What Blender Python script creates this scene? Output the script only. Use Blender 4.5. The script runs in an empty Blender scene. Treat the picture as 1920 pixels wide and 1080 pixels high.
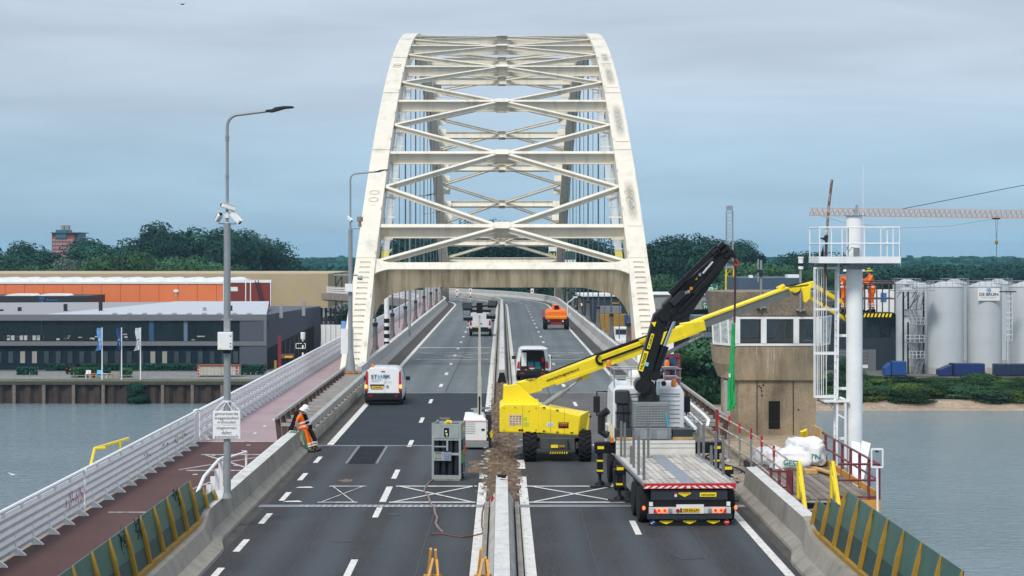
import bpy, math, random
from mathutils import Vector, Matrix, noise as mnoise
PI = math.pi
rad = math.radians
random.seed(7)
S = bpy.context.scene
COL = S.collection
F = 3800.0; VX = 941.0; VY = 475.0; H = 7.5       # focal length in photo pixels, vanishing point, eye height over the road

# ---------------------------------------------------------------- camera
cd = bpy.data.cameras.new('camera')
cam = bpy.data.objects.new('camera', cd); COL.objects.link(cam)
cam.location = (0, 0, H); cam.rotation_euler = (PI/2, 0, 0)
cd.sensor_width = 36; cd.lens = 36*F/1920
cd.shift_x = (960-VX)/1920; cd.shift_y = -(540-VY)/1920
cd.clip_start = 1; cd.clip_end = 20000
S.camera = cam

# ---------------------------------------------------------------- world
SUN_EL, SUN_ROT = rad(48), rad(205)
W_ = bpy.data.worlds.new('World'); S.world = W_; W_.use_nodes = True
nt = W_.node_tree; nt.nodes.clear()
def N(t, **k):
    n = nt.nodes.new(t)
    for a, b in k.items(): setattr(n, a, b)
    return n
def Lk(a, b): nt.links.new(a, b)
sky = N('ShaderNodeTexSky', sky_type='NISHITA', sun_disc=False, sun_elevation=SUN_EL, sun_rotation=SUN_ROT)
bg1 = N('ShaderNodeBackground'); bg1.inputs[1].default_value = 0.09
Lk(sky.outputs[0], bg1.inputs[0])
tc = N('ShaderNodeTexCoord'); sep = N('ShaderNodeSeparateXYZ'); Lk(tc.outputs['Generated'], sep.inputs[0])
rp = N('ShaderNodeValToRGB'); Lk(sep.outputs[2], rp.inputs[0])
el = rp.color_ramp.elements
el[0].position = 0.0; el[0].color = (.255, .405, .54, 1)
el[1].position = 1.0; el[1].color = (.62, .70, .80, 1)
for p, c in ((.045, (.305, .445, .575, 1)), (.085, (.385, .46, .555, 1)), (.13, (.41, .465, .545, 1)), (.35, (.62, .69, .80, 1))):
    e = el.new(p); e.color = c
mp = N('ShaderNodeMapping'); mp.inputs['Scale'].default_value = (2.2, 2.2, 16); Lk(tc.outputs['Generated'], mp.inputs[0])
nz = N('ShaderNodeTexNoise'); nz.inputs['Scale'].default_value = 2.0; nz.inputs['Detail'].default_value = 7; nz.inputs['Roughness'].default_value = .55
nz.inputs['Distortion'].default_value = .4
Lk(mp.outputs[0], nz.inputs['Vector'])
cr = N('ShaderNodeMapRange'); cr.inputs[1].default_value = .34; cr.inputs[2].default_value = .68; cr.inputs[3].default_value = .87; cr.inputs[4].default_value = 1.12
Lk(nz.outputs[0], cr.inputs[0])
mx = N('ShaderNodeMix', data_type='RGBA', blend_type='MULTIPLY'); mx.inputs[0].default_value = 1
Lk(rp.outputs[0], mx.inputs[6]); Lk(cr.outputs[0], mx.inputs[7])
bg2 = N('ShaderNodeBackground'); bg2.inputs[1].default_value = 1.0; Lk(mx.outputs[2], bg2.inputs[0])
ms = N('ShaderNodeMixShader'); ms.inputs[0].default_value = .9
Lk(bg1.outputs[0], ms.inputs[1]); Lk(bg2.outputs[0], ms.inputs[2])
wo = N('ShaderNodeOutputWorld'); Lk(ms.outputs[0], wo.inputs[0])

sd = bpy.data.lights.new('sun', 'SUN'); sd.energy = 1.9; sd.angle = rad(14); sd.color = (1, .95, .87)
sun = bpy.data.objects.new('sun', sd); COL.objects.link(sun)
_az = SUN_ROT   # Nishita: rotation 0 puts the sun at +Y, turning clockwise seen from above
_d = Vector((math.sin(_az)*math.cos(SUN_EL), math.cos(_az)*math.cos(SUN_EL), math.sin(SUN_EL)))
sun.rotation_euler = _d.to_track_quat('Z', 'Y').to_euler()

S.view_settings.view_transform = 'Standard'; S.view_settings.look = 'None'
S.view_settings.gamma = 1; S.view_settings.use_curve_mapping = False
S.view_settings.exposure = 0.42
S.render.engine = 'CYCLES'

# ---------------------------------------------------------------- helpers
def W(px, py, Y):
    s = F/Y
    return Vector(((px-VX)/s, Y, H+(VY-py)/s))
def G(px, py, z=0.0):
    Y = F*(H-z)/(py-VY)
    return Vector(((px-VX)*Y/F, Y, z))

class B:
    """collects shapes for one mesh"""
    def __init__(s): s.v = []; s.f = []
    def add(s, vs, fs):
        o = len(s.v); s.v += [tuple(v) for v in vs]; s.f += [tuple(i+o for i in f) for f in fs]; return s
    def box(s, c, sz, R=None):
        x, y, z = sz[0]/2, sz[1]/2, sz[2]/2
        vs = [Vector(p) for p in ((-x,-y,-z),(x,-y,-z),(x,y,-z),(-x,y,-z),(-x,-y,z),(x,-y,z),(x,y,z),(-x,y,z))]
        if R is not None: vs = [R @ v for v in vs]
        c = Vector(c)
        return s.add([v+c for v in vs], [(3,2,1,0),(4,5,6,7),(0,1,5,4),(1,2,6,5),(2,3,7,6),(3,0,4,7)])
    def bb(s, a, b):
        return s.box([(a[i]+b[i])/2 for i in range(3)], [abs(b[i]-a[i]) for i in range(3)])
    def bar(s, p, q, w, h, up=(0,0,1), w2=None, h2=None):
        p, q = Vector(p), Vector(q); d = (q-p).normalized(); u = Vector(up)
        r = d.cross(u)
        if r.length < 1e-4: r = d.cross(Vector((0,1,0)))
        r.normalize(); u = r.cross(d)
        w2 = w if w2 is None else w2; h2 = h if h2 is None else h2
        vs = []
        for c, a, b in ((p, w/2, h/2), (q, w2/2, h2/2)):
            vs += [c-r*a-u*b, c+r*a-u*b, c+r*a+u*b, c-r*a+u*b]
        return s.add(vs, [(0,1,2,3),(7,6,5,4),(0,4,5,1),(1,5,6,2),(2,6,7,3),(3,7,4,0)])
    def tube(s, p, q, r, r2=None, n=8, caps=True):
        p, q = Vector(p), Vector(q); d = (q-p).normalized()
        a = d.orthogonal().normalized(); b = d.cross(a); r2 = r if r2 is None else r2
        vs = [];
        for c, rr in ((p, r), (q, r2)):
            for i in range(n):
                t = 2*PI*i/n; vs.append(c+a*(rr*math.cos(t))+b*(rr*math.sin(t)))
        fs = [(i, (i+1) % n, n+(i+1) % n, n+i) for i in range(n)]
        if caps: fs += [tuple(range(n-1, -1, -1)), tuple(range(n, 2*n))]
        return s.add(vs, fs)
    def pipe(s, pts, r, n=6):
        pts = [Vector(p) for p in pts]; m = len(pts); vs = []
        prev = None
        for i, p in enumerate(pts):
            d = (pts[min(i+1, m-1)]-pts[max(i-1, 0)]).normalized()
            if prev is None: a = d.orthogonal().normalized()
            else: a = (prev-d*prev.dot(d)).normalized()
            prev = a; b = d.cross(a)
            rr = r[i] if isinstance(r, (list, tuple)) else r
            for k in range(n):
                t = 2*PI*k/n; vs.append(p+a*(rr*math.cos(t))+b*(rr*math.sin(t)))
        fs = []
        for i in range(m-1):
            for k in range(n):
                fs.append((i*n+k, i*n+(k+1) % n, (i+1)*n+(k+1) % n, (i+1)*n+k))
        fs += [tuple(range(n-1, -1, -1)), tuple(range((m-1)*n, m*n))]
        return s.add(vs, fs)
    def prism(s, poly, d):
        n = len(poly); d = Vector(d); P = [Vector(p) for p in poly]
        vs = P+[p+d for p in P]
        return s.add(vs, [tuple(range(n-1, -1, -1)), tuple(range(n, 2*n))]+[(i, (i+1) % n, n+(i+1) % n, n+i) for i in range(n)])
    def loft(s, secs, caps=True):
        n = len(secs[0]); vs = [p for q in secs for p in q]; fs = []
        for j in range(len(secs)-1):
            for i in range(n): fs.append((j*n+i, j*n+(i+1) % n, (j+1)*n+(i+1) % n, (j+1)*n+i))
        if caps: fs += [tuple(range(n-1, -1, -1)), tuple(range((len(secs)-1)*n, len(secs)*n))]
        return s.add(vs, fs)
    def quad(s, *p):
        return s.add(p, [tuple(range(len(p)))])
    def lathe(s, c, prof, n=16, axis='z'):
        c = Vector(c); vs = []
        for r, z in prof:
            for i in range(n):
                t = 2*PI*i/n; x, y = r*math.cos(t), r*math.sin(t)
                vs.append(c+Vector({'z': (x, y, z), 'x': (z, x, y), 'y': (y, z, x)}[axis]))
        fs = []
        for j in range(len(prof)-1):
            for i in range(n): fs.append((j*n+i, j*n+(i+1) % n, (j+1)*n+(i+1) % n, (j+1)*n+i))
        fs += [tuple(range(n-1, -1, -1)), tuple(range((len(prof)-1)*n, len(prof)*n))]
        return s.add(vs, fs)
    def ball(s, c, r, n=10, m=6):
        sx = r if isinstance(r, (tuple, list)) else (r, r, r)
        prof = [(math.sin(PI*j/m), -math.cos(PI*j/m)) for j in range(1, m)]
        prof = [(1e-3, -1)]+prof+[(1e-3, 1)]
        t = B(); t.lathe((0, 0, 0), prof, n)
        return s.add([(v[0]*sx[0]+c[0], v[1]*sx[1]+c[1], v[2]*sx[2]+c[2]) for v in t.v], t.f)
    def xf(s, M):
        s.v = [tuple(M @ Vector(v)) for v in s.v]; return s
    def mesh(s, name, smooth=False, off=None):
        me = bpy.data.meshes.new(name)
        v = s.v if off is None else [(a-off[0], b-off[1], c-off[2]) for a, b, c in s.v]
        me.from_pydata(v, [], s.f); me.update()
        import bmesh
        bm = bmesh.new(); bm.from_mesh(me); bmesh.ops.recalc_face_normals(bm, faces=bm.faces); bm.to_mesh(me); bm.free()
        if smooth:
            me.polygons.foreach_set('use_smooth', [True]*len(me.polygons))
            me.set_sharp_from_angle(angle=rad(smooth if smooth is not True else 40))
        return me

ROOTS = {}
def link(o, parent=None):
    COL.objects.link(o)
    if parent is not None: o.parent = parent
    return o
def tag(o, label=None, cat=None, group=None, kind=None):
    if label: o['label'] = label
    if cat: o['category'] = cat
    if group: o['group'] = group
    if kind: o['kind'] = kind
    return o
def thing(name, label, cat, loc=(0, 0, 0), rz=0.0, group=None):
    o = bpy.data.objects.new(name, None); link(o)
    o.empty_display_size = .2
    o.location = loc; o.rotation_euler = (0, 0, rz)
    return tag(o, label, cat, group)
def absloc(o):
    p = Vector((0, 0, 0))
    while o is not None: p += Vector(o.location); o = o.parent
    return p
def part(name, b, m, parent, world=False, smooth=False, bevel=0, label=None, kind=None, seg=2):
    """one mesh object under parent; world=True means b holds world coordinates (parent unrotated)"""
    off = absloc(parent) if (world and parent is not None) else None
    o = bpy.data.objects.new(name, b.mesh(name, smooth, off) if isinstance(b, B) else b)
    o.data.materials.clear(); o.data.materials.append(m)
    link(o, parent)
    if bevel:
        md = o.modifiers.new('bevel', 'BEVEL'); md.width = bevel; md.segments = seg; md.limit_method = 'ANGLE'; md.angle_limit = rad(40)
    if label: o['label'] = label
    if kind: o['kind'] = kind
    return o
def struct(name, b, m, smooth=False):
    o = part(name, b, m, None, smooth=smooth); o['kind'] = 'structure'; return o
def solo(name, b, m, label, cat, group=None, smooth=False, bevel=0):
    """a thing that is one mesh: origin moved to its base centre"""
    xs = [v[0] for v in b.v]; ys = [v[1] for v in b.v]; zs = [v[2] for v in b.v]
    c = Vector(((min(xs)+max(xs))/2, (min(ys)+max(ys))/2, min(zs)))
    o = part(name, B().add([Vector(v)-c for v in b.v], b.f), m, None, smooth=smooth, bevel=bevel); o.location = c
    return tag(o, label, cat, group)
def inst(src, name, parent, loc=(0, 0, 0), rot=(0, 0, 0), sc=(1, 1, 1)):
    """a further piece sharing the mesh of src"""
    o = src.copy(); o.name = name; link(o); o.parent = parent
    o.location = loc; o.rotation_euler = rot; o.scale = sc
    return o
def dup(root, loc, rz=0.0, label=None, group=None, sc=None):
    r = root.copy(); link(r); r.location = loc; r.rotation_euler = (0, 0, rz)
    if sc: r.scale = sc
    if label: r['label'] = label
    if group: r['group'] = group
    for ch in list(root.children):
        c = ch.copy(); link(c); c.parent = r
        for g in list(ch.children):
            d = g.copy(); link(d); d.parent = c
    return r
def text(name, s, width, m, loc, rot, parent, height=None, align='CENTER', bold=.012, ext=.004):
    """flat lettering as a mesh; its width in metres is set, standing in the XZ plane for rot=(0,0,0), facing -Y"""
    cu = bpy.data.curves.new(name, 'FONT'); cu.body = s; cu.align_x = 'CENTER'; cu.align_y = 'CENTER'
    cu.size = 1; cu.extrude = 0.0; cu.offset = bold
    o = bpy.data.objects.new(name, cu); COL.objects.link(o)
    dg = bpy.context.evaluated_depsgraph_get()
    me = bpy.data.meshes.new_from_object(o.evaluated_get(dg))
    bpy.data.objects.remove(o); bpy.data.curves.remove(cu)
    xs = [v.co.x for v in me.vertices]; ys = [v.co.y for v in me.vertices]
    if not xs: return None
    k = width/(max(xs)-min(xs)); ky = k if height is None else height/(max(ys)-min(ys))
    cx, cy = (max(xs)+min(xs))/2, (max(ys)+min(ys))/2
    for v in me.vertices: v.co = ((v.co.x-cx)*k, 0, (v.co.y-cy)*ky)
    me.name = name
    o = bpy.data.objects.new(name, me); me.materials.append(m); link(o, parent)
    o.location = loc; o.rotation_euler = rot
    return o

# ---------------------------------------------------------------- materials
MATS = {}
def mat(name, col, rough=.6, metal=0.0, var=.12, scale=3.0, bump=0.0, bscale=40.0, stain=None, stain_amt=.5, stain_scale=(1, 1, 1), stain_lo=.5, stain_hi=.72,
        emit=None, estr=0, trans=0.0, spec=.5, grain=0.0, coat=0.0, alpha=1.0, world=False, tracks=0.0, tcol=None):
    m = bpy.data.materials.new(name); m.use_nodes = True; t = m.node_tree; n = t.nodes
    p = n['Principled BSDF']; L = t.links.new
    p.inputs['Roughness'].default_value = rough; p.inputs['Metallic'].default_value = metal
    p.inputs['Specular IOR Level'].default_value = spec
    p.inputs['Coat Weight'].default_value = coat
    if trans: p.inputs['Transmission Weight'].default_value = trans
    if alpha < 1: p.inputs['Alpha'].default_value = alpha
    if world:
        g = n.new('ShaderNodeNewGeometry'); vec = g.outputs['Position']
    else:
        g = n.new('ShaderNodeTexCoord'); vec = g.outputs['Object']
    nz = n.new('ShaderNodeTexNoise'); nz.inputs['Scale'].default_value = scale; nz.inputs['Detail'].default_value = 6; nz.inputs['Roughness'].default_value = .6
    L(vec, nz.inputs['Vector'])
    mr = n.new('ShaderNodeMapRange'); mr.inputs[1].default_value = .3; mr.inputs[2].default_value = .7
    mr.inputs[3].default_value = 1-var; mr.inputs[4].default_value = 1+var; L(nz.outputs[0], mr.inputs[0])
    mul = n.new('ShaderNodeMix'); mul.data_type = 'RGBA'; mul.blend_type = 'MULTIPLY'; mul.inputs[0].default_value = 1
    mul.inputs[6].default_value = (*col, 1); L(mr.outputs[0], mul.inputs[7])
    out = mul.outputs[2]
    if grain:
        g2 = n.new('ShaderNodeTexNoise'); g2.inputs['Scale'].default_value = bscale; g2.inputs['Detail'].default_value = 3; L(vec, g2.inputs['Vector'])
        r2 = n.new('ShaderNodeMapRange'); r2.inputs[1].default_value = .3; r2.inputs[2].default_value = .7; r2.inputs[3].default_value = 1-grain; r2.inputs[4].default_value = 1+grain
        L(g2.outputs[0], r2.inputs[0])
        m2 = n.new('ShaderNodeMix'); m2.data_type = 'RGBA'; m2.blend_type = 'MULTIPLY'; m2.inputs[0].default_value = 1
        L(out, m2.inputs[6]); L(r2.outputs[0], m2.inputs[7]); out = m2.outputs[2]
    if stain is not None:
        mp = n.new('ShaderNodeMapping'); mp.inputs['Scale'].default_value = stain_scale; L(vec, mp.inputs[0])
        s1 = n.new('ShaderNodeTexNoise'); s1.inputs['Scale'].default_value = 1; s1.inputs['Detail'].default_value = 8; s1.inputs['Roughness'].default_value = .68
        L(mp.outputs[0], s1.inputs['Vector'])
        sr = n.new('ShaderNodeMapRange'); sr.inputs[1].default_value = stain_lo; sr.inputs[2].default_value = stain_hi; sr.inputs[3].default_value = 0; sr.inputs[4].default_value = stain_amt
        L(s1.outputs[0], sr.inputs[0])
        m3 = n.new('ShaderNodeMix'); m3.data_type = 'RGBA'; L(sr.outputs[0], m3.inputs[0]); L(out, m3.inputs[6]); m3.inputs[7].default_value = (*stain, 1); out = m3.outputs[2]
    if tracks:
        sx = n.new('ShaderNodeSeparateXYZ'); L(vec, sx.inputs[0])
        w = n.new('ShaderNodeMath'); w.operation = 'MULTIPLY_ADD'; w.inputs[1].default_value = 2*PI/1.53; w.inputs[2].default_value = .4; L(sx.outputs[0], w.inputs[0])
        sn = n.new('ShaderNodeMath'); sn.operation = 'SINE'; L(w.outputs[0], sn.inputs[0])
        mq = n.new('ShaderNodeMapping'); mq.inputs['Scale'].default_value = (.5, .035, 1); L(vec, mq.inputs[0])
        q1 = n.new('ShaderNodeTexNoise'); q1.inputs['Scale'].default_value = 1; q1.inputs['Detail'].default_value = 5; L(mq.outputs[0], q1.inputs['Vector'])
        ad = n.new('ShaderNodeMath'); ad.operation = 'MULTIPLY_ADD'; ad.inputs[1].default_value = 5; ad.inputs[2].default_value = -2.6; L(q1.outputs[0], ad.inputs[0])
        a3 = n.new('ShaderNodeMath'); a3.operation = 'ADD'; L(sn.outputs[0], a3.inputs[0]); L(ad.outputs[0], a3.inputs[1])
        q2 = n.new('ShaderNodeMapRange'); q2.inputs[1].default_value = -.8; q2.inputs[2].default_value = 1.3; q2.inputs[4].default_value = tracks; L(a3.outputs[0], q2.inputs[0])
        m4 = n.new('ShaderNodeMix'); m4.data_type = 'RGBA'; L(q2.outputs[0], m4.inputs[0]); L(out, m4.inputs[6]); m4.inputs[7].default_value = (*tcol, 1); out = m4.outputs[2]
    L(out, p.inputs['Base Color'])
    if bump:
        bz = n.new('ShaderNodeTexNoise'); bz.inputs['Scale'].default_value = bscale; bz.inputs['Detail'].default_value = 4; L(vec, bz.inputs['Vector'])
        bp = n.new('ShaderNodeBump'); bp.inputs['Strength'].default_value = bump; bp.inputs['Distance'].default_value = .02; L(bz.outputs[0], bp.inputs['Height'])
        L(bp.outputs[0], p.inputs['Normal'])
    if emit is not None:
        p.inputs['Emission Color'].default_value = (*emit, 1); p.inputs['Emission Strength'].default_value = estr
    MATS[name] = m
    return m
def hexc(h):
    c = [int(h[i:i+2], 16)/255 for i in (0, 2, 4)]
    return tuple(x/12.92 if x <= .04045 else ((x+.055)/1.055)**2.4 for x in c)

M_STEEL = mat('cream_steel_paint', (.70, .65, .545), .5, var=.06, scale=.7, stain=(.16, .13, .08), stain_amt=.45, stain_scale=(1.2, .5, .22), stain_lo=.52, stain_hi=.78, world=True)
M_STEELD = mat('stained_steel_paint', (.60, .52, .39), .55, var=.12, scale=1.0, stain=(.10, .075, .04), stain_amt=.8, stain_scale=(1.3, .3, .18), stain_lo=.42, stain_hi=.68, world=True)
M_WHITE = mat('white_metal_paint', (.79, .80, .80), .45, var=.06, scale=2, stain=(.3, .27, .22), stain_amt=.35, stain_scale=(2, 2, .5), stain_lo=.55, stain_hi=.8)
M_VAN = mat('white_car_paint', (.78, .79, .80), .3, var=.03, coat=.4)
M_CONC = mat('concrete', (.265, .243, .205), .85, var=.15, scale=1.2, stain=(.11, .095, .075), stain_amt=.65, stain_scale=(1.6, .8, .5), bump=.25, bscale=30, grain=.12, world=True)
M_CONCL = mat('pale_concrete', (.42, .41, .385), .85, var=.12, scale=1.5, stain=(.2, .185, .16), stain_amt=.5, stain_scale=(1.5, 1, .8), bump=.2, bscale=35, grain=.1, world=True)
M_CAP = mat('pale_concrete_top', (.56, .555, .53), .85, var=.1, scale=2, stain=(.3, .29, .26), stain_amt=.6, stain_scale=(3, 1.2, 1), grain=.1, bscale=20, world=True)
M_CONCB = mat('brown_washed_concrete', (.335, .26, .17), .9, var=.22, scale=1.0, stain=(.11, .085, .06), stain_amt=.75, stain_scale=(1.6, 1.6, .3), bump=.35, bscale=22, grain=.2, world=True)
M_CONCM = mat('mossy_concrete', (.3, .275, .22), .9, var=.25, scale=1.5, stain=(.1, .09, .06), stain_amt=.8, stain_scale=(2, 1, .6), grain=.2, world=True)
M_GALV = mat('galvanised_steel', (.33, .35, .36), .5, .5, var=.15, scale=4)
M_GREYP = mat('grey_pole_paint', (.27, .295, .31), .5, .2, var=.12, scale=1.5, stain=(.12, .12, .12), stain_amt=.3, stain_scale=(3, 3, .6))
M_BLACK = mat('black_plastic', (.012, .012, .014), .55, var=.2, spec=.3)
M_RUBBER = mat('rubber', (.014, .014, .015), .9, var=.3, scale=8, spec=.25)
M_DARK = mat('dark_steel', (.022, .025, .03), .6, .1, var=.2, spec=.3)
M_CRANE = mat('black_crane_paint', (.009, .009, .010), .42, var=.3, scale=3, spec=.3)
M_YEL = mat('yellow_paint', (.90, .69, .012), .45, var=.06, scale=1.5, stain=(.45, .31, .05), stain_amt=.42, stain_scale=(2.2, 2.2, 1.2), stain_lo=.52, stain_hi=.75)
M_YELD = mat('ochre_yellow_paint', (.33, .19, .012), .65, var=.18, scale=2, stain=(.2, .12, .03), stain_amt=.5, stain_scale=(3, 3, 1))
M_YELB = mat('bright_yellow_rail_paint', (.8, .6, .015), .45, var=.08)
M_BURG = mat('burgundy_paint', (.16, .022, .035), .5, var=.15, scale=3, stain=(.4, .25, .22), stain_amt=.3, stain_scale=(4, 4, 4))
M_REDW = mat('faded_rail_paint', (.5, .42, .38), .6, var=.15, scale=2, stain=(.25, .08, .07), stain_amt=.7, stain_scale=(1.5, 1.5, 1.5), stain_lo=.48, stain_hi=.6)
M_ORANGE = mat('orange_machine_paint', (.92, .17, .015), .45, var=.08)
M_HIVIS = mat('orange_hi_vis_cloth', (.95, .17, .012), .8, var=.12, scale=6, spec=.2)
M_REFL = mat('reflective_tape', (.75, .75, .72), .35, var=.06)
M_SKIN = mat('skin', (.42, .22, .15), .6)
M_GLASS = mat('dark_glass', (.012, .016, .02), .06, var=.1, spec=.8)
M_RED = mat('red_lens', (.42, .01, .015), .25)
M_REDL = mat('lit_red_lamp', (.6, .03, .02), .25, emit=(1, .12, .03), estr=2.2)
M_ORL = mat('lit_amber_lamp', (.8, .3, .02), .25, emit=(1, .32, .05), estr=2.6)
M_AMBER = mat('amber_beacon', (.75, .20, .01), .25)
M_PLATE = mat('yellow_number_plate', (.82, .5, .01), .4, var=.03)
M_INK = mat('black_ink', (.008, .008, .010), .7, spec=.25)
M_NAVY = mat('navy_ink', (.01, .02, .11), .6)
M_LBLUE = mat('light_blue_ink', (.16, .52, .78), .6)
M_GREEN = mat('green_sling_webbing', (.01, .36, .09), .7, var=.2, scale=5)
M_TIMB = mat('raw_timber', (.55, .33, .12), .75, var=.2, scale=3, stain=(.3, .16, .05), stain_amt=.4, stain_scale=(8, 8, 1))
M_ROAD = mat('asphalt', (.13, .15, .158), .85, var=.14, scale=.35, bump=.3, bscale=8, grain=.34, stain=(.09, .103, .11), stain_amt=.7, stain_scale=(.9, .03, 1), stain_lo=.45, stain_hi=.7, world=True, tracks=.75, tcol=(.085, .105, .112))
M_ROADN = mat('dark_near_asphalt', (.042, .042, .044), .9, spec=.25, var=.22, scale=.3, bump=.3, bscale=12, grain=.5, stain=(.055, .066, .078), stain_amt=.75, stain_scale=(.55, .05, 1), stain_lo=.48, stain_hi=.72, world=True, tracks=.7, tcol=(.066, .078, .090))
M_ROADD = mat('fresh_dark_asphalt', (.020, .028, .037), .85, spec=.25, var=.2, scale=.5, bump=.3, bscale=11, grain=.45, world=True)
M_ROADB = mat('dusty_asphalt', (.105, .101, .098), .9, spec=.25, var=.18, scale=.4, bump=.3, bscale=11, grain=.42, stain=(.13, .115, .1), stain_amt=.5, stain_scale=(.6, .1, 1), world=True)
M_SHOULD = mat('dirty_road_edge', (.055, .05, .045), .95, var=.3, scale=.8, grain=.3, bscale=20, stain=(.12, .10, .08), stain_amt=.6, stain_scale=(2, .3, 1), world=True)
M_PAINT = mat('road_paint', (.66, .64, .6), .7, var=.1, scale=2, grain=.12, stain=(.13, .125, .12), stain_amt=.85, stain_scale=(7, 3, 1), stain_lo=.53, stain_hi=.75, world=True)
M_PAINTD = mat('worn_road_paint', (.5, .5, .49), .75, var=.15, scale=3, grain=.2, stain=(.12, .12, .12), stain_amt=.8, stain_scale=(4, 1.5, 1), stain_lo=.45, stain_hi=.65, world=True)
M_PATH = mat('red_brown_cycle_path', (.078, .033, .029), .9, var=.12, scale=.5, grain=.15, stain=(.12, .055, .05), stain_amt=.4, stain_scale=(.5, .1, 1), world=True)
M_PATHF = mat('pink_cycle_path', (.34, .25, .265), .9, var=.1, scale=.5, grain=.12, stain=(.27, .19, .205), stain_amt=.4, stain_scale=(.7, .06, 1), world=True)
# ================================================================ road geometry
T0, RC = 290.0, 223.0
def RP(t, o, z=0.0):
    if t <= T0: return Vector((o, t, z))
    a = (t-T0)/RC
    return Vector((-RC*(1-math.cos(a))+o*math.cos(a), T0+RC*math.sin(a)+o*math.sin(a), z))
def trange(a, b, step=8.0):
    n = max(1, int(round((b-a)/step))); return [a+(b-a)*i/n for i in range(n+1)]
def strip(b, a, c, o1, o2, z, step=8):
    ts = trange(a, c, step) if c > T0 else [a, c]
    for i in range(len(ts)-1):
        b.quad(RP(ts[i], o1, z), RP(ts[i], o2, z), RP(ts[i+1], o2, z), RP(ts[i+1], o1, z))
    return b
def sweep(prof, ts, b=None):
    b = b or B()
    return b.loft([[RP(t, o, z) for o, z in prof] for t in ts])
WZ = -13.0; GZ = -10.0

# ---------------------------------------------------------------- terrain, water
def grid(x0, x1, y0, y1, nx, ny, fz):
    b = B(); vs = []
    for j in range(ny+1):
        for i in range(nx+1):
            x = x0+(x1-x0)*i/nx; y = y0+(y1-y0)*j/ny; vs.append((x, y, fz(x, y)))
    b.add(vs, [(j*(nx+1)+i, j*(nx+1)+i+1, (j+1)*(nx+1)+i+1, (j+1)*(nx+1)+i) for j in range(ny) for i in range(nx)])
    return b
def wmat():
    m = bpy.data.materials.new('river_water'); m.use_nodes = True; t = m.node_tree; n = t.nodes; L = t.links.new
    p = n['Principled BSDF']; p.inputs['Base Color'].default_value = (.17, .24, .268, 1); p.inputs['Roughness'].default_value = .12
    p.inputs['IOR'].default_value = 1.33
    g = n.new('ShaderNodeNewGeometry'); mp = n.new('ShaderNodeMapping'); mp.inputs['Scale'].default_value = (.6, .85, 1); mp.inputs['Rotation'].default_value = (0, 0, rad(12)); L(g.outputs['Position'], mp.inputs[0])
    a = n.new('ShaderNodeTexNoise'); a.inputs['Scale'].default_value = 1.4; a.inputs['Detail'].default_value = 6; a.inputs['Roughness'].default_value = .62; a.inputs['Distortion'].default_value = .6; L(mp.outputs[0], a.inputs['Vector'])
    c = n.new('ShaderNodeTexNoise'); c.inputs['Scale'].default_value = .035; c.inputs['Detail'].default_value = 3; L(g.outputs['Position'], c.inputs['Vector'])
    r = n.new('ShaderNodeMapRange'); r.inputs[1].default_value = .35; r.inputs[2].default_value = .65; r.inputs[3].default_value = .45; r.inputs[4].default_value = 1.0; L(c.outputs[0], r.inputs[0])
    mu = n.new('ShaderNodeMath'); mu.operation = 'MULTIPLY'; L(a.outputs[0], mu.inputs[0]); L(r.outputs[0], mu.inputs[1])
    bp = n.new('ShaderNodeBump'); bp.inputs['Strength'].default_value = .9; bp.inputs['Distance'].default_value = .5; L(mu.outputs[0], bp.inputs['Height']); L(bp.outputs[0], p.inputs['Normal'])
    return m
M_WATER = wmat()
b = B(); b.quad((-700, -150, WZ), (700, -150, WZ), (700, 300, WZ), (-700, 300, WZ))
struct('water', b, M_WATER)
M_GROUND = mat('yard_paving_and_soil', (.12, .12, .11), .95, var=.3, scale=.05, grain=.25, bscale=2, stain=(.06, .09, .03), stain_amt=.6, stain_scale=(.03, .03, .03), world=True)
def gz(x, y):
    return GZ
# land beyond the river, out to the horizon; its shore follows the quay on the left and the beach on the right
def shore(x):
    if x < -8: return 277.0
    return 277.0-11*min(1, (x+8)/14)
vs = []; fs = []; xs = [-6000, -1500, -500]+[-200+8*i for i in range(51)]+[500, 1500, 6000]
rows = []
def bankrow(x):
    sh = shore(x)
    if x < -8: return [(sh, GZ), (sh+6, GZ), (sh+40, GZ), (sh+200, GZ), (1500, GZ), (9000, GZ)]
    k = min(1, (x+8)/14)
    return [(sh-3, WZ-.5), (sh+5, WZ+.9), (sh+20, GZ), (sh+200, GZ), (1500, GZ), (9000, GZ)]
for x in xs:
    for y, z in bankrow(x): vs.append((x, y, z+mnoise.noise((x*.11, y*.13, 0))*(.22 if z < GZ-.2 else 0)))
nr = 6
for i in range(len(xs)-1):
    for j in range(nr-1): fs.append((i*nr+j, (i+1)*nr+j, (i+1)*nr+j+1, i*nr+j+1))
struct('ground', B().add(vs, fs), M_GROUND)
# sandy beach on the right bank
M_SAND = mat('sand', (.36, .27, .19), .95, var=.2, scale=.5, grain=.3, bscale=3, stain=(.12, .09, .06), stain_amt=.6, stain_scale=(.1, 1.4, 1), world=True)
bx = [8+4*i for i in range(60)]
vs = []; fs = []
for x in bx:
    sh = shore(x); w = 1+.25*mnoise.noise((x*.05, 3, 0))
    for y, z in ((sh-3.2, WZ-.25), (sh+1.0*w, WZ+.55), (sh+4.6*w, WZ+1.0)):
        vs.append((x, y, z+.12*mnoise.noise((x*.4, y*.4, 1))))
for i in range(len(bx)-1):
    for j in range(2): fs.append((i*3+j, (i+1)*3+j, (i+1)*3+j+1, i*3+j+1))
struct('beach', B().add(vs, fs), M_SAND, smooth=True)

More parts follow.
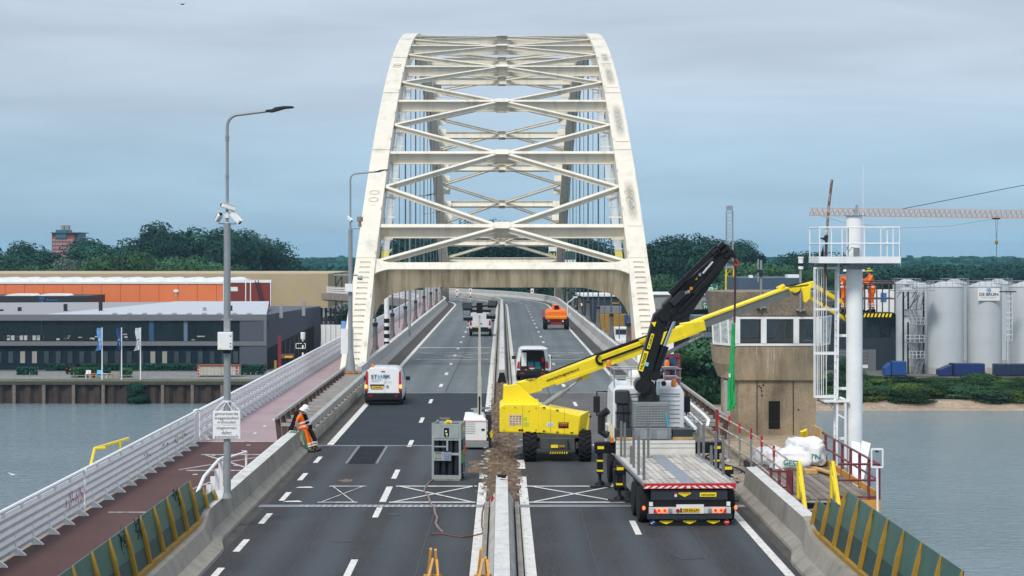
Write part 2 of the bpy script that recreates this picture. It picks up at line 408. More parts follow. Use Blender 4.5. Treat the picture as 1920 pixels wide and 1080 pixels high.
# ---------------------------------------------------------------- bridge deck and road
b = B()
sweep([(-12.5, -.03), (9.9, -.03), (9.9, -1.2), (8.8, -1.5), (-11.6, -1.5), (-12.5, -1.2)], [79.3]+trange(100, 290, 47)+trange(298, 392, 12), b)
struct('bridge_deck', b, M_CONC)
b = B(); sweep([(-12.5, -.03), (8.15, -.03), (8.15, -1.4), (-12.5, -1.4)], [30, 79.0], b)
struct('movable_deck', b, M_CONC)
b = B()
for y in (-4.0, 4.0):
    pass
b.bb((-12.2, 62.0, WZ-2), (9.6, 82.5, -1.6)); b.bb((9.3, 79.5, WZ-2), (12.5, 86, -1.25)); b.bb((-11.5, 116, WZ-2), (10.5, 124, -1.6))
struct('bridge_pier', b, M_CONC)
b = B(); b.bb((-11.5, 316, GZ-2), (10.5, 326, -1.6))
struct('bridge_abutment', b, M_CONC)
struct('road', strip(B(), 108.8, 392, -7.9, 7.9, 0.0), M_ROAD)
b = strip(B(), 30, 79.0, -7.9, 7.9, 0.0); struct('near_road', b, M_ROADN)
b = strip(B(), 79.04, 108.8, .3, 7.9, 0.0); struct('dusty_road_surface', b, M_ROADB)
b = strip(B(), 79.04, 108.8, -7.9, .3, 0.0); struct('fresh_road_surface', b, M_ROADD)
b = strip(B(), 79.2, 345, -7.9, -6.85, .004); strip(b, 79.2, 345, 6.88, 7.9, .004)
b2 = strip(B(), 30, 79, -7.4, -7.0, .004); strip(b2, 30, 64, 7.0, 7.4, .004)
struct('road_edge_dirt', b, M_SHOULD); struct('road_gutter', b2, M_SHOULD)
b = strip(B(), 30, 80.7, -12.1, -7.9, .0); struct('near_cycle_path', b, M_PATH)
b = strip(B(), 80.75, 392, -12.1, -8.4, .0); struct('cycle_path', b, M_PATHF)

# ---------------------------------------------------------------- road markings: each dash a sheet of its own
mk = bpy.data.objects['road']; 
def mark(name, b, m=M_PAINT): return part(name, b, m, mk)
def line(t0, t1, o, w, z=.008): return strip(B(), t0, t1, o-w/2, o+w/2, z)
for a, c in ((79.3, 360),): mark('edge_line', line(a, c, -6.72, .26))
mark('edge_line', line(30, 360, 6.7, .22))
for o in (-.62, .68):
    a = 30
    if o < 0:
        for a, c in ((30, 66.2), (67.4, 72.6), (80.5, 83.6), (85, 91)): mark('centre_line', line(a, c, o, .27))
    else:
        for a, c in ((30, 68), (70.5, 73.5)): mark('centre_line', line(a, c, o, .27))
    mark('centre_line', line(96 if o < 0 else 90, 360, o*1.07, .27))
for t in (48.3, 59.0, 68.9, 80.0, 91.2, 102.8): mark('lane_dash', line(t-1.5, t+1.3, -3.6, .17))
mark('lane_dash', line(61.1, 65.1, -3.6, .2))
t = 115.0
while t < 330: mark('lane_dash', line(t-1.3, t+1.3, -3.45, .2)); mark('lane_dash', line(t-1.3, t+1.3, 3.5, .2)); t += 11.2
for t in (55.4, 66.8, 78.2, 89.5, 100.8): mark('lane_dash', line(t-1.4, t+1.4, 3.65, .17))
for t in (42.2, 47.2, 52.0, 57.3, 62.5, 68.0, 73.6): mark('edge_dash', line(t-1.1, t+1.1, -6.68, .17))
def cross(x0, x1, y0, y1, w, m, z=.012, lo=1.0):
    k = w*3.2
    out = []
    for y in (y0, y1):
        b = B(); b.quad((x0, y-w, z), (x1, y-w, z), (x1, y+w, z), (x0, y+w, z)); mark('box_line', b, m)
    for (ya, yb) in ((y0, y1), (y1, y0)):
        b = B(); b.quad((x0+.1, ya-w, z+.003), (x0+.1, ya+w, z+.003), (x1-.1, yb+w, z+.003), (x1-.1, yb-w, z+.003)); mark('box_diagonal', b, m); z += .003
cross(-3.4, -.8, 61.0, 65.2, .11, M_PAINT)
cross(-5.55, -4.35, 61.0, 65.2, .11, M_PAINTD)
cross(.8, 3.7, 61.0, 65.2, .11, M_PAINT)
for x0, x1 in ((-6.6, -6.0),):
    for y in (61.2, 64.9):
        b = B(); b.quad((x0, y-.15, .012), (x1, y-.15, .012), (x1-.15, y+.2, .012), (x0+.1, y+.1, .012)); mark('box_line', b, M_PAINT)
cross(-6.2, -.8, 143, 152.5, .22, M_PAINTD); cross(.8, 6.2, 143, 152.5, .22, M_PAINTD)
b = B(); b.quad((-6.5, 160.6, .012), (-.9, 160.6, .012), (-.9, 161.3, .012), (-6.5, 161.3, .012)); mark('stop_line', b)
# cycle path marks
pk = bpy.data.objects['near_cycle_path']
for (p, q, w) in (((-11.2, 75.5), (-8.6, 75.5), .13), ((-10.9, 70.0), (-8.7, 70.0), .13), ((-11.0, 75.3), (-8.6, 70.2), .13), ((-11.2, 70.2), (-8.6, 75.3), .13), ((-9.6, 66.8), (-8.7, 66.8), .12), ((-9.9, 64.2), (-9.5, 66.8), .1), ((-11.4, 58.7), (-8.6, 58.7), .07), ((-12, 80.7), (-8.2, 80.7), .12)):
    d = Vector((q[0]-p[0], q[1]-p[1], 0)); n_ = Vector((0, 1, 0)) if abs(d.x) > .6 else Vector((1, 0, 0))
    w_ = w if abs(d.x) > .6 else .05
    P_, Q_ = Vector((p[0], p[1], .004+.002*random.random())), Vector((q[0], q[1], .005))
    part('path_mark', B().quad(P_-n_*w_, Q_-n_*w_, Q_+n_*w_, P_+n_*w_), M_PAINTD, pk)
for t in (84.5, 88, 91.5, 95, 99, 103, 108, 113, 119, 126, 134):
    b = B(); b.quad((-10.35, t-.35, .004), (-10.25, t-.35, .004), (-10.25, t+.35, .004), (-10.35, t+.35, .004)); part('path_dash', b, M_PAINT, bpy.data.objects['cycle_path'])
for x, y in ((-9.4, 71.6), (-10.7, 75.2), (-9.8, 76.9), (-10.4, 68.7), (-9.2, 66.0), (-9.9, 79.2)):
    b = B(); b.quad((x-.08, y-.1, .009), (x+.08, y-.1, .009), (x+.08, y+.1, .009), (x-.08, y+.1, .009)); part('path_stud', b, M_PAINT, pk)
# expansion joints
M_JOINT = mat('joint_steel', (.2, .225, .25), .45, .4, var=.25, scale=6, world=True)
b = B(); b.quad((-7.2, 59.75, .016), (7.2, 59.75, .016), (7.2, 60.35, .016), (-7.2, 60.35, .016)); part('expansion_joint', b, M_JOINT, mk)
b = B()
for i in range(34):
    x = -6.0+i*.17; b.quad((x, 59.8, .02), (x+.06, 59.8, .02), (x+.1, 60.3, .02), (x+.04, 60.3, .02))
part('joint_tooth_marks', b, M_PAINTD, mk)
M_TAR = mat('tar_seam', (.022, .023, .025), .6, var=.3)
for (x0, a, x1, c, w) in ((-3.05, 109, -2.6, 200, .05), (-2.1, 34, -1.95, 59.7, .04), (-4.9, 36, -5.0, 59.7, .03), (2.2, 34, 2.3, 59.7, .04), (-2.6, 60.5, -2.5, 78.8, .03), (2.5, 80, 2.6, 200, .05), (5.2, 34, 5.1, 58, .03)):
    b = B(); n_ = 24; q = [(x0+(x1-x0)*i/n_+.05*mnoise.noise((i*.9, a, 0)), a+(c-a)*i/n_) for i in range(n_+1)]
    b.add([v for x, y in q for v in ((x-w/2, y, .006), (x+w/2, y, .006))], [(2*i, 2*i+1, 2*i+3, 2*i+2) for i in range(n_)]); part('tar_seam', b, M_TAR, mk)
M_OIL = mat('rust_stain', (.15, .105, .08), .9, var=.3, world=True)
for x, y, w, l in ((-5.1, 66.8, .3, .5), (-3.1, 58.2, .26, .22), (-4.2, 52.8, .35, .25), (-1.2, 84.5, .3, .6), (1.6, 86, .5, 1.1), (-2.6, 92, .3, .7), (4.6, 50, .4, .4)):
    b = B(); b.add([(x+w*(.55+.6*random.random())*math.cos(t), y+l*(.55+.6*random.random())*math.sin(t), .007) for t in [2*PI*i/14 for i in range(14)]], [tuple(range(14))]); part('stain', b, M_OIL if y > 59 else M_TAR, mk)
b = B(); b.bb((-7.6, 78.86, -.3), (7.6, 79.14, .012)); part('expansion_joint', b, M_JOINT, mk)
b = B(); b.quad((-6.9, 108.7, .005), (7.5, 108.7, .005), (7.5, 108.95, .005), (-6.9, 108.95, .005)); part('expansion_joint', b, M_CONCM, mk)

# drain grating in the road
g = thing('road_grating', 'dark rectangular steel grating of three panels set in the left carriageway', 'grating', (-5.0, 75.4, 0))
M_GRATE = mat('dark_grating', (.018, .021, .027), .6, .3, var=.2)
for i in range(3):
    b = B(); y = -3.1+i*2.08
    b.bb((-.48, y, .006), (.48, y+2.02, .022)); 
    gp = part('grating_panel', b, M_GRATE, g)
    b = B()
    for k in range(14): b.bb((-.46, y+.06+k*.145, .023), (.46, y+.1+k*.145, .032))
    part('bar', b, M_DARK, gp)
b = B()
for x in (-.58, .5): b.bb((x, -3.2, .004), (x+.03, 3.2, .03)); b.bb((x+.05, -3.2, .004), (x+.08, 3.2, .03))
part('frame', b, M_GALV, g)

# ================================================================ concrete barriers
def mirror(pf, sgn): return [(o*sgn, z) for o, z in pf]
STEP = [(-6.98, 0), (-7.0, .08), (-7.3, .24), (-7.47, .6), (-7.84, .62), (-7.95, 0)]
LOWP = [(-7.28, 0), (-7.3, .08), (-7.54, .26), (-7.62, .82), (-7.96, .84), (-8.06, 0)]
def barrier(name, label, segs, m, group=None):
    """segs: (profile, t0, t1, piece length)"""
    q = segs[0][0]; q = q[0] if isinstance(q[0], list) else q; p0 = RP(segs[0][1], q[0][0])
    r = thing(name, label, 'barrier', p0, 0, group)
    for pf, a, c, ln in segs:
        if isinstance(pf[0], list):
            part('barrier_segment', B().loft([[RP(a+(c-a)*k, u[0]+(v[0]-u[0])*f, u[1]+(v[1]-u[1])*f) for u, v in zip(*pf)] for k, f in ((0, 0), (.25, .12), (.75, .88), (1, 1))]), m, r, world=True); continue
        ts = trange(a, c, ln)
        for i in range(len(ts)-1):
            e = .012
            sub = [ts[i]+e, ts[i+1]-e] if ts[i+1] <= T0 else [ts[i]+e, (ts[i]+ts[i+1])/2, ts[i+1]-e]
            part('barrier_segment', sweep(pf, sub), m, r, world=True)
            tp_ = sorted(pf, key=lambda q: -q[1])[:2]
            if tp_[0][1] == .62: continue
            b = B(); b.loft([[RP(t, tp_[0][0], tp_[0][1]+.005), RP(t, tp_[1][0], tp_[1][1]+.005)] for t in sub], caps=False); part('barrier_top_sheet', B().add(b.v, [(2*i, 2*i+1, 2*i+3, 2*i+2) for i in range(len(sub)-1)]), M_CAP, r, world=True)  # pale sheet over the barrier top, paler than the sides below
    return r
THIN = [(-7.3, 0), (-7.34, .3), (-7.56, .9), (-7.9, .92), (-8.05, 0)]
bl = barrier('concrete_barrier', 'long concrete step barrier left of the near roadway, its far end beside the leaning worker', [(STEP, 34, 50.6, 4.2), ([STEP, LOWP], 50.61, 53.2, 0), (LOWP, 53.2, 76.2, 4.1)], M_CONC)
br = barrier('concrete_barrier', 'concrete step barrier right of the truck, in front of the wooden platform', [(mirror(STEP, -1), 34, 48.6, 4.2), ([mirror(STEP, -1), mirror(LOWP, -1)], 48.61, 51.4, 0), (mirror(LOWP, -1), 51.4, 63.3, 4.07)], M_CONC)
FARP = [(-7.75, 0), (-7.78, .1), (-8.0, .4), (-8.08, .98), (-8.36, 1.0), (-8.4, 0)]
def farprof(sgn): return mirror(FARP, sgn)
barrier('concrete_barrier', 'concrete barrier under the arch along the far left edge, behind the white lettered van', [(farprof(1), 116.5, 290, 8.7), (farprof(1), 290, 388, 7)], M_CONCL)
barrier('concrete_barrier', 'concrete barrier under the arch along the far right edge, curving away behind the orange machine', [(farprof(-1), 116.5, 290, 8.7), (farprof(-1), 290, 390, 7)], M_CONCL)
# outer parapet upstand on the curve
CB = [(-.36, 0), (-.34, .1), (-.2, .3), (-.17, .78), (.17, .78), (.2, .3), (.34, .1), (.36, 0)]
cb = barrier('median_barrier', 'pale concrete median barrier in the near foreground ending at the dug-up strip', [(CB, 34, 61.2, 3.0)], M_CONCL)
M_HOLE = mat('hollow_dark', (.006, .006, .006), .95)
cf = barrier('median_barrier', 'pale hollow median barrier running away down the middle of the bridge', [(CB, 117, 290, 6.9), (CB, 290, 390, 7)], M_CONCL)
b = B(); b.prism([(-.27, 116.96, .02), (.27, 116.96, .02), (.13, 116.96, .62), (-.13, 116.96, .62)], (0, -.012, 0)); part('end_shade_plate', b, M_HOLE, cf, world=True)  # flat dark plate, the shade of the hollow end put into its colour
# timber-like kerb planks beside the median
for o in (-.46, .46):
    part('side_kerb', sweep([(o-.05, 0), (o-.05, .3), (o+.05, .3), (o+.05, 0)], [101, 160, 220, 290]+trange(298, 400, 10)), M_CONCM, cf, world=True)
for o in (-.44, .44):
    part('side_kerb', sweep([(o-.06, 0), (o-.06, .18), (o+.06, .18), (o+.06, 0)], [34, 59.8]), M_CONC, cb, world=True)
b = B()
for y in (60.9,): 
    b.pipe([(-.35, 60.0, .7), (0, 60.1, .8), (.3, 59.9, .78), (.55, 59.8, .5)], .015, 5)
solo('cable_offcut', b, mat('rusty_steel', (.16, .07, .035), .8, var=.3), 'rusty rod lying across the end of the near median barrier', 'rod')
b = B(); b.bb((-.13, 60.75, .78), (.1, 60.95, .84)); b.bb((-.02, 60.55, .78), (.12, 60.7, .83)); b.tube((-.12, 60.9, .83), (.12, 60.6, .85), .03)
solo('power_tool', b, M_INK, 'small black power tool left on top of the near median barrier', 'tool')
b = B(); b.box((-.28, 59.9, .2), (.09, .14, .16)); b.tube((-.28, 59.9, .26), (-.28, 59.9, .34), .03)
solo('red_canister', b, mat('red_plastic', (.5, .012, .012), .4), 'little red canister beside the end of the near median barrier', 'canister')

# ---------------------------------------------------------------- dug-up strip: soil heap as lumpy ground cover
def heap():
    b = B(); rnd = random.Random(3)
    nx, ny = 22, 150; vs = []; y0, y1 = 60.2, 117
    for j in range(ny+1):
        y = y0+(y1-y0)*j/ny
        for i in range(nx+1):
            u = i/nx*2-1
            k = 1+.55*mnoise.noise((y*.33, u*1.2, 5))
            hw = .56 if y < 64 else .74 if y < 80 else .62
            if 69.2 < y < 73.4 and u < 0: hw = 1.35
            x = u*hw*(1+.3*mnoise.noise((y*.5, 9, u)))
            e = max(0, 1-abs(u)**2.2)
            z = -.02+e*(.07+.16*max(0, mnoise.noise((x*1.4, y*.55, 2)))+.07*mnoise.noise((x*5, y*2.2, 3))+.06*mnoise.noise((x*11, y*6, 4)))*k
            vs.append((x, y, z))
    b.add(vs, [(j*(nx+1)+i, j*(nx+1)+i+1, (j+1)*(nx+1)+i+1, (j+1)*(nx+1)+i) for j in range(ny) for i in range(nx)])
    # clods and broken chips
    for _ in range(1500):
        y = rnd.uniform(60.4, 100); u = rnd.gauss(0, .6)
        x = u*(.62 if y < 64 else .8)
        if 69.4 < y < 73 and rnd.random() < .3: x = rnd.uniform(-1.8, -.6)
        r = rnd.uniform(.015, .06)
        z = .03+.06*max(0, 1-abs(u))+rnd.uniform(0, .05)*(1 if abs(x) < .8 else .2)
        d = [Vector((rnd.uniform(-1, 1), rnd.uniform(-1, 1), rnd.uniform(-.6, .6)))*r for _ in range(4)]
        c = Vector((x, y, z)); b.add([c+q for q in d], [(0, 1, 2), (0, 1, 3), (1, 2, 3), (0, 2, 3)])
    return b
M_SOIL = mat('dug_soil', (.115, .072, .042), 1, var=.45, scale=2.6, grain=.45, bscale=12, stain=(.26, .2, .14), stain_amt=.75, stain_scale=(3.5, 1.6, 4), stain_lo=.5, stain_hi=.62, bump=.5, world=True)
o = part('soil', heap(), M_SOIL, None, smooth=False); o['kind'] = 'stuff'; o['label'] = 'brown dug soil and rubble along the opened median'; 
# pale concrete chunks in the soil
rnd = random.Random(11)
chunk = []
for i in range(46):
    y = rnd.uniform(62, 97); x = rnd.choice((-1, 1))*rnd.uniform(.5, .78); s_ = rnd.uniform(.03, .09)
    b = B(); b.box((0, 0, s_*.25), (s_*1.8, s_*1.6, s_*.6), Matrix.Rotation(rnd.uniform(-.3, .3), 3, 'X') @ Matrix.Rotation(rnd.uniform(0, 3), 3, 'Z'))
    o = part('concrete_chunk', b, M_CONCL, None); o.location = (x, y, .06); tag(o, 'small broken pale concrete chunk along the dug soil strip', 'rubble piece', 'broken concrete chunks in the soil')

# ---------------------------------------------------------------- steel ladder-like barriers between joint and arch
def steelframe(sg, label):
    r = thing('steel_barrier', label, 'barrier', (sg*7.9, 79.3, 0))
    a, c = 79.3, 116
    part('inner_rail', B().bb((sg*7.5, a, .56), (sg*7.74, c, .86)), M_GREYP if False else M_GALVB, r, world=True, bevel=.02)
    part('outer_rail', B().bb((sg*8.78, a+.2, .98), (sg*8.9, c, 1.12)), M_GALVB, r, world=True, bevel=.02)
    part('sill', B().bb((sg*7.45, a, 0), (sg*7.8, c, .3)), M_CONCM, r, world=True)
    n = 20
    for i in range(n):
        y = a+.5+(c-a-1)*i/(n-1)
        part('rung', B().bb((sg*7.745, y-.06, .7), (sg*8.7, y+.06, .82)), M_GALVB, r, world=True)
        part('post', B().bar((sg*8.72, y, 0), (sg*8.84, y, 1.0), .1, .2), M_RUST, r, world=True)
        part('strut', B().bar((sg*7.76, y+.12, .3), (sg*7.76, y+.12, .7), .1, .1), M_DARK, r, world=True)
    return r
M_GALVB = mat('dull_galvanised_rail', (.36, .35, .33), .6, .2, var=.15, scale=2)
M_RUST = mat('brown_rusted_post', (.085, .05, .04), .8, var=.3, scale=4)
steelframe(-1, 'ladder-like steel barrier left of the lettered white van, beyond the leaning worker')
steelframe(1, 'ladder-like steel barrier right of the truck cab, before the concrete tower')
b = B(); b.bb((-8.62, 65, 0), (-8.45, 79.8, .32))
solo('path_kerb', b, M_WHITE, 'white painted kerb edging the red cycle path beside the near barrier', 'kerb')
b = B(); b.pipe([(-8.72, 64.2, 0), (-8.72, 64.4, 1.0), (-8.35, 66.2, 1.02), (-8.35, 66.2, 0)], .04, 6)
solo('hoop_rail', b, M_WHITE, 'small white hoop rail beside the foot of the big lamp post', 'rail')

# ================================================================ white railing of the cycle path
rl = thing('white_railing', 'long white steel railing of stacked slotted beams between cycle path and river', 'railing', (-12.1, 40, 0))
def rail(t0, t1, zs, th, o=-12.1, step=8, name='rail_beam'):
    ts = [t0, t1] if t1 <= T0 else trange(t0, t1, 8)
    pf = [(o-th, zs[0]), (o-th, zs[1]), (o+th*.2, zs[1]), (o+th, (zs[0]+zs[1])/2), (o+th*.2, zs[0])]
    return part(name, sweep(pf, ts), M_WHITE, rl, world=True)
for a, c in ((36, 58.6), (58.75, 79.6)):
    for k in range(5): rail(a, c, (.09+k*.213, .298+k*.213), .045)
    part('top_rail', sweep([(-12.1+.055*math.cos(q), 1.24+.055*math.sin(q)) for q in [i*PI/4 for i in range(8)]], [a, c]), M_WHITE, rl, world=True)
b = B(); b.bb((-12.16, 79.7, .05), (-12.04, 80.6, 1.2)); b.bar((-12.1, 79.8, 1.3), (-12.1, 80.5, 1.3), .12, .05); part('joint_panel', b, M_WHITE, rl, world=True)
foot = B(); foot.prism([(-.02, -.04, 0), (.3, -.04, .0), (.26, -.04, .05), (.05, -.04, .2), (-.02, -.04, 1.15)], (0, .08, 0))
src = None; t = 37.0
while t < 79.5:
    if src is None: src = part('post', foot, M_WHITE, rl); src.location = (0, t-40, 0)
    else: inst(src, 'post', rl, (0, t-40, 0))
    t += 1.9
blk = part('spacer', B().bb((-.05, -.1, 1.1), (.05, .1, 1.2)), M_WHITE, rl); blk.location = (0, -2.2, 0)
t = 39.6
while t < 79: inst(blk, 'spacer', rl, (0, t-40, 0)); t += 1.9
# far part: three beams on visible posts, so that gaps read as slots
for k in range(3):
    rail(81, 290, (.16+k*.36, .40+k*.36), .05); rail(290, 390, (.16+k*.36, .40+k*.36), .05)
for k in range(3):
    z0 = .40+k*.36
    rail(81, 290, (z0+.085, z0+.125), .03, name='slot_bar')
rail(81, 290, (1.18, 1.27), .05, name='top_rail'); rail(290, 390, (1.18, 1.27), .05, name='top_rail')
t = 81.6; n_ = 0
wide = B(); wide.bb((-.03, -.42, .1), (.0, .42, 1.2)); wide.prism([(-.02, -.06, 0), (.34, -.06, .0), (.3, -.06, .06), (.05, -.06, .22), (-.02, -.06, 1.15)], (0, .12, 0))
wsrc = part('post', wide, M_WHITE, rl); wsrc.location = (0, t-40, 0)
t += 1.5
while t < 290: inst(wsrc, 'post', rl, (0, t-40, 0)); t += 1.5
b = B()
for (x, y) in ((-12.4, 62.4), (-12.4, 66.4)): pass
P1, P2 = W(170, 880, 63.0), W(226, 845, 68)
yl = thing('yellow_ladder_rail', 'yellow tubular ladder handrail standing outside the white railing over the river', 'handrail', (-12.75, 64, 0))
for dy in (0, 2.4):
    part('upright', B().pipe([(-12.75, 62.8+dy, -2), (-12.75, 62.8+dy, .9), (-12.68, 63.1+dy, 1.42), (-12.4, 63.3+dy, 1.42)] if dy == 0 else [(-12.3, 62.8+dy, -1), (-12.3, 62.8+dy, 1.42)], .05, 6), M_YELB, yl, world=True)
part('top_bar', B().pipe([(-12.68, 63.1, 1.42), (-12.2, 66.2, 1.45)], .05, 6), M_YELB, yl, world=True)
part('mid_bar', B().pipe([(-12.75, 62.9, .85), (-12.3, 65.2, .85)], .045, 6), M_YELB, yl, world=True)
for z in (-1.0, -.5, 0, .4): part('rung', B().pipe([(-12.75, 62.8, z), (-12.3, 65.2, z)], .035, 5), M_YELB, yl, world=True)
# graffiti on the railing
b = B(); rnd = random.Random(5)
for i in range(20):
    y = 58.9+rnd.uniform(-2.6, 0.0)-.2; z = rnd.uniform(.42, .72); b.bar((-12.048, y, z-.05), (-12.048, y+rnd.uniform(-.16, .16), z+rnd.uniform(.02, .16)), .012, .03)
part('graffiti', b, mat('pink_graffiti', (.55, .26, .3), .6), rl, world=True, kind='stuff')
b = B(); rnd = random.Random(6)
for y0 in (72.6, 75.0, 76.6, 69):
    for i in range(9):
        y = y0+rnd.uniform(-.6, .6); z = rnd.uniform(.5, .75); b.bar((-12.048, y, z-.03), (-12.048, y+rnd.uniform(-.2, .2), z+rnd.uniform(-.05, .06)), .012, .018)
part('graffiti', b, M_INK, rl, world=True, kind='stuff')
# white bent railing end near the lamp post
r = thing('white_end_railing', 'short bent white handrail with balusters beside the end of the left green windscreen', 'railing', (-8.3, 55, 0))
part('handrail', B().pipe([(-8.05, 54.2, .75), (-8.35, 55.6, .95), (-8.6, 58.5, 1.05), (-8.62, 61.8, 1.22), (-8.55, 62.8, 1.2), (-8.5, 63.1, .9)], .05, 7), M_WHITE, r, world=True)
for i in range(6):
    y = 54.6+i*1.45; z = .8+.07*i; x = -8.15-.085*i
    part('baluster', B().bar((x, y, 0), (x, y, z), .14, .05), M_WHITE, r, world=True)

# ---------------------------------------------------------------- green windscreens on the near barriers
M_SCREEN = mat('green_tinted_panel', (.03, .115, .095), .35, var=.18, scale=1.2, stain=(.05, .10, .10), stain_amt=.5, stain_scale=(2, 2, 1), spec=.3)
M_SCREEND = mat('dark_lower_panel', (.016, .05, .048), .5, var=.2, spec=.3)
ZS = .61
def screen(sg, label, ys, tops):
    r = thing('windscreen', label, 'windscreen', (sg*7.8, ys[0], 0))
    for i, y in enumerate(ys):
        h = tops[i]; b = B()
        p = Vector((sg*7.68, y, ZS)); q = Vector((sg*(7.68+.28*h/1.35), y, ZS+h))
        b.bar(p, p+(q-p)*.62, .09, .1, (sg, 0, 0)); b.bar(p+(q-p)*.62, q, .1, .1, (sg, 0, 0), .05, .03)
        part('post', b, M_YELD, r, world=True)
        if i+1 < len(ys):
            y2 = ys[i+1]; h2 = min(h, tops[i+1]); e = .05
            def pt(yy, z): return Vector((sg*(7.72+.28*z/1.35), yy, ZS+z))
            for z0, z1, m, nm in ((.02, h2*.42, M_SCREEND, 'lower_panel'), (h2*.42+.004, h2-.02, M_SCREEN, 'glass_panel')):
                b = B(); A = [pt(y+e, z0), pt(y2-e, z0), pt(y2-e, z1), pt(y+e, z1)]; b.prism(A, (sg*.02, 0, 0)); part(nm, b, m, r, world=True)
    b = B(); b.bar((sg*7.68, ys[0], ZS+.05), (sg*7.68, ys[-1], ZS+.05), .1, .1); part('base_rail', b, M_YELD, r, world=True)
    return r
yl_ = [34.0+1.85*i for i in range(10)]
wl = screen(-1, 'green panelled windscreen with ochre posts along the left barrier', [51.4-1.75*i for i in range(10)][::-1]+[53.2, 54.8], [1.12]*10+[.75, .5])
screen(1, 'green panelled windscreen with ochre posts along the right barrier below the yellow steps', [47.0-1.7*i for i in range(8)][::-1]+[48.8, 50.4], [1.4]*8+[1.0, .76])
b = B(); rnd = random.Random(8)
for y0 in (42.4, 44.2, 49.2):
    px, pz = 0, 0
    for i in range(26):
        a = rnd.uniform(0, 6.28); y = y0+rnd.uniform(-.45, .45); z = rnd.uniform(.65, 1.1)
        b.bar((-7.705-.28*z/1.35, y, ZS+z), (-7.705-.28*(z+.1)/1.35, y+.18*math.cos(a), ZS+z+.18*math.sin(a)), .006, .02)
part('graffiti', b, M_INK, wl, world=True, kind='stuff')

# ================================================================ arch bridge
YM, AZ, CC = 221.0, 30.5, .00302
def az(y): return AZ-CC*(y-YM)**2
def slope(y): return -2*CC*(y-YM)
def frame(y):
    tg = Vector((0, 1, slope(y))).normalized(); nm = Vector((0, -tg.z, tg.y)); return tg, nm    # nm points up/out
AX = 8.92
arch = thing('arch_bridge', 'cream steel tied-arch bridge spanning the road with crossed bracing overhead', 'bridge', (0, YM, 0))
RW, RD = 1.3, 1.75
ys = []
y = 116.0
def ribsec(sg, y, w, d, flare=0.0):
    tg, nm = frame(y); c = Vector((sg*AX, y, az(y)-d*.5))
    e = flare
    a = [c+Vector((-w/2, 0, 0))+nm*d/2, c+Vector((w/2, 0, 0))+nm*d/2, c+Vector((w/2, 0, 0))-nm*d/2, c+Vector((-w/2, 0, 0))-nm*d/2]
    return a
ysec = [113.5, 117, 120, 124, 128, 132, 136]+[136+6.07*i for i in range(1, 29)]+[310, 314, 318, 322, 325, 328.5]
ribs = {}
for sg in (-1, 1):
    rb = B(); rb.loft([ribsec(sg, q, RW+.35*max(0, min(1, (132-q)/15)), RD*(1+.2*max(0, (136-q)/20)) if q < 180 else RD) for q in ysec])
    ribs[sg] = part('arch_rib', rb, M_STEEL, arch, world=True)
    # splice lines, ladder rungs and rings on the face of the rib
    b = B()
    for q in [133.5, 150, 163.5, 177, 190]:
        tg, nm = frame(q); c = Vector((sg*AX, q, az(q)-RD*.5))+nm*(RD/2+.012); b.bar(c-Vector((RW/2-.01, 0, 0)), c+Vector((RW/2-.01, 0, 0)), .28, .02, nm)
    part('splice_plate', b, M_STEEL, ribs[sg], world=False).location = -Vector((0, YM, 0))
    b = B()
    for i in range(24):
        q = 119+i*.6; tg, nm = frame(q); d = RD*(1+.2*max(0, (136-q)/20)); c = Vector((sg*AX+.1*sg*0, q, az(q)-d*.5-(d-RD)*0))+nm*(d/2+.06)
        b.bar(c-Vector((.32, 0, 0)), c+Vector((.32, 0, 0)), .04, .04, nm)
        b.bar(c-Vector((.32, 0, 0))-nm*.07, c-Vector((.32, 0, 0)), .04, .04, tg); b.bar(c+Vector((.32, 0, 0))-nm*.07, c+Vector((.32, 0, 0)), .04, .04, tg)
    part('climbing_rung', b, M_STEELD, ribs[sg]).location = -Vector((0, YM, 0))
    b = B()
    for q in [124, 129, 134, 140, 146, 152, 158, 164, 170, 176, 182]:
        tg, nm = frame(q); c = Vector((sg*(AX-RW/2+.05), q, az(q)-RD*.5))+nm*(RD/2+.03); b.bar(c-tg*.25, c+tg*.25, .03, .06, nm)
    part('lug', b, M_STEELD, ribs[sg]).location = -Vector((0, YM, 0))
    b = B()
    for q in (141.3, 142.4, 172.5, 173.3):
        tg, nm = frame(q); c = Vector((sg*AX, q, az(q)-RD*.5))+nm*(RD/2+.015)
        pts = [c+Vector((.33*math.cos(k*PI/8), 0, 0))+tg*(.33*math.sin(k*PI/8)) for k in range(17)]
        b.pipe(pts, .018, 4)
    part('hatch_ring', b, M_STEELD, ribs[sg]).location = -Vector((0, YM, 0))
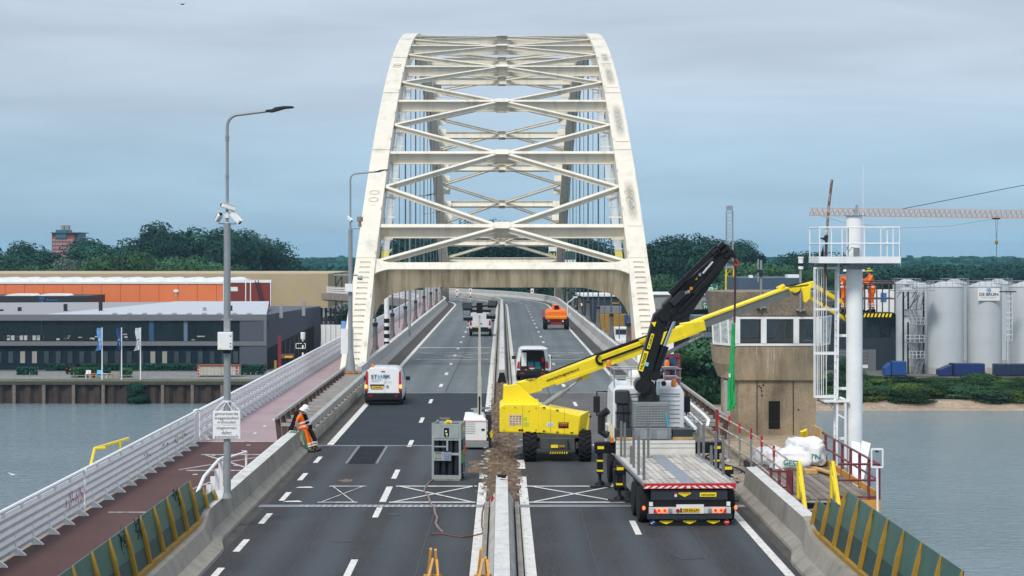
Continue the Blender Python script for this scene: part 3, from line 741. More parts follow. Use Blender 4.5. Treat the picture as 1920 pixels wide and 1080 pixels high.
# dark weathering patches on the right rib
def stainmat():
    m = bpy.data.materials.new('black_weathering'); m.use_nodes = True; t = m.node_tree; n = t.nodes; L = t.links.new; p = n['Principled BSDF']; p.inputs['Roughness'].default_value = .6
    g = n.new('ShaderNodeTexCoord'); mp = n.new('ShaderNodeMapping'); mp.vector_type = 'POINT'; mp.inputs['Location'].default_value = (-1, -1, -1); mp.inputs['Scale'].default_value = (2, 2, 2); L(g.outputs['Generated'], mp.inputs[0])
    sx = n.new('ShaderNodeSeparateXYZ'); L(mp.outputs[0], sx.inputs[0])
    fs = []
    for o_, a in ((sx.outputs[0], .15), (sx.outputs[1], .35)):
        ab = n.new('ShaderNodeMath'); ab.operation = 'ABSOLUTE'; L(o_, ab.inputs[0])
        r_ = n.new('ShaderNodeMapRange'); r_.interpolation_type = 'SMOOTHSTEP'; r_.inputs[1].default_value = 1; r_.inputs[2].default_value = a; L(ab.outputs[0], r_.inputs[0]); fs.append(r_.outputs[0])
    z = n.new('ShaderNodeTexNoise'); z.inputs['Scale'].default_value = 6; z.inputs['Detail'].default_value = 10; z.inputs['Roughness'].default_value = .75; L(g.outputs['Object'], z.inputs['Vector'])
    zr = n.new('ShaderNodeMapRange'); zr.inputs[1].default_value = .3; zr.inputs[2].default_value = .68; L(z.outputs[0], zr.inputs[0])
    a1 = n.new('ShaderNodeMath'); a1.operation = 'MULTIPLY'; L(fs[0], a1.inputs[0]); L(fs[1], a1.inputs[1])
    a2 = n.new('ShaderNodeMath'); a2.operation = 'MULTIPLY'; L(a1.outputs[0], a2.inputs[0]); L(zr.outputs[0], a2.inputs[1])
    mx = n.new('ShaderNodeMix'); mx.data_type = 'RGBA'; L(a2.outputs[0], mx.inputs[0]); mx.inputs[6].default_value = (.71, .655, .55, 1); mx.inputs[7].default_value = (.045, .045, .04, 1); L(mx.outputs[2], p.inputs['Base Color'])
    return m
M_STAIN = stainmat()
for q0, q1 in ((137.5, 145), (151.5, 161), (165, 173), (174, 179.5)):
    b = B(); n_ = 6; vs = []
    for i in range(n_+1):
        q = q0+(q1-q0)*i/n_; tg, nm = frame(q); c = Vector((AX+.05, q, az(q)-RD*.5))+nm*(RD/2+.006)
        vs += [c-Vector((.5, 0, 0)), c+Vector((.5, 0, 0))]
    b.add(vs, [(2*i, 2*i+1, 2*i+3, 2*i+2) for i in range(n_)])
    part('stain', b, M_STAIN, ribs[1], world=True)
# cross beams in arch frame
def xbeam(y, fw=.5, hh=.8, m=M_STEEL, name='cross_beam', x=AX-RW/2+.02, drop=.15):
    tg, nm = frame(y); c = Vector((0, y, az(y)))-nm*drop
    X = Vector((x, 0, 0)); b = B()
    b.bar(c-X, c+X, .05, fw, tg)            # top flange (thickness along nm)
    b.bar(c-nm*(hh/2)-X, c-nm*(hh/2)+X, .05, hh-.06, nm)   # web
    b.bar(c-nm*hh-X, c-nm*hh+X, .05, fw, tg)
    return part(name, b, m, arch, world=True)
def brace(p, q, nm, w=.3, h=.3):
    b = B(); d = (q-p).normalized()
    b.bar(p, q, w, .05, nm); b.bar(p-nm*h/2, q-nm*h/2, .05, h-.06, nm); b.bar(p-nm*h, q-nm*h, w, .05, nm)
    return part('bracing', b, M_STEEL, arch, world=True)
PB = 132.4                                   # portal beam
beams = [137.6+11.914*i for i in range(15)]
nodes = [143.557+11.914*i for i in range(15)]
for q in beams:
    xbeam(q)
    tg, nm = frame(q); c = Vector((0, q, az(q)))-nm*.1
    b = B(); g_ = .62
    b.prism([c+Vector((-g_, 0, 0))+tg*.2, c+Vector((-g_*.7, 0, 0))+tg*.5, c+Vector((g_*.7, 0, 0))+tg*.5, c+Vector((g_, 0, 0))+tg*.2, c+Vector((g_, 0, 0))-tg*.2, c+Vector((g_*.7, 0, 0))-tg*.5, c+Vector((-g_*.7, 0, 0))-tg*.5, c+Vector((-g_, 0, 0))-tg*.2], nm*.03)
    part('gusset_plate', b, M_STEEL, arch, world=True)
    b = B(); b.bar(c-nm*.86-Vector((.45, 0, 0)), c-nm*.86+Vector((.45, 0, 0)), .9, .06, nm)
    part('gusset_plate', b, M_STEELD, arch, world=True)
xi = AX-RW/2+.03
def bp(q, x, dz=0): tg, nm = frame(q); return Vector((x, q, az(q)))-nm*(.17+dz)
for i, q in enumerate(beams):
    ends = [(nodes[i-1] if i > 0 else PB+.6), nodes[i] if i < len(beams)-1 else 2*YM-PB-.6]
    for e in ends:
        ym = (q+e)/2; tg, nm = frame(ym); sgn = 1 if e > q else -1
        for sg in (-1, 1):
            brace(bp(q+sgn*.25, sg*.5), bp(e, sg*xi), nm)
# portal: deep beam with curved haunches
tg, nm = frame(PB)
def pl(x, d, off=0): return Vector((x, PB, az(PB)-.15))-nm*d+tg*off
def portal(y, m, name):
    tg, nm = frame(y); c0 = Vector((0, y, az(y)-.15))
    prof = []
    xs_ = [-(AX-.5)+2*(AX-.5)*i/48 for i in range(49)]
    def dep(x):
        a = abs(x); k = max(0, (a-5.2)/(AX-.5-5.2)); return 1.36+.5*min(1, k*1.5)+1.7*max(0, (a-7.0)/1.4)**2.2
    top = [c0+Vector((x, 0, 0)) for x in xs_]; bot = [c0+Vector((x, 0, 0))-nm*dep(x) for x in xs_]
    b = B(); n_ = len(xs_)
    for off in (-.38, .38):
        b.add([p+tg*off for p in top]+[p+tg*off for p in bot], [(i, i+1, n_+i+1, n_+i) for i in range(n_-1)])
    b.add([p+tg*.38 for p in bot]+[p-tg*.38 for p in bot], [(i, i+1, n_+i+1, n_+i) for i in range(n_-1)])
    o = part(name, b, m, arch, world=True)
    b = B(); 
    def fw(x): return .46+.9*max(0, (abs(x)-7.2)/1.3)**2
    vs = [p-tg*fw(p.x)+nm*.0 for p in top]+[p+tg*fw(p.x) for p in top]+[p-tg*fw(p.x)+nm*.06 for p in top]+[p+tg*fw(p.x)+nm*.06 for p in top]
    fs = []
    for i in range(n_-1):
        for A, C in ((0, 1), (2, 3), (0, 2), (1, 3)): fs.append((A*n_+i, A*n_+i+1, C*n_+i+1, C*n_+i))
    b.add(vs, fs); part('portal_flange', b, M_STEEL, arch, world=True)
    b = B()
    for sg in (-1, 1):
        for i in range(7):
            for k in range(5):
                x = sg*(7.1+.11*k); p = c0+Vector((x, 0, 0))-tg*.385-nm*(.12+.17*i); b.ball(p, .03, 5, 3)
    part('rivet', b, M_STEELD, o).location = (0, 0, 0) if False else -Vector((0, YM, 0))
    return o
M_PORT = mat('weathered_portal_paint', (.66, .545, .365), .55, var=.1, scale=.8, stain=(.13, .085, .03), stain_amt=.85, stain_scale=(1.4, .15, .12), stain_lo=.42, stain_hi=.66, world=True)
portal(PB, M_PORT, 'portal_beam'); 
_y = 2*YM-PB
xbeam(_y, .7, 1.1, name='portal_beam')
for x in (-3.35, -.75): 
    b = B(); b.ball((x, 134, 6.15), (.8, .6, .45), 12, 6)
    pass
# hangers
HY = [142.8+22.3*i*.5 for i in range(15)]
M_CABLE = mat('blue_grey_cable', (.10, .14, .18), .5, .3, var=.2)
M_CABD = mat('dark_cable_sleeve', (.05, .052, .058), .5, .2)
M_SOCK = mat('brown_grey_socket', (.15, .14, .13), .6, .2, var=.2, stain=(.1, .06, .04), stain_amt=.6, stain_scale=(2, 2, 1))
for q in HY:
    for sg in (-1, 1):
        dbl = (HY.index(q) % 2 == 0)
        hg = None
        for dy in ((-.35, .35) if dbl else (0,)):
            b = B(); b.tube((sg*AX, q+dy, 1.0), (sg*AX, q+dy, az(q+dy)-RD), .055 if dbl else .035, n=6)
            hg2 = part('hanger', b, M_CABLE if dy <= 0 else M_CABD, arch, world=True)
            if dbl:
                b = B(); b.lathe((sg*AX, q+dy, 0), [(.42, -.02), (.36, .25), (.17, 1.1), (.13, 2.3), (.15, 2.35), (.15, 2.6), (.09, 2.65)], 10)
                part('socket', b, M_SOCK if dy <= 0 else M_GREYP, hg2, smooth=True).location = -Vector((0, YM, 0))
                b = B(); b.tube((sg*AX, q+dy, 2.36), (sg*AX, q+dy, 2.62), .165, n=10); part('sleeve', b, M_DARK, hg2).location = -Vector((0, YM, 0))
# maintenance brackets and lattice side panels along the inner face of the ribs
M_MESH = mat('pale_mesh_panel', (.62, .62, .6), .5, var=.08, alpha=.45)
M_YMESH = mat('yellow_mesh_panel', (.7, .58, .1), .5, var=.08, alpha=.6)
for sg in (-1, 1):
    qs = [134.6+1.55*i for i in range(0, 28)]
    for i, q in enumerate(qs):
        tg, nm = frame(q); c = Vector((sg*(AX-RW/2), q, az(q)-RD*.62))
        if i % 2 == 0:
            b = B(); b.bar(c, c-Vector((sg*.85, 0, 0)), .16, .05, nm); part('bracket', b, M_STEEL, arch, world=True)
        if i < 28:
            c2 = c-Vector((sg*.45, 0, 0)); q2 = q+1.5; d2 = Vector((sg*(AX-RW/2)-sg*.45, q2, az(q2)-RD*.62))
            b = B(); b.bar(c2, d2, .5, .02, nm); part('walkway_panel', b, M_YMESH if i in (0, 2) else M_MESH, arch, world=True)
# far half: brackets under ribs
for sg in (-1, 1):
    for i in range(18):
        q = 300-4.2*i; tg, nm = frame(q); c = Vector((sg*(AX-RW/2), q, az(q)-RD*.5)); b = B(); b.bar(c, c-Vector((sg*.95, 0, 0)), .9, .1, tg); part('bracket', b, M_STEEL, arch, world=True)
# pale notice boards on the feet of the near ribs
for sg in (-1, 1):
    q = 119.2; b = B(); b.bb((sg*AX-.05, 112.9, 1.9), (sg*AX+.65, 113.0, 3.3)); part('notice_board', b, M_WHITE, arch, world=True)
# ================================================================ wheels and vehicles
def wheel(parent, c, r, w, ax=Vector((1, 0, 0)), M=None, rimm=None, lugs=0, out=1, world=True, rr=.58):
    """tyre + rim; axle along x"""
    def X(b): return b.xf(M) if M is not None else b
    b = B(); b.lathe((0, 0, 0), [(r*rr, -w/2), (r*.93, -w/2), (r, -w*.36), (r, w*.36), (r*.93, w/2), (r*rr, w/2)], 24, 'x')
    if lugs:
        for i in range(lugs):
            t = 2*PI*i/lugs
            for sg in (-1, 1):
                tt = t+(PI/lugs if sg > 0 else 0)
                R = Matrix.Rotation(tt, 3, 'X') @ Matrix.Rotation(sg*.5, 3, 'Z')
                b.box(Matrix.Rotation(tt, 3, 'X') @ Vector((sg*w*.24, 0, r+.01)), (w*.5, r*.12, .06), R)
    b.v = [tuple(Vector(v)+Vector(c)) for v in b.v]
    t = part('wheel', X(b), M_RUBBER, parent, world=world, smooth=35)
    b = B(); b.lathe(c, [(.02, -w*.2), (r*rr*.3, -w*.22), (r*rr*.5, -w*.1), (r*rr*.9, -w*.3), (r*rr, -w*.45), (r*rr, w*.45), (r*rr*.9, w*.3), (r*rr*.5, w*.1), (r*rr*.3, w*.22), (.02, w*.2)], 18, 'x')
    part('rim', X(b), rimm or M_GALV, t, world=world, smooth=35)
    return t

def vansec(w, zb, zbelt, zr, wr, k=1):
    h = [(w, zb), (w+.02, zb+.25), (w, zbelt), (wr, zr-.16), (wr-.10, zr-.05), (wr-.3, zr)]
    return [(-x, z) for x, z in h][::1]+[(x, z) for x, z in reversed(h)]
def panel_van(name, label, loc, w, L, h, rz=0, group=None, zb=.28, wr=None, open_back=False):
    r = thing(name, label, 'van', loc, rz, group)
    wr = wr or w*.86; zbelt = h*.56
    ysn = [(0, 0, 0), (.04, 1, 1), (L*.35, 1, 1), (L*.6, 1, 1), (L*.72, 1, .98)]
    secs = []
    for y, kw, kh in ((0.0, .985, .985), (.12, 1, 1), (L*.35, 1, 1.0), (L*.62, 1, .995), (L*.70, .99, .96)):
        secs.append([Vector((x*kw, y+(.10*max(0, (z-zbelt)/(h-zbelt)) if y < .05 else 0), zb+(z-zb)*kh)) for x, z in vansec(w, zb, zbelt, h, wr)])
    for y, kw, ht in ((L*.84, .97, zbelt+.12), (L*.97, .9, zbelt-.12), (L, .82, zbelt-.3)):
        q = []
        for x, z in vansec(w, zb, zbelt, h, wr):
            zz = zb+(z-zb)*(ht-zb)/(h-zb); q.append(Vector((x*kw, y, zz)))
        secs.append(q)
    b = B(); b.loft(secs, caps=True)
    part('body', b, M_VAN, r, smooth=30)
    for sx in (-1, 1):
        for yy in (L*.2, L*.8): wheel(r, (sx*(w-.1), yy, .33), .33, .21, world=False)
        b = B(); b.prism([(sx*(w+.0), L*.66, zbelt+.04), (sx*(w+.0), L*.80, zbelt+.04), (sx*(wr+.05), L*.69, h-.24), (sx*(wr+.05), L*.66, h-.24)], (sx*.012, 0, 0)); part('side_window', b, M_GLASS, r)
        b = B(); b.box((sx*(w+.14), L*.72, zbelt+.1), (.22, .12, .2)); part('mirror', b, M_BLACK, r, bevel=.03)
    b = B(); b.prism([(-w*.8, L*.705, h-.2), (w*.8, L*.705, h-.2), (w*.86, L*.85, zbelt+.12), (-w*.86, L*.85, zbelt+.12)], (0, .02, .03)); part('windscreen', b, M_GLASS, r)
    return r
def tail(r, w, h, zbelt, lightw=.09, z0=.62, z1=1.5, lit=True, m=M_RED, tilt=.1):
    for sx in (-1, 1):
        b = B(); b.prism([(sx*(w-.02), -.015, z0), (sx*(w-.02-lightw*1.5), -.015, z0), (sx*(w-.1-lightw*.6), .03, z1), (sx*(w-.07), .03, z1)], (0, .06, 0)); l = part('tail_light', b, m, r)
        if lit:
            zm = z0+(z1-z0)*.24; b = B(); b.bb((sx*(w-.035), -.026, zm-.07), (sx*(w-.035-lightw), .0, zm+.1)); part('lit_lens', b, M_ORL if lit == 1 else M_REDL, l)

# --- lettered white van
v = panel_van('delivery_van', 'white delivery van lettered STRUIJK with amber roof beacon, driving away in the left lane', (-5.86, 100.2, 0), .93, 4.5, 1.84, zb=.30, wr=.80)
tail(v, .93, 1.84, 1.03, .1, .66, 1.66)
b = B(); b.box((0, .0, .42), (1.86, .16, .36)); part('bumper', b, M_BLACK, v, bevel=.04)
b = B(); b.bb((-.86, .02, .02+.06), (.86, .6, .3)); part('undertray', b, M_INK, v)
for sx in (-1, 1):
    b = B(); b.bb((sx*.55, -.09, .44), (sx*.72, -.075, .5)); part('reflector', b, M_RED, v)
    b = B(); b.prism([(sx*.93, -.01, .5), (sx*.8, -.02, .5), (sx*.8, -.02, .66), (sx*.92, -.01, .78)], (0, .08, 0)); part('corner_trim', b, M_BLACK, v)
b = B(); b.bb((.068, -.012, .6), (.074, .0, 1.0)); b.prism([(.068, -.004, 1.0), (.074, -.004, 1.0), (.074, .07, 1.62), (.068, .07, 1.62)], (0, .02, 0)); part('door_seam', b, M_GALV, v)
b = B(); b.bb((-.66, -.02, .88+.08), (.03, .01, 1.02)); part('handle_strip', b, M_BLACK, v)
b = B(); b.bb((-.6, -.022, .81), (-.02, -.004, .935)); pp = part('number_plate', b, M_PLATE, v)
b = B(); b.bb((-.62, -.024, .81), (-.57, -.006, .935)); part('plate_band', b, M_NAVY, pp)
text('plate_text', 'V-38-KPL', .42, M_INK, (-.29, -.026, .872), (0, 0, 0), pp, height=.075)
b = B(); b.tube((.2, -.03, .93), (.2, 0, .93), .06, n=12); part('badge', b, M_GALV, v)
b = B(); b.bb((-.12, -.0+.03, 1.655), (.06, .09, 1.685)); part('brake_light', b, M_RED, v)
zt = 1.40; ty = .035
tl = Vector((0, ty, zt)); rx = -math.atan2(.1, .8)
for s_, x_, w_, m_ in (('ST', -.43, .30, M_NAVY), ('R', -.19, .14, M_LBLUE), ('UIJK', .14, .48, M_NAVY)):
    text('lettering', s_, w_, m_, (x_-.03, .014, zt), (rx, 0, 0), v, height=.2, bold=.02)
b = B(); b.prism([(-.24, .0, 1.33), (-.14, .0, 1.33), (-.1, -.006, 1.22)], (0, .008, 0)); part('logo_tail', b, M_LBLUE, v)
for k, (x0, x1) in enumerate(((-.6, -.2), (-.62, -.25), (0, .4))):
    b = B(); b.bb((x0, -.006+.008*0, 1.235-.045*k+.0), (x1, .0, 1.25-.045*k)); part('small_lettering', b, M_GALV, v)
b = B(); b.lathe((-.56, .75, 1.83), [(.07, 0), (.07, .04), (.06, .12), (.02, .15)], 10); part('beacon', b, M_AMBER, v)

# --- white van with open back
v = panel_van('work_van', 'white work van with its back open showing crates and tools, parked in the right carriageway', (1.82, 119.5, 0), .96, 4.9, 1.93, zb=.3, wr=.82)
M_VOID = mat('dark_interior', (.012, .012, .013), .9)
b = B(); b.prism([(-.74, -.012, .62), (.74, -.012, .62), (.76, -.012, 1.05), (.66, .06, 1.72), (.55, .06, 1.78), (-.55, .06, 1.78), (-.66, .06, 1.72), (-.76, -.012, 1.05)], (0, .02, 0)); part('load_shade_plate', b, M_VOID, v)  # flat dark plate on the closed body, its colour stands for load space shade
tail(v, .96, 1.93, 1.08, .12, .72, 1.12, lit=False)
b = B(); b.box((0, -.02, .44), (1.9, .2, .34)); part('bumper', b, M_BLACK, v, bevel=.04)
for sx in (-1, 1):
    b = B(); b.bb((sx*.5, -.13, .4), (sx*.74, -.11, .47)); part('reflector', b, M_RED, v)
b = B(); b.box((0, -.45, 1.93), (1.5, 1.0, .06), Matrix.Rotation(rad(4), 3, 'X')); part('raised_tailgate', b, M_VAN, v, bevel=.02)
M_TEAL = mat('teal_plastic_case', (.01, .16, .2), .5)
for (x, z, sx_, sz, m, nm) in ((-.52, 1.25, .3, .8, M_WHITE, 'shelf_panel'), (-.12, .98, .34, .26, M_TEAL, 'tool_case'), (.28, .98, .3, .26, M_TEAL, 'tool_case'), (.3, .76, .36, .16, M_TEAL, 'tool_case'), (-.1, .8, .3, .12, M_RED, 'red_crate'), (-.05, .72, .3, .07, M_WHITE, 'paper_box'), (.6, 1.22, .14, .3, M_RED, 'extinguisher'), (0, .655, 1.4, .05, M_DARK, 'load_sill')):
    b = B(); b.bb((x-sx_/2, -.035, z-sz/2), (x+sx_/2, -.016, z+sz/2)); part(nm, b, m, v, bevel=.006)
for x in (-.4, -.05, .58):
    b = B(); b.bb((x-.04, -.05, .57), (x+.04, -.03, .68)); part('timber_end', b, M_TIMB, v)
b = B(); b.box((1.0, -.15, 1.05), (.06, .32, .85), Matrix.Rotation(.2, 3, 'Z')); part('open_side_door', b, M_VAN, v, bevel=.02)

# --- far white van
v = panel_van('white_pickup_van', 'small far white van on the left carriageway behind the lighting tower', (-1.95, 183, 0), .99, 5.2, 2.15, zb=.5, wr=.84)
tail(v, .99, 2.15, 1.2, .14, 1.0, 1.45, lit=False)
b = B(); b.box((0, -.02, .62), (2.0, .2, .42)); part('bumper', b, M_BLACK, v, bevel=.03)
b = B(); b.bb((-.5, -.13, .78), (0, -.125, .9)); part('number_plate', b, M_PLATE, v)
for sx in (-1, 1):
    b = B(); b.bb((sx*.74, -.13, .72), (sx*.92, -.125, .82)); part('reversing_lamp', b, M_REFL, v)
b = B(); b.tube((.08, -.03, 1.15), (.08, 0, 1.15), .07, n=8); part('badge', b, M_INK, v)
b = B(); b.bb((-.9, 1.0, 2.15), (.95, 1.1, 2.35)); b.bb((-.9, 2.6, 2.15), (.95, 2.7, 2.35)); part('roof_bars', b, M_BLACK, v)

# --- far orange boom lift
r = thing('orange_boom_lift', 'orange self-propelled boom lift driving away far down the right carriageway', 'boom lift', (5.35, 199, 0))
for sx in (-1, 1):
    for yy in (.6, 3.1): wheel(r, (sx*1.05, yy, .55), .55, .4, world=False, lugs=14, rimm=M_ORANGE)
b = B(); b.bb((-.6, .3, .45), (.6, 3.5, .98)); b.bb((-1.0, .45, .45), (1.0, .75, .65)); b.bb((-1.0, 2.95, .45), (1.0, 3.25, .65)); part('chassis', b, mat('dark_red_chassis', (.25, .03, .015), .6), r)
secs = []
for y, w_, z0, z1 in ((0, .98, 1.05, 1.8), (.15, 1.05, 1.0, 1.95), (.9, 1.08, 1.0, 2.05), (2.6, 1.05, 1.0, 1.95), (3.4, 1.05, 1.15, 1.9)):
    secs.append([Vector(p) for p in ((-w_, y, z0), (w_, y, z0), (w_, y, z1-.25), (w_*.8, y, z1), (-w_*.8, y, z1), (-w_, y, z1-.25))])
part('turret', B().loft(secs), M_ORANGE, r, smooth=30, bevel=.03)
b = B()
for i in range(11):
    x = -.95+i*.18; b.prism([(x, -.006, 1.24), (x+.09, -.006, 1.24), (x+.14, -.006, 1.38), (x+.05, -.006, 1.38)], (0, .01, 0))
part('hazard_stripe', b, M_YEL, r)
b = B(); b.bb((-.28, .3, 1.9), (.28, 4.5, 2.4)); b.bb((-.45, .6, 1.9), (.45, 1.6, 2.25)); part('boom', b, M_ORANGE, r, bevel=.03)
b = B(); b.bb((-.2, .2, 1.75), (.24, .29, 2.38)); part('boom_end', b, M_INK, r)
for sx in (-1, 1):
    b = B(); b.bb((sx*.35, .03, 1.62), (sx*.8, .1, 1.74)); part('vent', b, M_RED, r)
b = B()
for x in (-1.35, -1.2): b.tube((x, .6, .95), (x, .6, 1.95), .03, n=5)
b.tube((-1.35, .6, 1.95), (-1.2, .6, 1.95), .03, n=5); b.tube((-1.35, .6, 1.45), (-1.2, .6, 1.45), .03, n=5)
part('side_rail', b, M_RED, r)

# ================================================================ yellow boom lift
YB = 72.6
def P52(px, py, Y=YB): return W(px, py, Y)
r = thing('yellow_boom_lift', 'big yellow telescopic boom lift standing over the dug-up median, boom reaching right', 'boom lift', (2.0, 74.2, 0))
LIFT = r
M_CHAS = mat('grey_green_chassis', (.075, .082, .075), .6, .2, var=.2, scale=3)
for x in (1.02, 2.99):
    for y in (73.2, 76.1): wheel(r, (x, y, .54), .54, .46, lugs=18, rimm=M_YEL)
b = B(); b.bb((1.38, 72.95, .42), (2.63, 76.5, .86)); b.bb((1.25, 73.05, .45), (2.76, 73.4, .68)); b.bb((1.25, 75.9, .45), (2.76, 76.3, .68)); b.bb((1.2, 73.0, .84), (2.8, 76.2, .98))
part('chassis', b, M_CHAS, r, world=True, bevel=.02)
b = B(); b.prism([(1.72, 72.78, .28), (2.36, 72.78, .28), (2.36, 72.72, .86), (1.72, 72.72, .86)], (0, .2, 0)); bp_ = part('bumper_plate', b, M_CHAS, r, world=True, bevel=.02)
b = B(); b.bb((1.76, 72.705, .52), (2.02, 72.72, .63)); part('label', b, M_YEL, bp_, world=True)
b = B(); b.bb((2.06, 72.705, .54), (2.26, 72.72, .62)); part('label', b, M_YELD, bp_, world=True)
b = B(); b.bb((1.71, 72.755, .3), (2.37, 72.77, .385)); part('label', b, M_INK, bp_, world=True)
b = B()
for i in range(8):
    x = 1.72+i*.083; b.prism([(x, 72.745, .305), (x+.035, 72.745, .305), (x+.06, 72.745, .38), (x+.025, 72.745, .38)], (0, .008, 0))
part('hazard_stripe', b, M_YEL, bp_, world=True)
# turret: counterweight block and hoods
def px52(pts, Y=73.0): return [W(px, py, Y) for px, py in pts]
b = B(); b.prism(px52([(936.5, 811), (936.5, 762), (944, 757), (1012, 757), (1012, 813)]), (0, 2.5, 0)); cw = part('counterweight', b, M_YEL, r, world=True, bevel=.05)
b = B(); b.prism(px52([(1011, 812.5), (1011, 760), (1089, 779), (1084, 817)], 72.98), (0, .95, 0)); h1 = part('engine_hood', b, M_YEL, r, world=True, bevel=.05)
q = px52([(1084, 817), (1089, 779)], 72.98)
b = B(); b.add([q[0], q[1], q[1]+Vector((.33, .62, .12)), q[0]+Vector((.3, .62, .12)), q[0]+Vector((-.2, .95, .0)), q[1]+Vector((-.2, .95, 0))], [(0, 1, 2, 3), (1, 5, 2), (0, 3, 4), (3, 2, 5, 4), (0, 4, 5, 1)]); part('hood_end', b, M_YEL, r, world=True)
b = B(); b.prism(px52([(1011, 812.5), (1011, 757), (1106, 776), (1103, 815)], 74.6), (0, .95, 0)); part('engine_hood', b, M_YEL, r, world=True, bevel=.05)
b = B(); b.bb((1.3, 73.2, 1.0), (3.0, 75.3, 1.16)); part('turntable', b, M_CHAS, r, world=True)
b = B(); b.prism(px52([(942, 759), (945, 723), (972, 720), (984, 733), (1020, 762)], 73.55), (0, .12, 0)); b.prism(px52([(942, 759), (945, 723), (972, 720), (984, 733), (1020, 762)], 74.5), (0, .12, 0)); b.prism(px52([(942, 759), (944, 723), (952, 722), (952, 759)], 73.67), (0, .84, 0)); part('boom_yoke', b, M_YEL, r, world=True, bevel=.02)
# details on counterweight
b = B(); q = px52([(954, 777.5), (978, 777.5), (978, 798), (954, 798)], 72.992); b.prism(q, (0, .006, 0)); pf = part('control_panel', b, mat('pale_panel', (.62, .5, .33), .6), cw, world=True)
b = B(); rnd = random.Random(2)
for i in range(4):
    for k in range(4):
        c = W(957.5+i*6+rnd.uniform(-.8, .8), 781+k*4.6, 72.985); b.box(c, (.03+.02*rnd.random(), .008, .03))
part('switch', b, M_INK, pf, world=True)
for (x0, y0, x1, y1) in ((981, 782, 988, 789), (981, 792, 992, 799)):
    b = B(); b.prism(px52([(x0, y0), (x1, y0), (x1, y1), (x0, y1)], 72.992), (0, .006, 0)); part('label', b, mat('greenish_label', (.5, .62, .05), .5), cw, world=True)
b = B(); b.prism(px52([(972, 805), (981, 805), (981, 807.5), (972, 807.5)], 72.97), (0, .03, 0)); part('latch', b, M_INK, cw, world=True)
b = B(); b.prism(px52([(979.6, 760), (980.2, 760), (980.2, 811), (979.6, 811)], 72.994), (0, .004, 0)); part('panel_seam', b, M_YELD, cw, world=True)
for (x0, y0, x1, y1, m) in ((1047, 792, 1066, 803, M_INK), (1025, 792.5, 1038, 799.5, M_REFL)):
    b = B(); b.prism(px52([(x0, y0), (x1, y0), (x1, y1), (x0, y1)], 72.972), (0, .006, 0)); lb = part('label', b, m, h1, world=True)
    if m is M_INK:
        for k, (mm, s_) in enumerate(((M_YEL, 'KOMMER'), (M_ORANGE, 'VERHUUR'), (M_RED, 'hoogwerkers'))):
            c = W((x0+x1)/2, y0+2.4+k*3.1, 72.965); o = text('label_text', s_, .3, mm, c-absloc(lb), (0, 0, 0), lb, height=.042)
    else:
        c = W((x0+x1)/2, (y0+y1)/2, 72.965); text('label_text', 'JLG', .2, M_LBLUE, c-absloc(lb), (0, 0, 0), lb, height=.1, bold=.04)
b = B()
for (x0, y0, x1, y1, Y) in ((1032, 764, 1032.6, 813, 72.972), (1058, 770, 1058.6, 815, 72.972)): b.prism(px52([(x0, y0), (x1, y0), (x1, y1), (x0, y1)], Y), (0, .004, 0))
part('panel_seam', b, M_YELD, h1, world=True)
b = B()
for px, py in ((1020, 808), (1045, 810), (1072, 811), (1020, 764), (1045, 769)): b.box(W(px, py, 72.96), (.09, .03, .03))
for px, py in ((945, 765), (1005, 765), (945, 806), (1005, 806), (992, 771), (966, 764)): b.box(W(px, py, 72.985), (.03, .02, .03))
part('latch', b, M_INK, r, world=True)
b = B()
for k in range(3): b.pipe([W(984+k*3, 716+k, 74.0), W(992+k*3, 709, 73.95), W(1003+k*2, 708, 74.1), W(1030, 699-k*.5, 74.4), W(1120, 664-k*.5, 75.2)], .02, 4)
part('hose', b, M_INK, r, world=True)
b = B(); b.lathe(W(1010, 763, 73.9), [(.09, -.3), (.09, .3)], 10, 'y'); part('pivot_pin', b, M_CHAS, r, world=True)
b = B(); b.lathe(W(1107, 781, 74.58), [(.04, -.02), (.04, .02)], 10, 'y'); part('lifting_eye', b, M_INK, r, world=True)
b = B(); b.bar(W(1098, 781, 73.9), W(1098, 812, 73.9), .05, .1, (0, 1, 0)); part('handle', b, M_YELD, r, world=True)
# telescopic boom
p0, p1, p2 = W(981, 729, 74.1), W(1302, 612, 76.7), W(1476, 548, 79.2)
b = B(); b.bar(p0, p1, .40, .42); b.bar(W(973, 729, 74.05), W(1010, 720, 74.35), .44, .5); mb = part('main_boom', b, M_YEL, r, world=True, bevel=.02)
d = (p1-p0).normalized(); sd_ = d.cross(Vector((0, 0, 1))).normalized(); up_ = sd_.cross(d)
b = B(); b.bar(p0+d*1.2-up_*.2+sd_*.21, p1-up_*.2+sd_*.21, .03, .12, up_); part('boom_flange', b, M_YEL, mb, world=True)
b = B(); b.bar(p1-d*.5+up_*.02, p1+d*.35-up_*.06, .48, .52, up_, .46, .38); part('boom_collar', b, M_YEL, r, world=True, bevel=.03)
M_FLY = mat('shaded_boom_grey', (.17, .175, .165), .6, .1, var=.12)  # shade on the side of the yellow boom put into a grey colour
b = B(); b.bar(p1, p2, .30, .32); fly = part('fly_boom', b, M_FLY, r, world=True)
d2 = (p2-p1).normalized(); sd2 = d2.cross(Vector((0, 0, 1))).normalized(); up2 = sd2.cross(d2)
b = B(); b.bar(p1+up2*.185, p2+up2*.185, .36, .07, up2); part('boom_flange', b, M_YEL, fly, world=True)
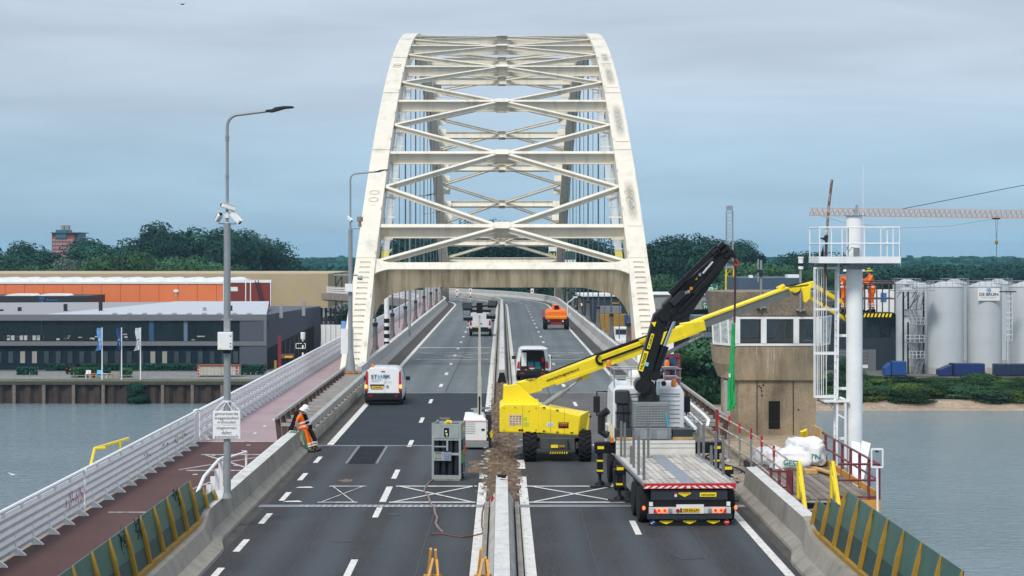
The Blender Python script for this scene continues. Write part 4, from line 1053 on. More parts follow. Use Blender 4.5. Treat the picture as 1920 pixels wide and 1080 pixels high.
# cable carrier loop on the boom
a0 = p0+d*3.2; a1 = p0+d*(p1-p0).length*.83
off = up_*.21+sd_*.03
loop = []
b = B(); b.bar(a0+off*1.25, a1+off*1.25+d*.4, .16, .09, up_); b.bar(a0+off*.1+sd_*.24, a1+off*.1+sd_*.24-d*1.1, .05, .07, up_)
pts = [a0+sd_*.25+up_*(.065+.2*math.sin(t))-d*.22*math.cos(t) for t in [PI/2-PI*i/8 for i in range(9)]]
pts = [a0+sd_*.24+up_*(.1+.185*math.cos(t))-d*.2*math.sin(t) for t in [PI*i/8 for i in range(9)]]
b.pipe(pts, .05, 6); part('cable_carrier', b, M_INK, r, world=True)
b = B(); c = a0+d*1.7+up_*.22+sd_*.22; b.bar(c, c+d*.35, .1, .12, up_); part('bracket', b, M_YEL, r, world=True)
# web address along the boom
mid = p0+d*1.55+sd_*(-1)*0
tv = Matrix.Identity(3)
Mx = Matrix((d, -sd_*1, up_)).transposed()
c = (p0+d*1.55)+sd_*.226+up_*.02
o = text('lettering', 'www.bachoogwerkers.nl', 1.36, M_INK, c-absloc(mb), Mx.to_euler(), mb, height=.135, bold=.02)
# lift cylinder
q0, q1, q2 = W(1008, 768, 74.1), W(1066, 727, 74.75), W(1096, 705, 75.1)
b = B(); b.tube(q0, q1, .1, n=10); part('lift_cylinder', b, M_GREYP, r, world=True, smooth=True)
b = B(); b.tube(q1, q2, .055, n=8); part('lift_rod', b, mat('chrome', (.7, .7, .7), .15, 1.0, var=.03), r, world=True, smooth=True)
b = B(); b.bar(q2+up_*.22, q2-up_*.1, .24, .3, d); part('cylinder_lug', b, M_YEL, r, world=True)
q0, q1, q2 = W(1196, 690, 75.9), W(1290, 642, 76.7), W(1318, 628, 76.9)
b = B(); b.tube(q0, q1, .075, n=8); part('lift_cylinder', b, M_GREYP, r, world=True, smooth=True)
b = B(); b.tube(q1, q2, .04, n=8); part('lift_rod', b, MATS['chrome'], r, world=True, smooth=True)
# jib
YJ = 79.2
def bar2(p, q, w, h, m, nm): 
    b = B(); b.bar(p, q, w, h); return part(nm, b, m, r, world=True, bevel=.015)
b = B(); b.prism([W(*p, 79.0) for p in ((1444, 549), (1472, 541), (1474, 556), (1469, 563), (1455, 561))], (0, .4, 0)); part('boom_head', b, M_YEL, r, world=True, bevel=.02)
b = B(); b.prism([W(*p, 79.0) for p in ((1457, 539), (1470, 532.5), (1473, 537), (1460, 544))], (0, .4, 0)); part('boom_head', b, M_YEL, r, world=True, bevel=.02)
bar2(W(1466, 548, YJ), W(1526, 533, 79.5), .22, .26, M_YEL, 'jib_arm')
b = B(); b.prism([W(*p, 79.2) for p in ((1504, 539), (1521, 536), (1519, 560), (1511, 568), (1507, 566))], (0, .3, 0)); part('jib_link', b, M_YEL, r, world=True, bevel=.02)
bar2(W(1521, 533, 79.5), W(1596, 577, 80.3), .14, .16, M_YEL, 'jib_arm')
bar2(W(1517, 558, 79.5), W(1598, 606, 80.3), .14, .14, M_YEL, 'jib_arm')
b = B(); b.tube(W(1520, 556, 79.5), W(1560, 564, 79.9), .04, n=6); part('jib_rod', b, MATS['chrome'], r, world=True)
b = B(); b.bb(tuple(W(1596, 608, 80.1)), tuple(W(1606, 572, 80.4))); part('basket_mount', b, M_CHAS, r, world=True)
b = B()
for k in range(5): b.pipe([W(1458, 545-k*.8, 79.1+k*.08), W(1490, 537-k, 79.2+k*.08), W(1516, 534-k, 79.3+k*.08)], .022, 4)
for k in range(3): b.pipe([W(1480+k*3, 546, 79.0), W(1488+k*3, 553+k, 79.0), W(1498+k, 548, 79.0), W(1502, 541, 79.1)], .018, 4)
part('hose', b, M_INK, r, world=True)
# basket
bx0, bx1, by0, by1, bz = 13.45, 15.42, 79.5, 80.7, 5.17
b = B(); b.bb((bx0, by0, bz-.06), (bx1, by1, bz)); part('basket_floor', b, M_DARK, r, world=True)
b = B(); b.bb((bx0-.02, by0-.02, bz-.18), (bx1+.02, by0, bz-.02)); st = part('hazard_board', b, M_INK, r, world=True)
b = B(); n_ = 13
for i in range(n_):
    x = bx0+(bx1-bx0-.1)*i/n_; b.prism([(x, by0-.024, bz-.17), (x+.075, by0-.024, bz-.17), (x+.125, by0-.024, bz-.03), (x+.05, by0-.024, bz-.03)], (0, .003, 0))
part('hazard_stripe', b, M_YEL, st, world=True)
M_BASK = mat('dark_basket_rail', (.09, .075, .07), .6, .2, var=.2)
b = B()
for z in (bz+.55, bz+1.15): b.pipe([(bx0, by0, z), (bx1, by0, z), (bx1, by1, z), (bx0, by1, z), (bx0, by0, z)], .028, 6)
b.pipe([(bx1-.05, by0, bz+1.15), (bx1-.1, by0, bz+1.24), (bx0, by0, bz+1.24)], .028, 6)
part('basket_rail', b, M_BASK, r, world=True)
for x in (bx0, bx0+.5, bx0+1.0, bx0+1.48, bx1):
    for y in (by0, by1):
        b = B(); b.tube((x, y, bz), (x, y, bz+1.15), .026, n=6); part('basket_post', b, M_BASK, r, world=True)
b = B(); b.box((14.05, 79.7, bz+1.12), (.3, .3, .22)); part('control_box', b, M_REFL, r, world=True, bevel=.02)

# ================================================================ flatbed truck with loader crane
TB = Vector((5.17, 55.75, 0)); TRZ = .043
TM = Matrix.Translation(TB) @ Matrix.Rotation(TRZ, 4, 'Z')
TI = TM.inverted()
tr = thing('flatbed_truck', 'white cab flatbed crane truck with plank bed, seen from behind in the right carriageway', 'truck', TB)
def tp(name, b, m, parent=None, bevel=0, smooth=False):
    return part(name, b.xf(TM), m, parent or tr, world=True, bevel=bevel, smooth=smooth)
def ttext(s, w, m, loc, parent, h=None, bold=.02):
    return text('lettering', s, w, m, (TM @ Vector(loc))-absloc(parent), (0, 0, TRZ), parent, height=h, bold=bold)
BW = 1.25; BL = 7.9
b = B(); b.bb((-BW, 0.02, 1.02), (BW, BL, 1.14)); b.bb((-.45, .2, .7), (-.3, 11.5, 1.02)); b.bb((.3, .2, .7), (.45, 11.5, 1.02)); tp('chassis_frame', b, M_DARK)
M_STAKE = mat('dull_stake_steel', (.16, .165, .17), .55, .3, var=.15)
M_PLANK = mat('weathered_bed_plank', (.42, .385, .34), .8, var=.16, scale=2.5, stain=(.2, .17, .14), stain_amt=.5, stain_scale=(6, 1, 1))
rnd = random.Random(4)
secy = [.06, 1.15, 3.2, 5.3, 7.0, BL-.04]
pm = [M_PLANK, mat('pale_bed_plank', (.5, .465, .42), .8, var=.14, scale=2.5), mat('grey_bed_plank', (.36, .345, .325), .8, var=.16, scale=3)]
for side in (-1, 1):
    xs_ = [.2+.172*i for i in range(7)]
    for i in range(6):
        for k in range(5):
            x0, x1 = side*xs_[i], side*xs_[i+1]; b = B(); b.bb((min(x0, x1)+.011, secy[k]+.015, 1.142), (max(x0, x1)-.011, secy[k+1]-.015, 1.18+rnd.uniform(-.003, .004)))
            tp('plank', b, pm[rnd.choice((0, 0, 1, 1, 2))])
b = B(); b.bb((-.195, .06, 1.142), (.195, BL-.04, 1.177)); tp('centre_strip', b, mat('grey_steel_strip', (.25, .28, .31), .6, .2, var=.1))
b = B()
for side in (-1, 1): b.bb((side*1.235, .02, 1.1), (side*1.29, BL, 1.2))
tp('side_rail', b, M_GALV, bevel=.01)
b = B()
for y in (1.1, 3.15, 5.25, 6.95):
    for sx in (-.32, .32): b.bb((sx-.1, y, 1.179), (sx+.1, y+.03, 1.186))
tp('lashing_ring', b, M_DARK)
for (x, Y, h) in ((3.71, 63, 1.1), (3.80, 62.7, 1.08), (3.87, 60.7, .56), (3.89, 59.8, 1.1), (3.90, 57.8, 1.12), (3.96, 56.5, 1.12), (4.53, 62.7, 1.08), (6.15, 63.3, 1.05), (6.21, 62.4, 1.05), (6.25, 60.5, .58), (6.26, 59.3, 1.1), (6.31, 57.8, 1.12)):
    l = TI @ Vector((x, Y, 0)); b = B(); b.bb((l.x-.035, l.y-.035, 1.15), (l.x+.035, l.y+.035, 1.18+h)); tp('stake_post', b, M_STAKE)
b = B(); b.bb((-BW, BL, 1.14), (BW, BL+.05, 1.62)); hb = tp('headboard', b, mat('off_white_board', (.62, .60, .55), .6, var=.08)); 
b = B(); b.bb((-BW, BL-.012, 1.385), (BW, BL-.004, 1.395)); b.bb((-BW, BL-.012, 1.52), (BW, BL-.004, 1.53)); tp('board_groove', b, M_GREYP, hb)
# rear end
M_REDP = mat('red_reflector_board', (.55, .012, .02), .4, var=.05)
b = B(); b.bb((-1.27, -.03, 1.03), (1.27, .02, 1.17)); sb = tp('rear_marker_board', b, M_REDP)
b = B()
for i in range(13):
    x = -1.18+i*.19; s_ = .055 if i < 6 else -.055
    if i == 6: s_ = 0
    b.prism([(x-.05-s_, -.034, 1.04), (x+.055-s_, -.034, 1.04), (x+.055+s_, -.034, 1.11), (x-.05+s_, -.034, 1.11)], (0, .003, 0))
tp('white_stripe', b, M_REFL, sb)
M_TAIL = mat('dark_blue_grey_panel', (.025, .032, .042), .4, var=.1)
b = B(); b.bb((-1.05, .04, .70), (1.05, .4, .99)); tb = tp('tail_lift_box', b, M_TAIL, bevel=.02)
b = B(); b.bb((.28, .02, .80), (.74, .035, .915)); ws = tp('sign_plate', b, M_YEL, tb)
ttext('werkverkeer', .4, M_INK, (.51, .014, .857), ws, .06)
def shield(x, z, w, h, y, parent):
    b = B(); b.prism([(x-w/2, y, z+h/2), (x+w/2, y, z+h/2), (x+w/2, y, z+h*.22), (x, y, z-h/2), (x-w/2, y, z+h*.22)], (0, .008, 0)); o = tp('shield_badge', b, M_YEL, parent)
    ttext('NOOTENBOOM', w*.8, M_INK, (x, y-.004, z+h*.27), o, h*.2)
shield(-.14, .855, .34, .12, .02, tb)
b = B(); b.bb((-.42, .026, .8), (-.35, .034, .87)); tp('sticker', b, M_REFL, tb)
b = B(); b.prism([(-.43, .026, .88), (-.34, .026, .88), (-.385, .026, .94)], (0, .006, 0)); tp('sticker', b, M_REDP, tb)
b = B(); b.bb((-1.06, .06, .42), (1.06, .3, .70)); tp('rear_crossmember', b, M_INK)
b = B(); b.bb((-1.13, -.04, .345), (1.13, .06, .52)); lb = tp('lamp_bar', b, mat('pale_lamp_bar', (.55, .56, .56), .5), bevel=.008)
b = B(); b.bb((-.38, -.06, .35), (.38, -.042, .60)); pb = tp('plate_carrier', b, M_REFL, lb)
b = B(); b.bb((-.27, -.075, .385), (.27, -.062, .5)); np_ = tp('number_plate', b, M_PLATE, pb)
b = B(); b.bb((-.275, -.078, .385), (-.225, -.064, .5)); tp('plate_band', b, M_LBLUE, np_) if False else tp('plate_band', b, M_NAVY, pb)
ttext('OS-53-LN', .42, M_INK, (.02, -.079, .442), pb, .078, .03)
for sx in (-1, 1):
    for x in (.7, .86):
        b = B(); b.lathe((sx*x, -.04, .43), [(.066, -.03), (.066, -.005), (.04, 0)], 14, 'y'); l = tp('tail_lamp', b, M_REDL, lb)
        b = B(); b.lathe((sx*x, -.075, .43), [(.035, -.004), (.035, .004)], 12, 'y'); tp('lamp_centre', b, M_RED, lb)
    b = B(); b.prism([(sx*.94-.07, -.055, .37), (sx*.94+.07, -.055, .37), (sx*(.94+.05), -.055, .5)], (0, .012, 0)); tp('triangle_reflector', b, M_REDP, lb)
    b = B(); b.lathe((sx*.55, -.045, .43), [(.06, -.02), (.06, .0)], 12, 'y'); tp('reversing_lamp', b, M_GALV, lb)
    b = B(); b.bb((sx*1.02, .0, .55), (sx*1.12, .05, .66)); tp('square_reflector', b, M_REFL)
    b = B(); b.tube((sx*1.12, .05, .47), (sx*1.25, .02, .48), .02, n=6); tp('marker_stalk', b, M_INK)
    b = B(); b.ball((sx*1.27, .0, .5), (.045, .045, .06), 8, 5); tp('marker_lamp', b, M_REDL)
b = B(); b.lathe((-.34, -.055, .43), [(.055, -.03), (.055, -.01)], 12, 'y'); tp('fog_lamp', b, M_RED, lb)
b = B(); b.bb((-1.17, -.02, .19), (1.17, .1, .335)); tp('bumper', b, M_TAIL, bevel=.01)
b = B(); b.bb((-1.12, .06, .02), (1.12, .08, .19)); mf = tp('mud_flap', b, M_RUBBER)
for x in (-.65, .0, .66): shield(x, .095, .36, .1, .045, mf)
ttext('DRIVING INNOVATION', .9, M_GREYP, (0, .05, .165), mf, .035)
b = B(); b.lathe((-1.02, .05, .1), [(.08, -.01), (.08, .005)], 14, 'y'); sg_ = tp('round_sticker', b, mat('blue_sign', (.005, .05, .22), .4), mf)
b = B(); b.bar((-1.06, .035, .07), (-.975, .035, .125), .006, .016, (0, 0, 1)); b.prism([(-1.075, .033, .06), (-1.03, .033, .065), (-1.068, .033, .1)], (0, .005, 0)); tp('arrow', b, M_REFL, mf)
b = B(); b.lathe((1.03, .05, .1), [(.08, -.01), (.08, .005)], 14, 'y'); tp('round_sticker', b, M_REDP, mf)
b = B(); b.bb((.98, .034, .09), (1.08, .038, .11)); tp('arrow', b, M_REFL, mf)
# running gear
for sx in (-1, 1):
    for y in (.95, 2.35, 8.6, 10.6):
        wheel(tr, (sx*1.08, y, .5), .5, .32 if y > 5 else .5, M=TM, rimm=M_DARK)
    b = B(); b.bb((sx*.85, .35, .98), (sx*1.24, 3.0, 1.03)); tp('mudguard', b, M_BLACK)
    b = B(); b.bb((sx*.9, 3.3, .5), (sx*1.22, 5.2, .95)); tp('side_locker', b, M_GALV, bevel=.02)
    b = B(); b.bb((sx*.9, 5.5, .35), (sx*1.2, 7.3, .9)); tp('fuel_tank', b, M_DARK, bevel=.05)
# crane base, tank and grille behind the cab
M_TANK = mat('grey_tank_panel', (.21, .225, .235), .55, .2, var=.12)
yc = 8.25
b = B(); b.bb((-.66, yc, 2.0), (.48, yc+.5, 2.78)); gr = tp('cooler_grille', b, M_TANK, bevel=.02)
b = B()
for i in range(9): b.bb((-.6, yc-.025, 2.06+i*.078), (.42, yc-.002, 2.085+i*.078))
for i in range(11): b.bb((-.6+i*.1, yc-.035, 2.04), (-.588+i*.1, yc-.026, 2.74))
tp('grille_bar', b, M_GALV, gr)
b = B(); b.bb((-.64, yc-.05, 1.62), (.54, yc+.45, 1.99)); tk = tp('hydraulic_tank', b, M_TANK, bevel=.02)
for x in (-.45, .06):
    b = B(); b.bb((x, yc-.075, 1.64), (x+.34, yc-.052, 1.92)); tp('tank_panel', b, M_GREYP, tk)
for x0, x1 in ((-1.2, -.68), (.58, 1.22)):
    b = B(); b.bb((x0, yc, 1.62), (x1, yc+.7, 1.94)); tp('stowage_box', b, M_TAIL, bevel=.01)
    b = B(); b.bb((x0, yc-.02, 1.62), (x1, yc-.004, 1.7)); tp('timber_batten', b, M_TIMB)
b = B(); b.bar((.44, yc-.06, 2.0), (.36, yc-.06, 2.45), .03, .05); tp('blue_hose', b, mat('cyan_hose', (.02, .35, .45), .5))
# cab
cy0, cy1 = 9.75, 11.95
b = B()
secs = []
for y, z1, w_ in ((cy0, 3.12, 1.1), (cy0+.05, 3.2, 1.15), (cy0+1.5, 3.3, 1.17), (cy0+1.9, 3.1, 1.16), (cy1, 2.3, 1.15), (cy1+.03, 1.2, 1.13)):
    secs.append([Vector(p) for p in ((-w_, y, .95), (w_, y, .95), (w_, y, z1-.2), (w_-.12, y, z1), (-w_+.12, y, z1), (-w_, y, z1-.2))])
M_CAB = mat('pale_cab_paint', (.66, .69, .71), .4, var=.04)
cab = tp('cab', b.loft(secs), M_CAB, smooth=25, bevel=.03)
b = B()
for i in range(9): b.bb((-.98, cy0-.022, 1.75+i*.14), (1.0, cy0-.004, 1.762+i*.14))
tp('panel_rib', b, M_GALV, cab)
b = B(); b.bb((-1.0, cy0-.03, 2.95), (1.0, cy0-.01, 2.97)); tp('roof_seam', b, M_GREYP, cab)
b = B(); b.bb((-1.12, cy0-.42, 2.65), (-.66, cy0-.06, 3.1)); b.bb((-1.06, cy0-.36, 1.65), (-.68, cy0-.1, 2.65)); ex = tp('exhaust_stack', b, mat('dark_grey_stack', (.035, .038, .045), .55, .2, var=.15), bevel=.05)
b = B(); b.bb((-.875, cy0-.38, 1.66), (-.86, cy0-.361, 2.65)); tp('stack_seam', b, M_INK, ex)
for z in (1.7, 2.35):
    b = B(); b.bb((-1.12, cy0-.375, z), (-.62, cy0-.362, z+.05)); tp('clamp', b, M_INK, ex)
b = B(); b.bb((-1.2, cy0-.3, 1.2), (-1.13, cy0-.2, 2.7)); tp('side_fairing', b, M_WHITE)
b = B(); b.bb((-1.245, cy0-.2, 1.2), (-1.215, cy0-.1, 2.0)); tp('yellow_fairing_strip', b, M_YEL)
for sx in (-1, 1):
    b = B(); b.pipe([(sx*1.15, cy1-.25, 2.9), (sx*1.5, cy1-.15, 2.9), (sx*1.5, cy1-.15, 2.1), (sx*1.15, cy1-.25, 2.1)], .025, 5); mr = tp('mirror_arm', b, M_INK)
    b = B(); b.bb((sx*1.4, cy1-.22, 2.2), (sx*1.62, cy1-.12, 2.75)); tp('mirror', b, M_BLACK, mr, bevel=.03)
b = B(); b.bb((-1.28, cy1-1.7, 1.2), (-1.17, cy1-.6, 1.9)); tp('cab_door', b, M_CAB, bevel=.02)
b = B(); b.pipe([(-1.3, cy0+.3, 1.6), (-1.5, cy0+.4, 1.7), (-1.5, cy0+.4, 2.25), (-1.3, cy0+.3, 2.4)], .13, 8); tp('air_intake', b, M_BLACK)
# roof rack, beacons, work lamps
b = B()
for x in (-1.1, -.55, 0, .55, 1.05): b.tube((x, cy0+.25, 3.15), (x, cy0+.25, 3.75), .018, n=5); b.tube((x, cy0+1.4, 3.2), (x, cy0+1.4, 3.75), .018, n=5)
for z in (3.45, 3.75): 
    b.tube((-1.15, cy0+.25, z), (1.1, cy0+.25, z), .022, n=5); b.tube((-1.15, cy0+1.4, z), (1.1, cy0+1.4, z), .022, n=5)
    for x in (-1.1, 1.05): b.tube((x, cy0+.25, z), (x, cy0+1.4, z), .022, n=5)
tp('roof_rack', b, M_GALV)
for x, y, z in ((-.36, cy0+.1, 3.2), (.82, cy0+.1, 3.2), (-1.15, cy0+1.6, 3.75), (.78, cy0+1.6, 3.75)):
    b = B(); b.lathe((x, y, z), [(.09, 0), (.085, .03), (.085, .14), (.06, .2), (.02, .22)], 12); tp('beacon', b, M_AMBER, smooth=True)
for x in (-.12, .08, .5):
    b = B(); b.lathe((x, cy0+.16, 3.28), [(.08, -.05), (.08, .05)], 10, 'y'); tp('work_lamp', b, M_DARK)
b = B(); b.ball((.1, cy0+1.1, 3.48), (.5, .4, .2), 12, 7); b.ball((-.28, cy0+1.0, 3.5), (.3, .3, .22), 10, 6); b.ball((.35, cy0+.9, 3.52), (.28, .3, .2), 10, 6)
for i, v_ in enumerate(b.v):
    k = mnoise.noise(Vector(v_)*4)*.07; b.v[i] = (v_[0]+k, v_[1]+k, v_[2]+k*1.2)
tp('roof_load', b, M_REFL, smooth=True)
b = B(); b.bb((-.62, cy0+.6, 3.2), (.6, cy0+1.35, 3.42)); tp('roof_box', b, M_WHITE, bevel=.03)
# stabilisers
for (Yl, side, pos, zf) in ((9.4, -1, 1.62, .0), (9.3, 1, 2.12, 0.0), (5.6, -1, 1.38, 0.0), (5.6, 1, 1.9, .0)):
    x = side*pos
    zb_ = 1.25 if Yl > 8 else .98
    b = B(); b.bb((side*.5, Yl-.14, zb_-.16), (x+side*.18, Yl+.14, zb_+.2 if Yl > 8 else zb_)); so = tp('stabiliser_beam', b, M_CRANE, bevel=.02)
    b = B(); b.bb((x-.09, Yl-.155, zb_-.02), (x+.12, Yl-.142, zb_+.07)); tp('yellow_marking', b, M_YEL, so)
    b = B(); b.bb((x-.09, Yl-.1, .42), (x+.09, Yl+.1, zb_+.1)); b.tube((x, Yl, .1), (x, Yl, .5), .05, n=8); b.lathe((x, Yl, .06), [(.17, 0), (.15, .08), (.05, .16)], 12); tp('stabiliser_leg', b, M_CRANE)
    for z in (.5, .82):
        b = B(); b.bb((x-.094, Yl-.104, z), (x+.094, Yl+.104, z+.06)); tp('yellow_marking', b, M_YEL, so)
    b = B(); b.bb((x-.32, Yl-.28, .01), (x+.32, Yl+.28, .06)); tp('foot_pad', b, M_DARK)
b = B(); b.bb((-1.3, 9.1, 1.45), (-1.2, 9.3, 1.6)); tp('side_lamp', b, M_ORL if False else M_AMBER)
# crane arms (in world space)
YC = 64.75
def C(px, py, Y=YC): return W(px, py, Y)
def tpw(name, b, m, parent=None, bevel=0, smooth=False): return part(name, b, m, parent or tr, world=True, bevel=bevel, smooth=smooth)
b = B(); b.lathe(C(1217, 757), [(.42, -.9), (.42, -.1), (.36, .0), (.33, .3)], 14); b.prism([C(*p, YC-.3) for p in ((1198, 757), (1236, 757), (1226, 716), (1205, 712))], (0, .6, 0)); tpw('crane_column', b, M_CRANE, bevel=.03)
b = B(); b.prism([C(*p, YC-.27) for p in ((1201, 706), (1197, 694), (1226, 590), (1238, 578), (1254, 584), (1256, 596), (1246, 620), (1240, 640), (1224, 700), (1220, 726), (1208, 728))], (0, .54, 0)); ib = tpw('crane_inner_boom', b, M_CRANE, bevel=.04)
b = B(); b.lathe(C(1203, 722, YC), [(.24, -.45), (.24, .45)], 14, 'y'); tpw('pivot_pin', b, M_CRANE, ib, smooth=True)
b = B(); b.lathe(C(1244, 590, YC), [(.2, -.4), (.2, .4)], 14, 'y'); tpw('pivot_pin', b, M_CRANE, ib, smooth=True)
b = B(); b.lathe(C(1226, 704, YC), [(.15, -.4), (.15, .4)], 12, 'y')
b.bar(C(1222, 704, YC-.2), C(1237, 703, YC-.2), .25, .25); b.lathe(C(1236, 703, YC-.2), [(.13, -.12), (.13, .12)], 12, 'x'); tpw('pivot_pin', b, M_CRANE, ib, smooth=True)
b = B(); b.tube(C(1228, 753, YC-.1), C(1233, 715, YC-.1), .09, n=10); tpw('chrome_ram', b, MATS['chrome'], smooth=True)
b = B(); b.tube(C(1226, 700, YC), C(1245, 648, YC), .17, n=10); tpw('ram_cylinder', b, M_CRANE, smooth=True)
b = B(); b.tube(C(1243, 652, YC-.02), C(1263, 602, YC-.02), .075, n=10); tpw('chrome_ram', b, MATS['chrome'], smooth=True)
b = B(); b.prism([C(*p, YC-.3) for p in ((1238, 600), (1243, 570), (1268, 545), (1350, 470), (1366, 462), (1372, 470), (1369, 486), (1318, 556), (1292, 594), (1276, 602), (1255, 602))], (0, .6, 0)); ob = tpw('crane_outer_boom', b, M_CRANE, bevel=.05)
b = B(); b.bar(C(1256, 551, YC-.3), C(1346, 462, YC-.3), .12, .16); b.bar(C(1262, 556, YC+.1), C(1350, 466, YC+.1), .12, .1); tpw('hose_guide', b, M_CRANE, ob)
for k, (a_, c_) in enumerate((((1262, 575), (1358, 478)), ((1272, 585), (1364, 484)), ((1256, 590), (1300, 548)))):
    b = B(); b.bar(C(*a_, YC-.335), C(*c_, YC-.335), .05, .16); tpw('boom_extension', b, M_CRANE, ob, bevel=.015)
b = B(); b.tube(C(1318, 513, YC-.42), C(1337, 491, YC-.42), .045, n=8); tpw('chrome_ram', b, MATS['chrome'], ob, smooth=True)
b = B(); b.box(C(1270, 560, YC-.4), (.5, .18, .22), Matrix.Rotation(rad(-45), 3, 'Y')); b.box(C(1277, 552, YC-.44), (.3, .1, .1), Matrix.Rotation(rad(-45), 3, 'Y')); tpw('valve_block', b, M_DARK, ob, bevel=.02)
for px, py, m in ((1296, 541, M_AMBER), (1305, 522, M_YELD), (1285, 549, M_GALV), (1291, 547, M_GALV), (1312, 515, M_GALV)):
    b = B(); b.box(C(px, py, YC-.4), (.09, .06, .1)); tpw('fitting', b, m, ob, bevel=.01)
b = B(); rnd = random.Random(9)
for k in range(7):
    p = (1275+k*3, 556-k*2.5); q = (1300+k*8, 535-k*9)
    b.pipe([C(*p, YC-.38), C((p[0]+q[0])/2-6, (p[1]+q[1])/2-8, YC-.46), C(*q, YC-.36)], .018, 4)
tpw('hose', b, M_INK, ob)
b = B()
for px, py, sz in ((1352, 462, .26), (1358, 468, .3), (1346, 470, .2), (1362, 476, .25), (1340, 474, .2)): b.box(C(px, py, YC-.25), (sz, .4, sz*.8), Matrix.Rotation(rad(-40), 3, 'Y'))
b.bar(C(1352, 456, YC-.2), C(1365, 468, YC-.2), .2, .1); b.prism([C(*p, YC-.2) for p in ((1364, 462), (1376, 470), (1379, 480), (1373, 484), (1362, 474))], (0, .3, 0)); tpw('boom_tip', b, M_CRANE, ob, bevel=.015)
b = B(); b.bar(C(1355, 463, YC-.42), C(1359, 471, YC-.42), .05, .1); tpw('yellow_marking', b, M_YEL, ob)
# hook
M_HOOK = mat('red_hook', (.5, .02, .03), .45)
b = B(); pts = [C(1378, 482), C(1378.5, 488)]; c = C(1379, 493)
pts = [c+Vector((.085*math.sin(t), 0, .085*math.cos(t))) for t in [PI*i/8-.2 for i in range(15)]]
b.pipe([C(1378, 479)]+pts, .03, 6); hk = tpw('crane_hook', b, M_HOOK)
b = B(); b.box(C(1378, 481), (.1, .12, .12)); tpw('swivel', b, M_DARK, hk)
# stickers on the crane
dv = (C(1236, 592)-C(1203, 704)).normalized()
ang = math.atan2(dv.z, dv.x)
def stick(cx, cy, L, w, m, s_=None, name='sticker', h=None, rounded=False):
    c = C(cx, cy, YC-.31); n_ = Vector((-dv.z, 0, dv.x))
    b = B(); b.prism([c+dv*(-L/2)+n_*(-w/2), c+dv*(L/2)+n_*(-w/2), c+dv*(L/2)+n_*(w/2), c+dv*(-L/2)+n_*(w/2)], (0, .012, 0)); o = tpw(name, b, m, ib, bevel=0)
    if s_: text('lettering', s_, L*.84, M_INK, (c+Vector((0, -.006, 0)))-absloc(o), (0, -ang, 0), o, height=h or w*.6, bold=.02)
    return o
stick(1206.5, 677, .66, .15, M_YEL, 'PALFINGER', h=.1)
stick(1220, 640, .5, .1, M_YEL, 'PK 65002 SH', h=.07)
stick(1213, 683, .12, .1, M_LBLUE)
b = B(); c = C(1226, 608, YC-.31); b.prism([c+Vector((-.08, 0, .06)), c+Vector((.08, 0, .08)), c+Vector((.02, 0, -.09))], (0, .012, 0)); tpw('sticker', b, M_YEL, ib)
# sling on the hook
r = thing('lifting_sling', 'bright green round sling hanging by dark chain from the red crane hook', 'sling', C(1374, 775))
b = B(); x = 1378.5
for k in range(2): b.pipe([C(1378+k*1.2, 498, YC), C(1377.5+k*1.2, 560, YC+.03), C(1376.5+k*1.3, 606, YC)], .026, 5)
part('chain', b, mat('dark_red_chain', (.06, .014, .018), .6, var=.3, scale=20), r, world=True)
b = B(); rnd = random.Random(12)
for k in range(9):
    x0 = 1374.5+rnd.uniform(-3, 3); x1 = 1371.5+rnd.uniform(-6, 5); yb_ = 772-rnd.uniform(0, 10)
    b.pipe([C(1375.5+rnd.uniform(-1.2, 1.2), 607, YC+rnd.uniform(-.08, .08)), C(x0, 660, YC+rnd.uniform(-.12, .12)), C(x1+rnd.uniform(-2, 2), 720, YC+rnd.uniform(-.12, .12)), C(x1, yb_, YC+rnd.uniform(-.1, .1)), C(x1+2.5, yb_-6, YC+.05)], .042, 6)
part('webbing', b, M_GREEN, r, world=True, smooth=True)
b = B(); b.box(C(1368, 704, YC-.12), (.06, .03, .12)); part('tag', b, M_REFL, r, world=True)

# ================================================================ lighting tower generator
GY = 77.4
r = thing('lighting_tower', 'white mobile lighting tower with generator base and tall lamp mast, beside the gas bottle rack', 'lighting tower', (-.98, GY, 0))
b = B(); b.bb((-1.5, GY, .08), (-.5, GY+1.5, .32)); part('base', b, mat('grey_green_base', (.22, .27, .27), .6), r, world=True, bevel=.02)
b = B(); b.bb((-1.47, GY+.02, .325), (-.58, GY+1.45, 1.12)); bd = part('canopy', b, M_WHITE, r, world=True, bevel=.03)
b = B(); b.loft([[Vector(p) for p in ((-1.47, GY+.02, 1.123), (-.58, GY+.02, 1.123), (-.58, GY+1.45, 1.123), (-1.47, GY+1.45, 1.123))], [Vector(p) for p in ((-1.42, GY+.1, 1.26), (-.72, GY+.1, 1.26), (-.72, GY+1.3, 1.34), (-1.42, GY+1.3, 1.34))]]); part('roof', b, M_WHITE, r, world=True, bevel=.02)
b = B()
for i in range(7): b.bb((-1.42, GY+.012, .62+i*.065), (-1.02, GY+.022, .637+i*.065))
part('louvre', b, M_GALV, bd, world=True)
b = B(); b.bb((-1.47, GY+.012, .33), (-.58, GY+.019, .355)); b.bb((-1.47, GY+.012, 1.06), (-.58, GY+.019, 1.085)); part('red_line', b, M_RED, bd, world=True)
b = B(); b.bb((-.78, GY+.008, .72), (-.66, GY+.018, .8)); part('label', b, M_DARK, bd, world=True)
b = B(); b.bb((-.55, GY+.1, .1), (-.4, GY+1.5, 1.2)); b.bb((-.62, GY+.3, 1.18), (-.42, GY+1.0, 1.3)); part('mast_frame', b, M_DARK, r, world=True)
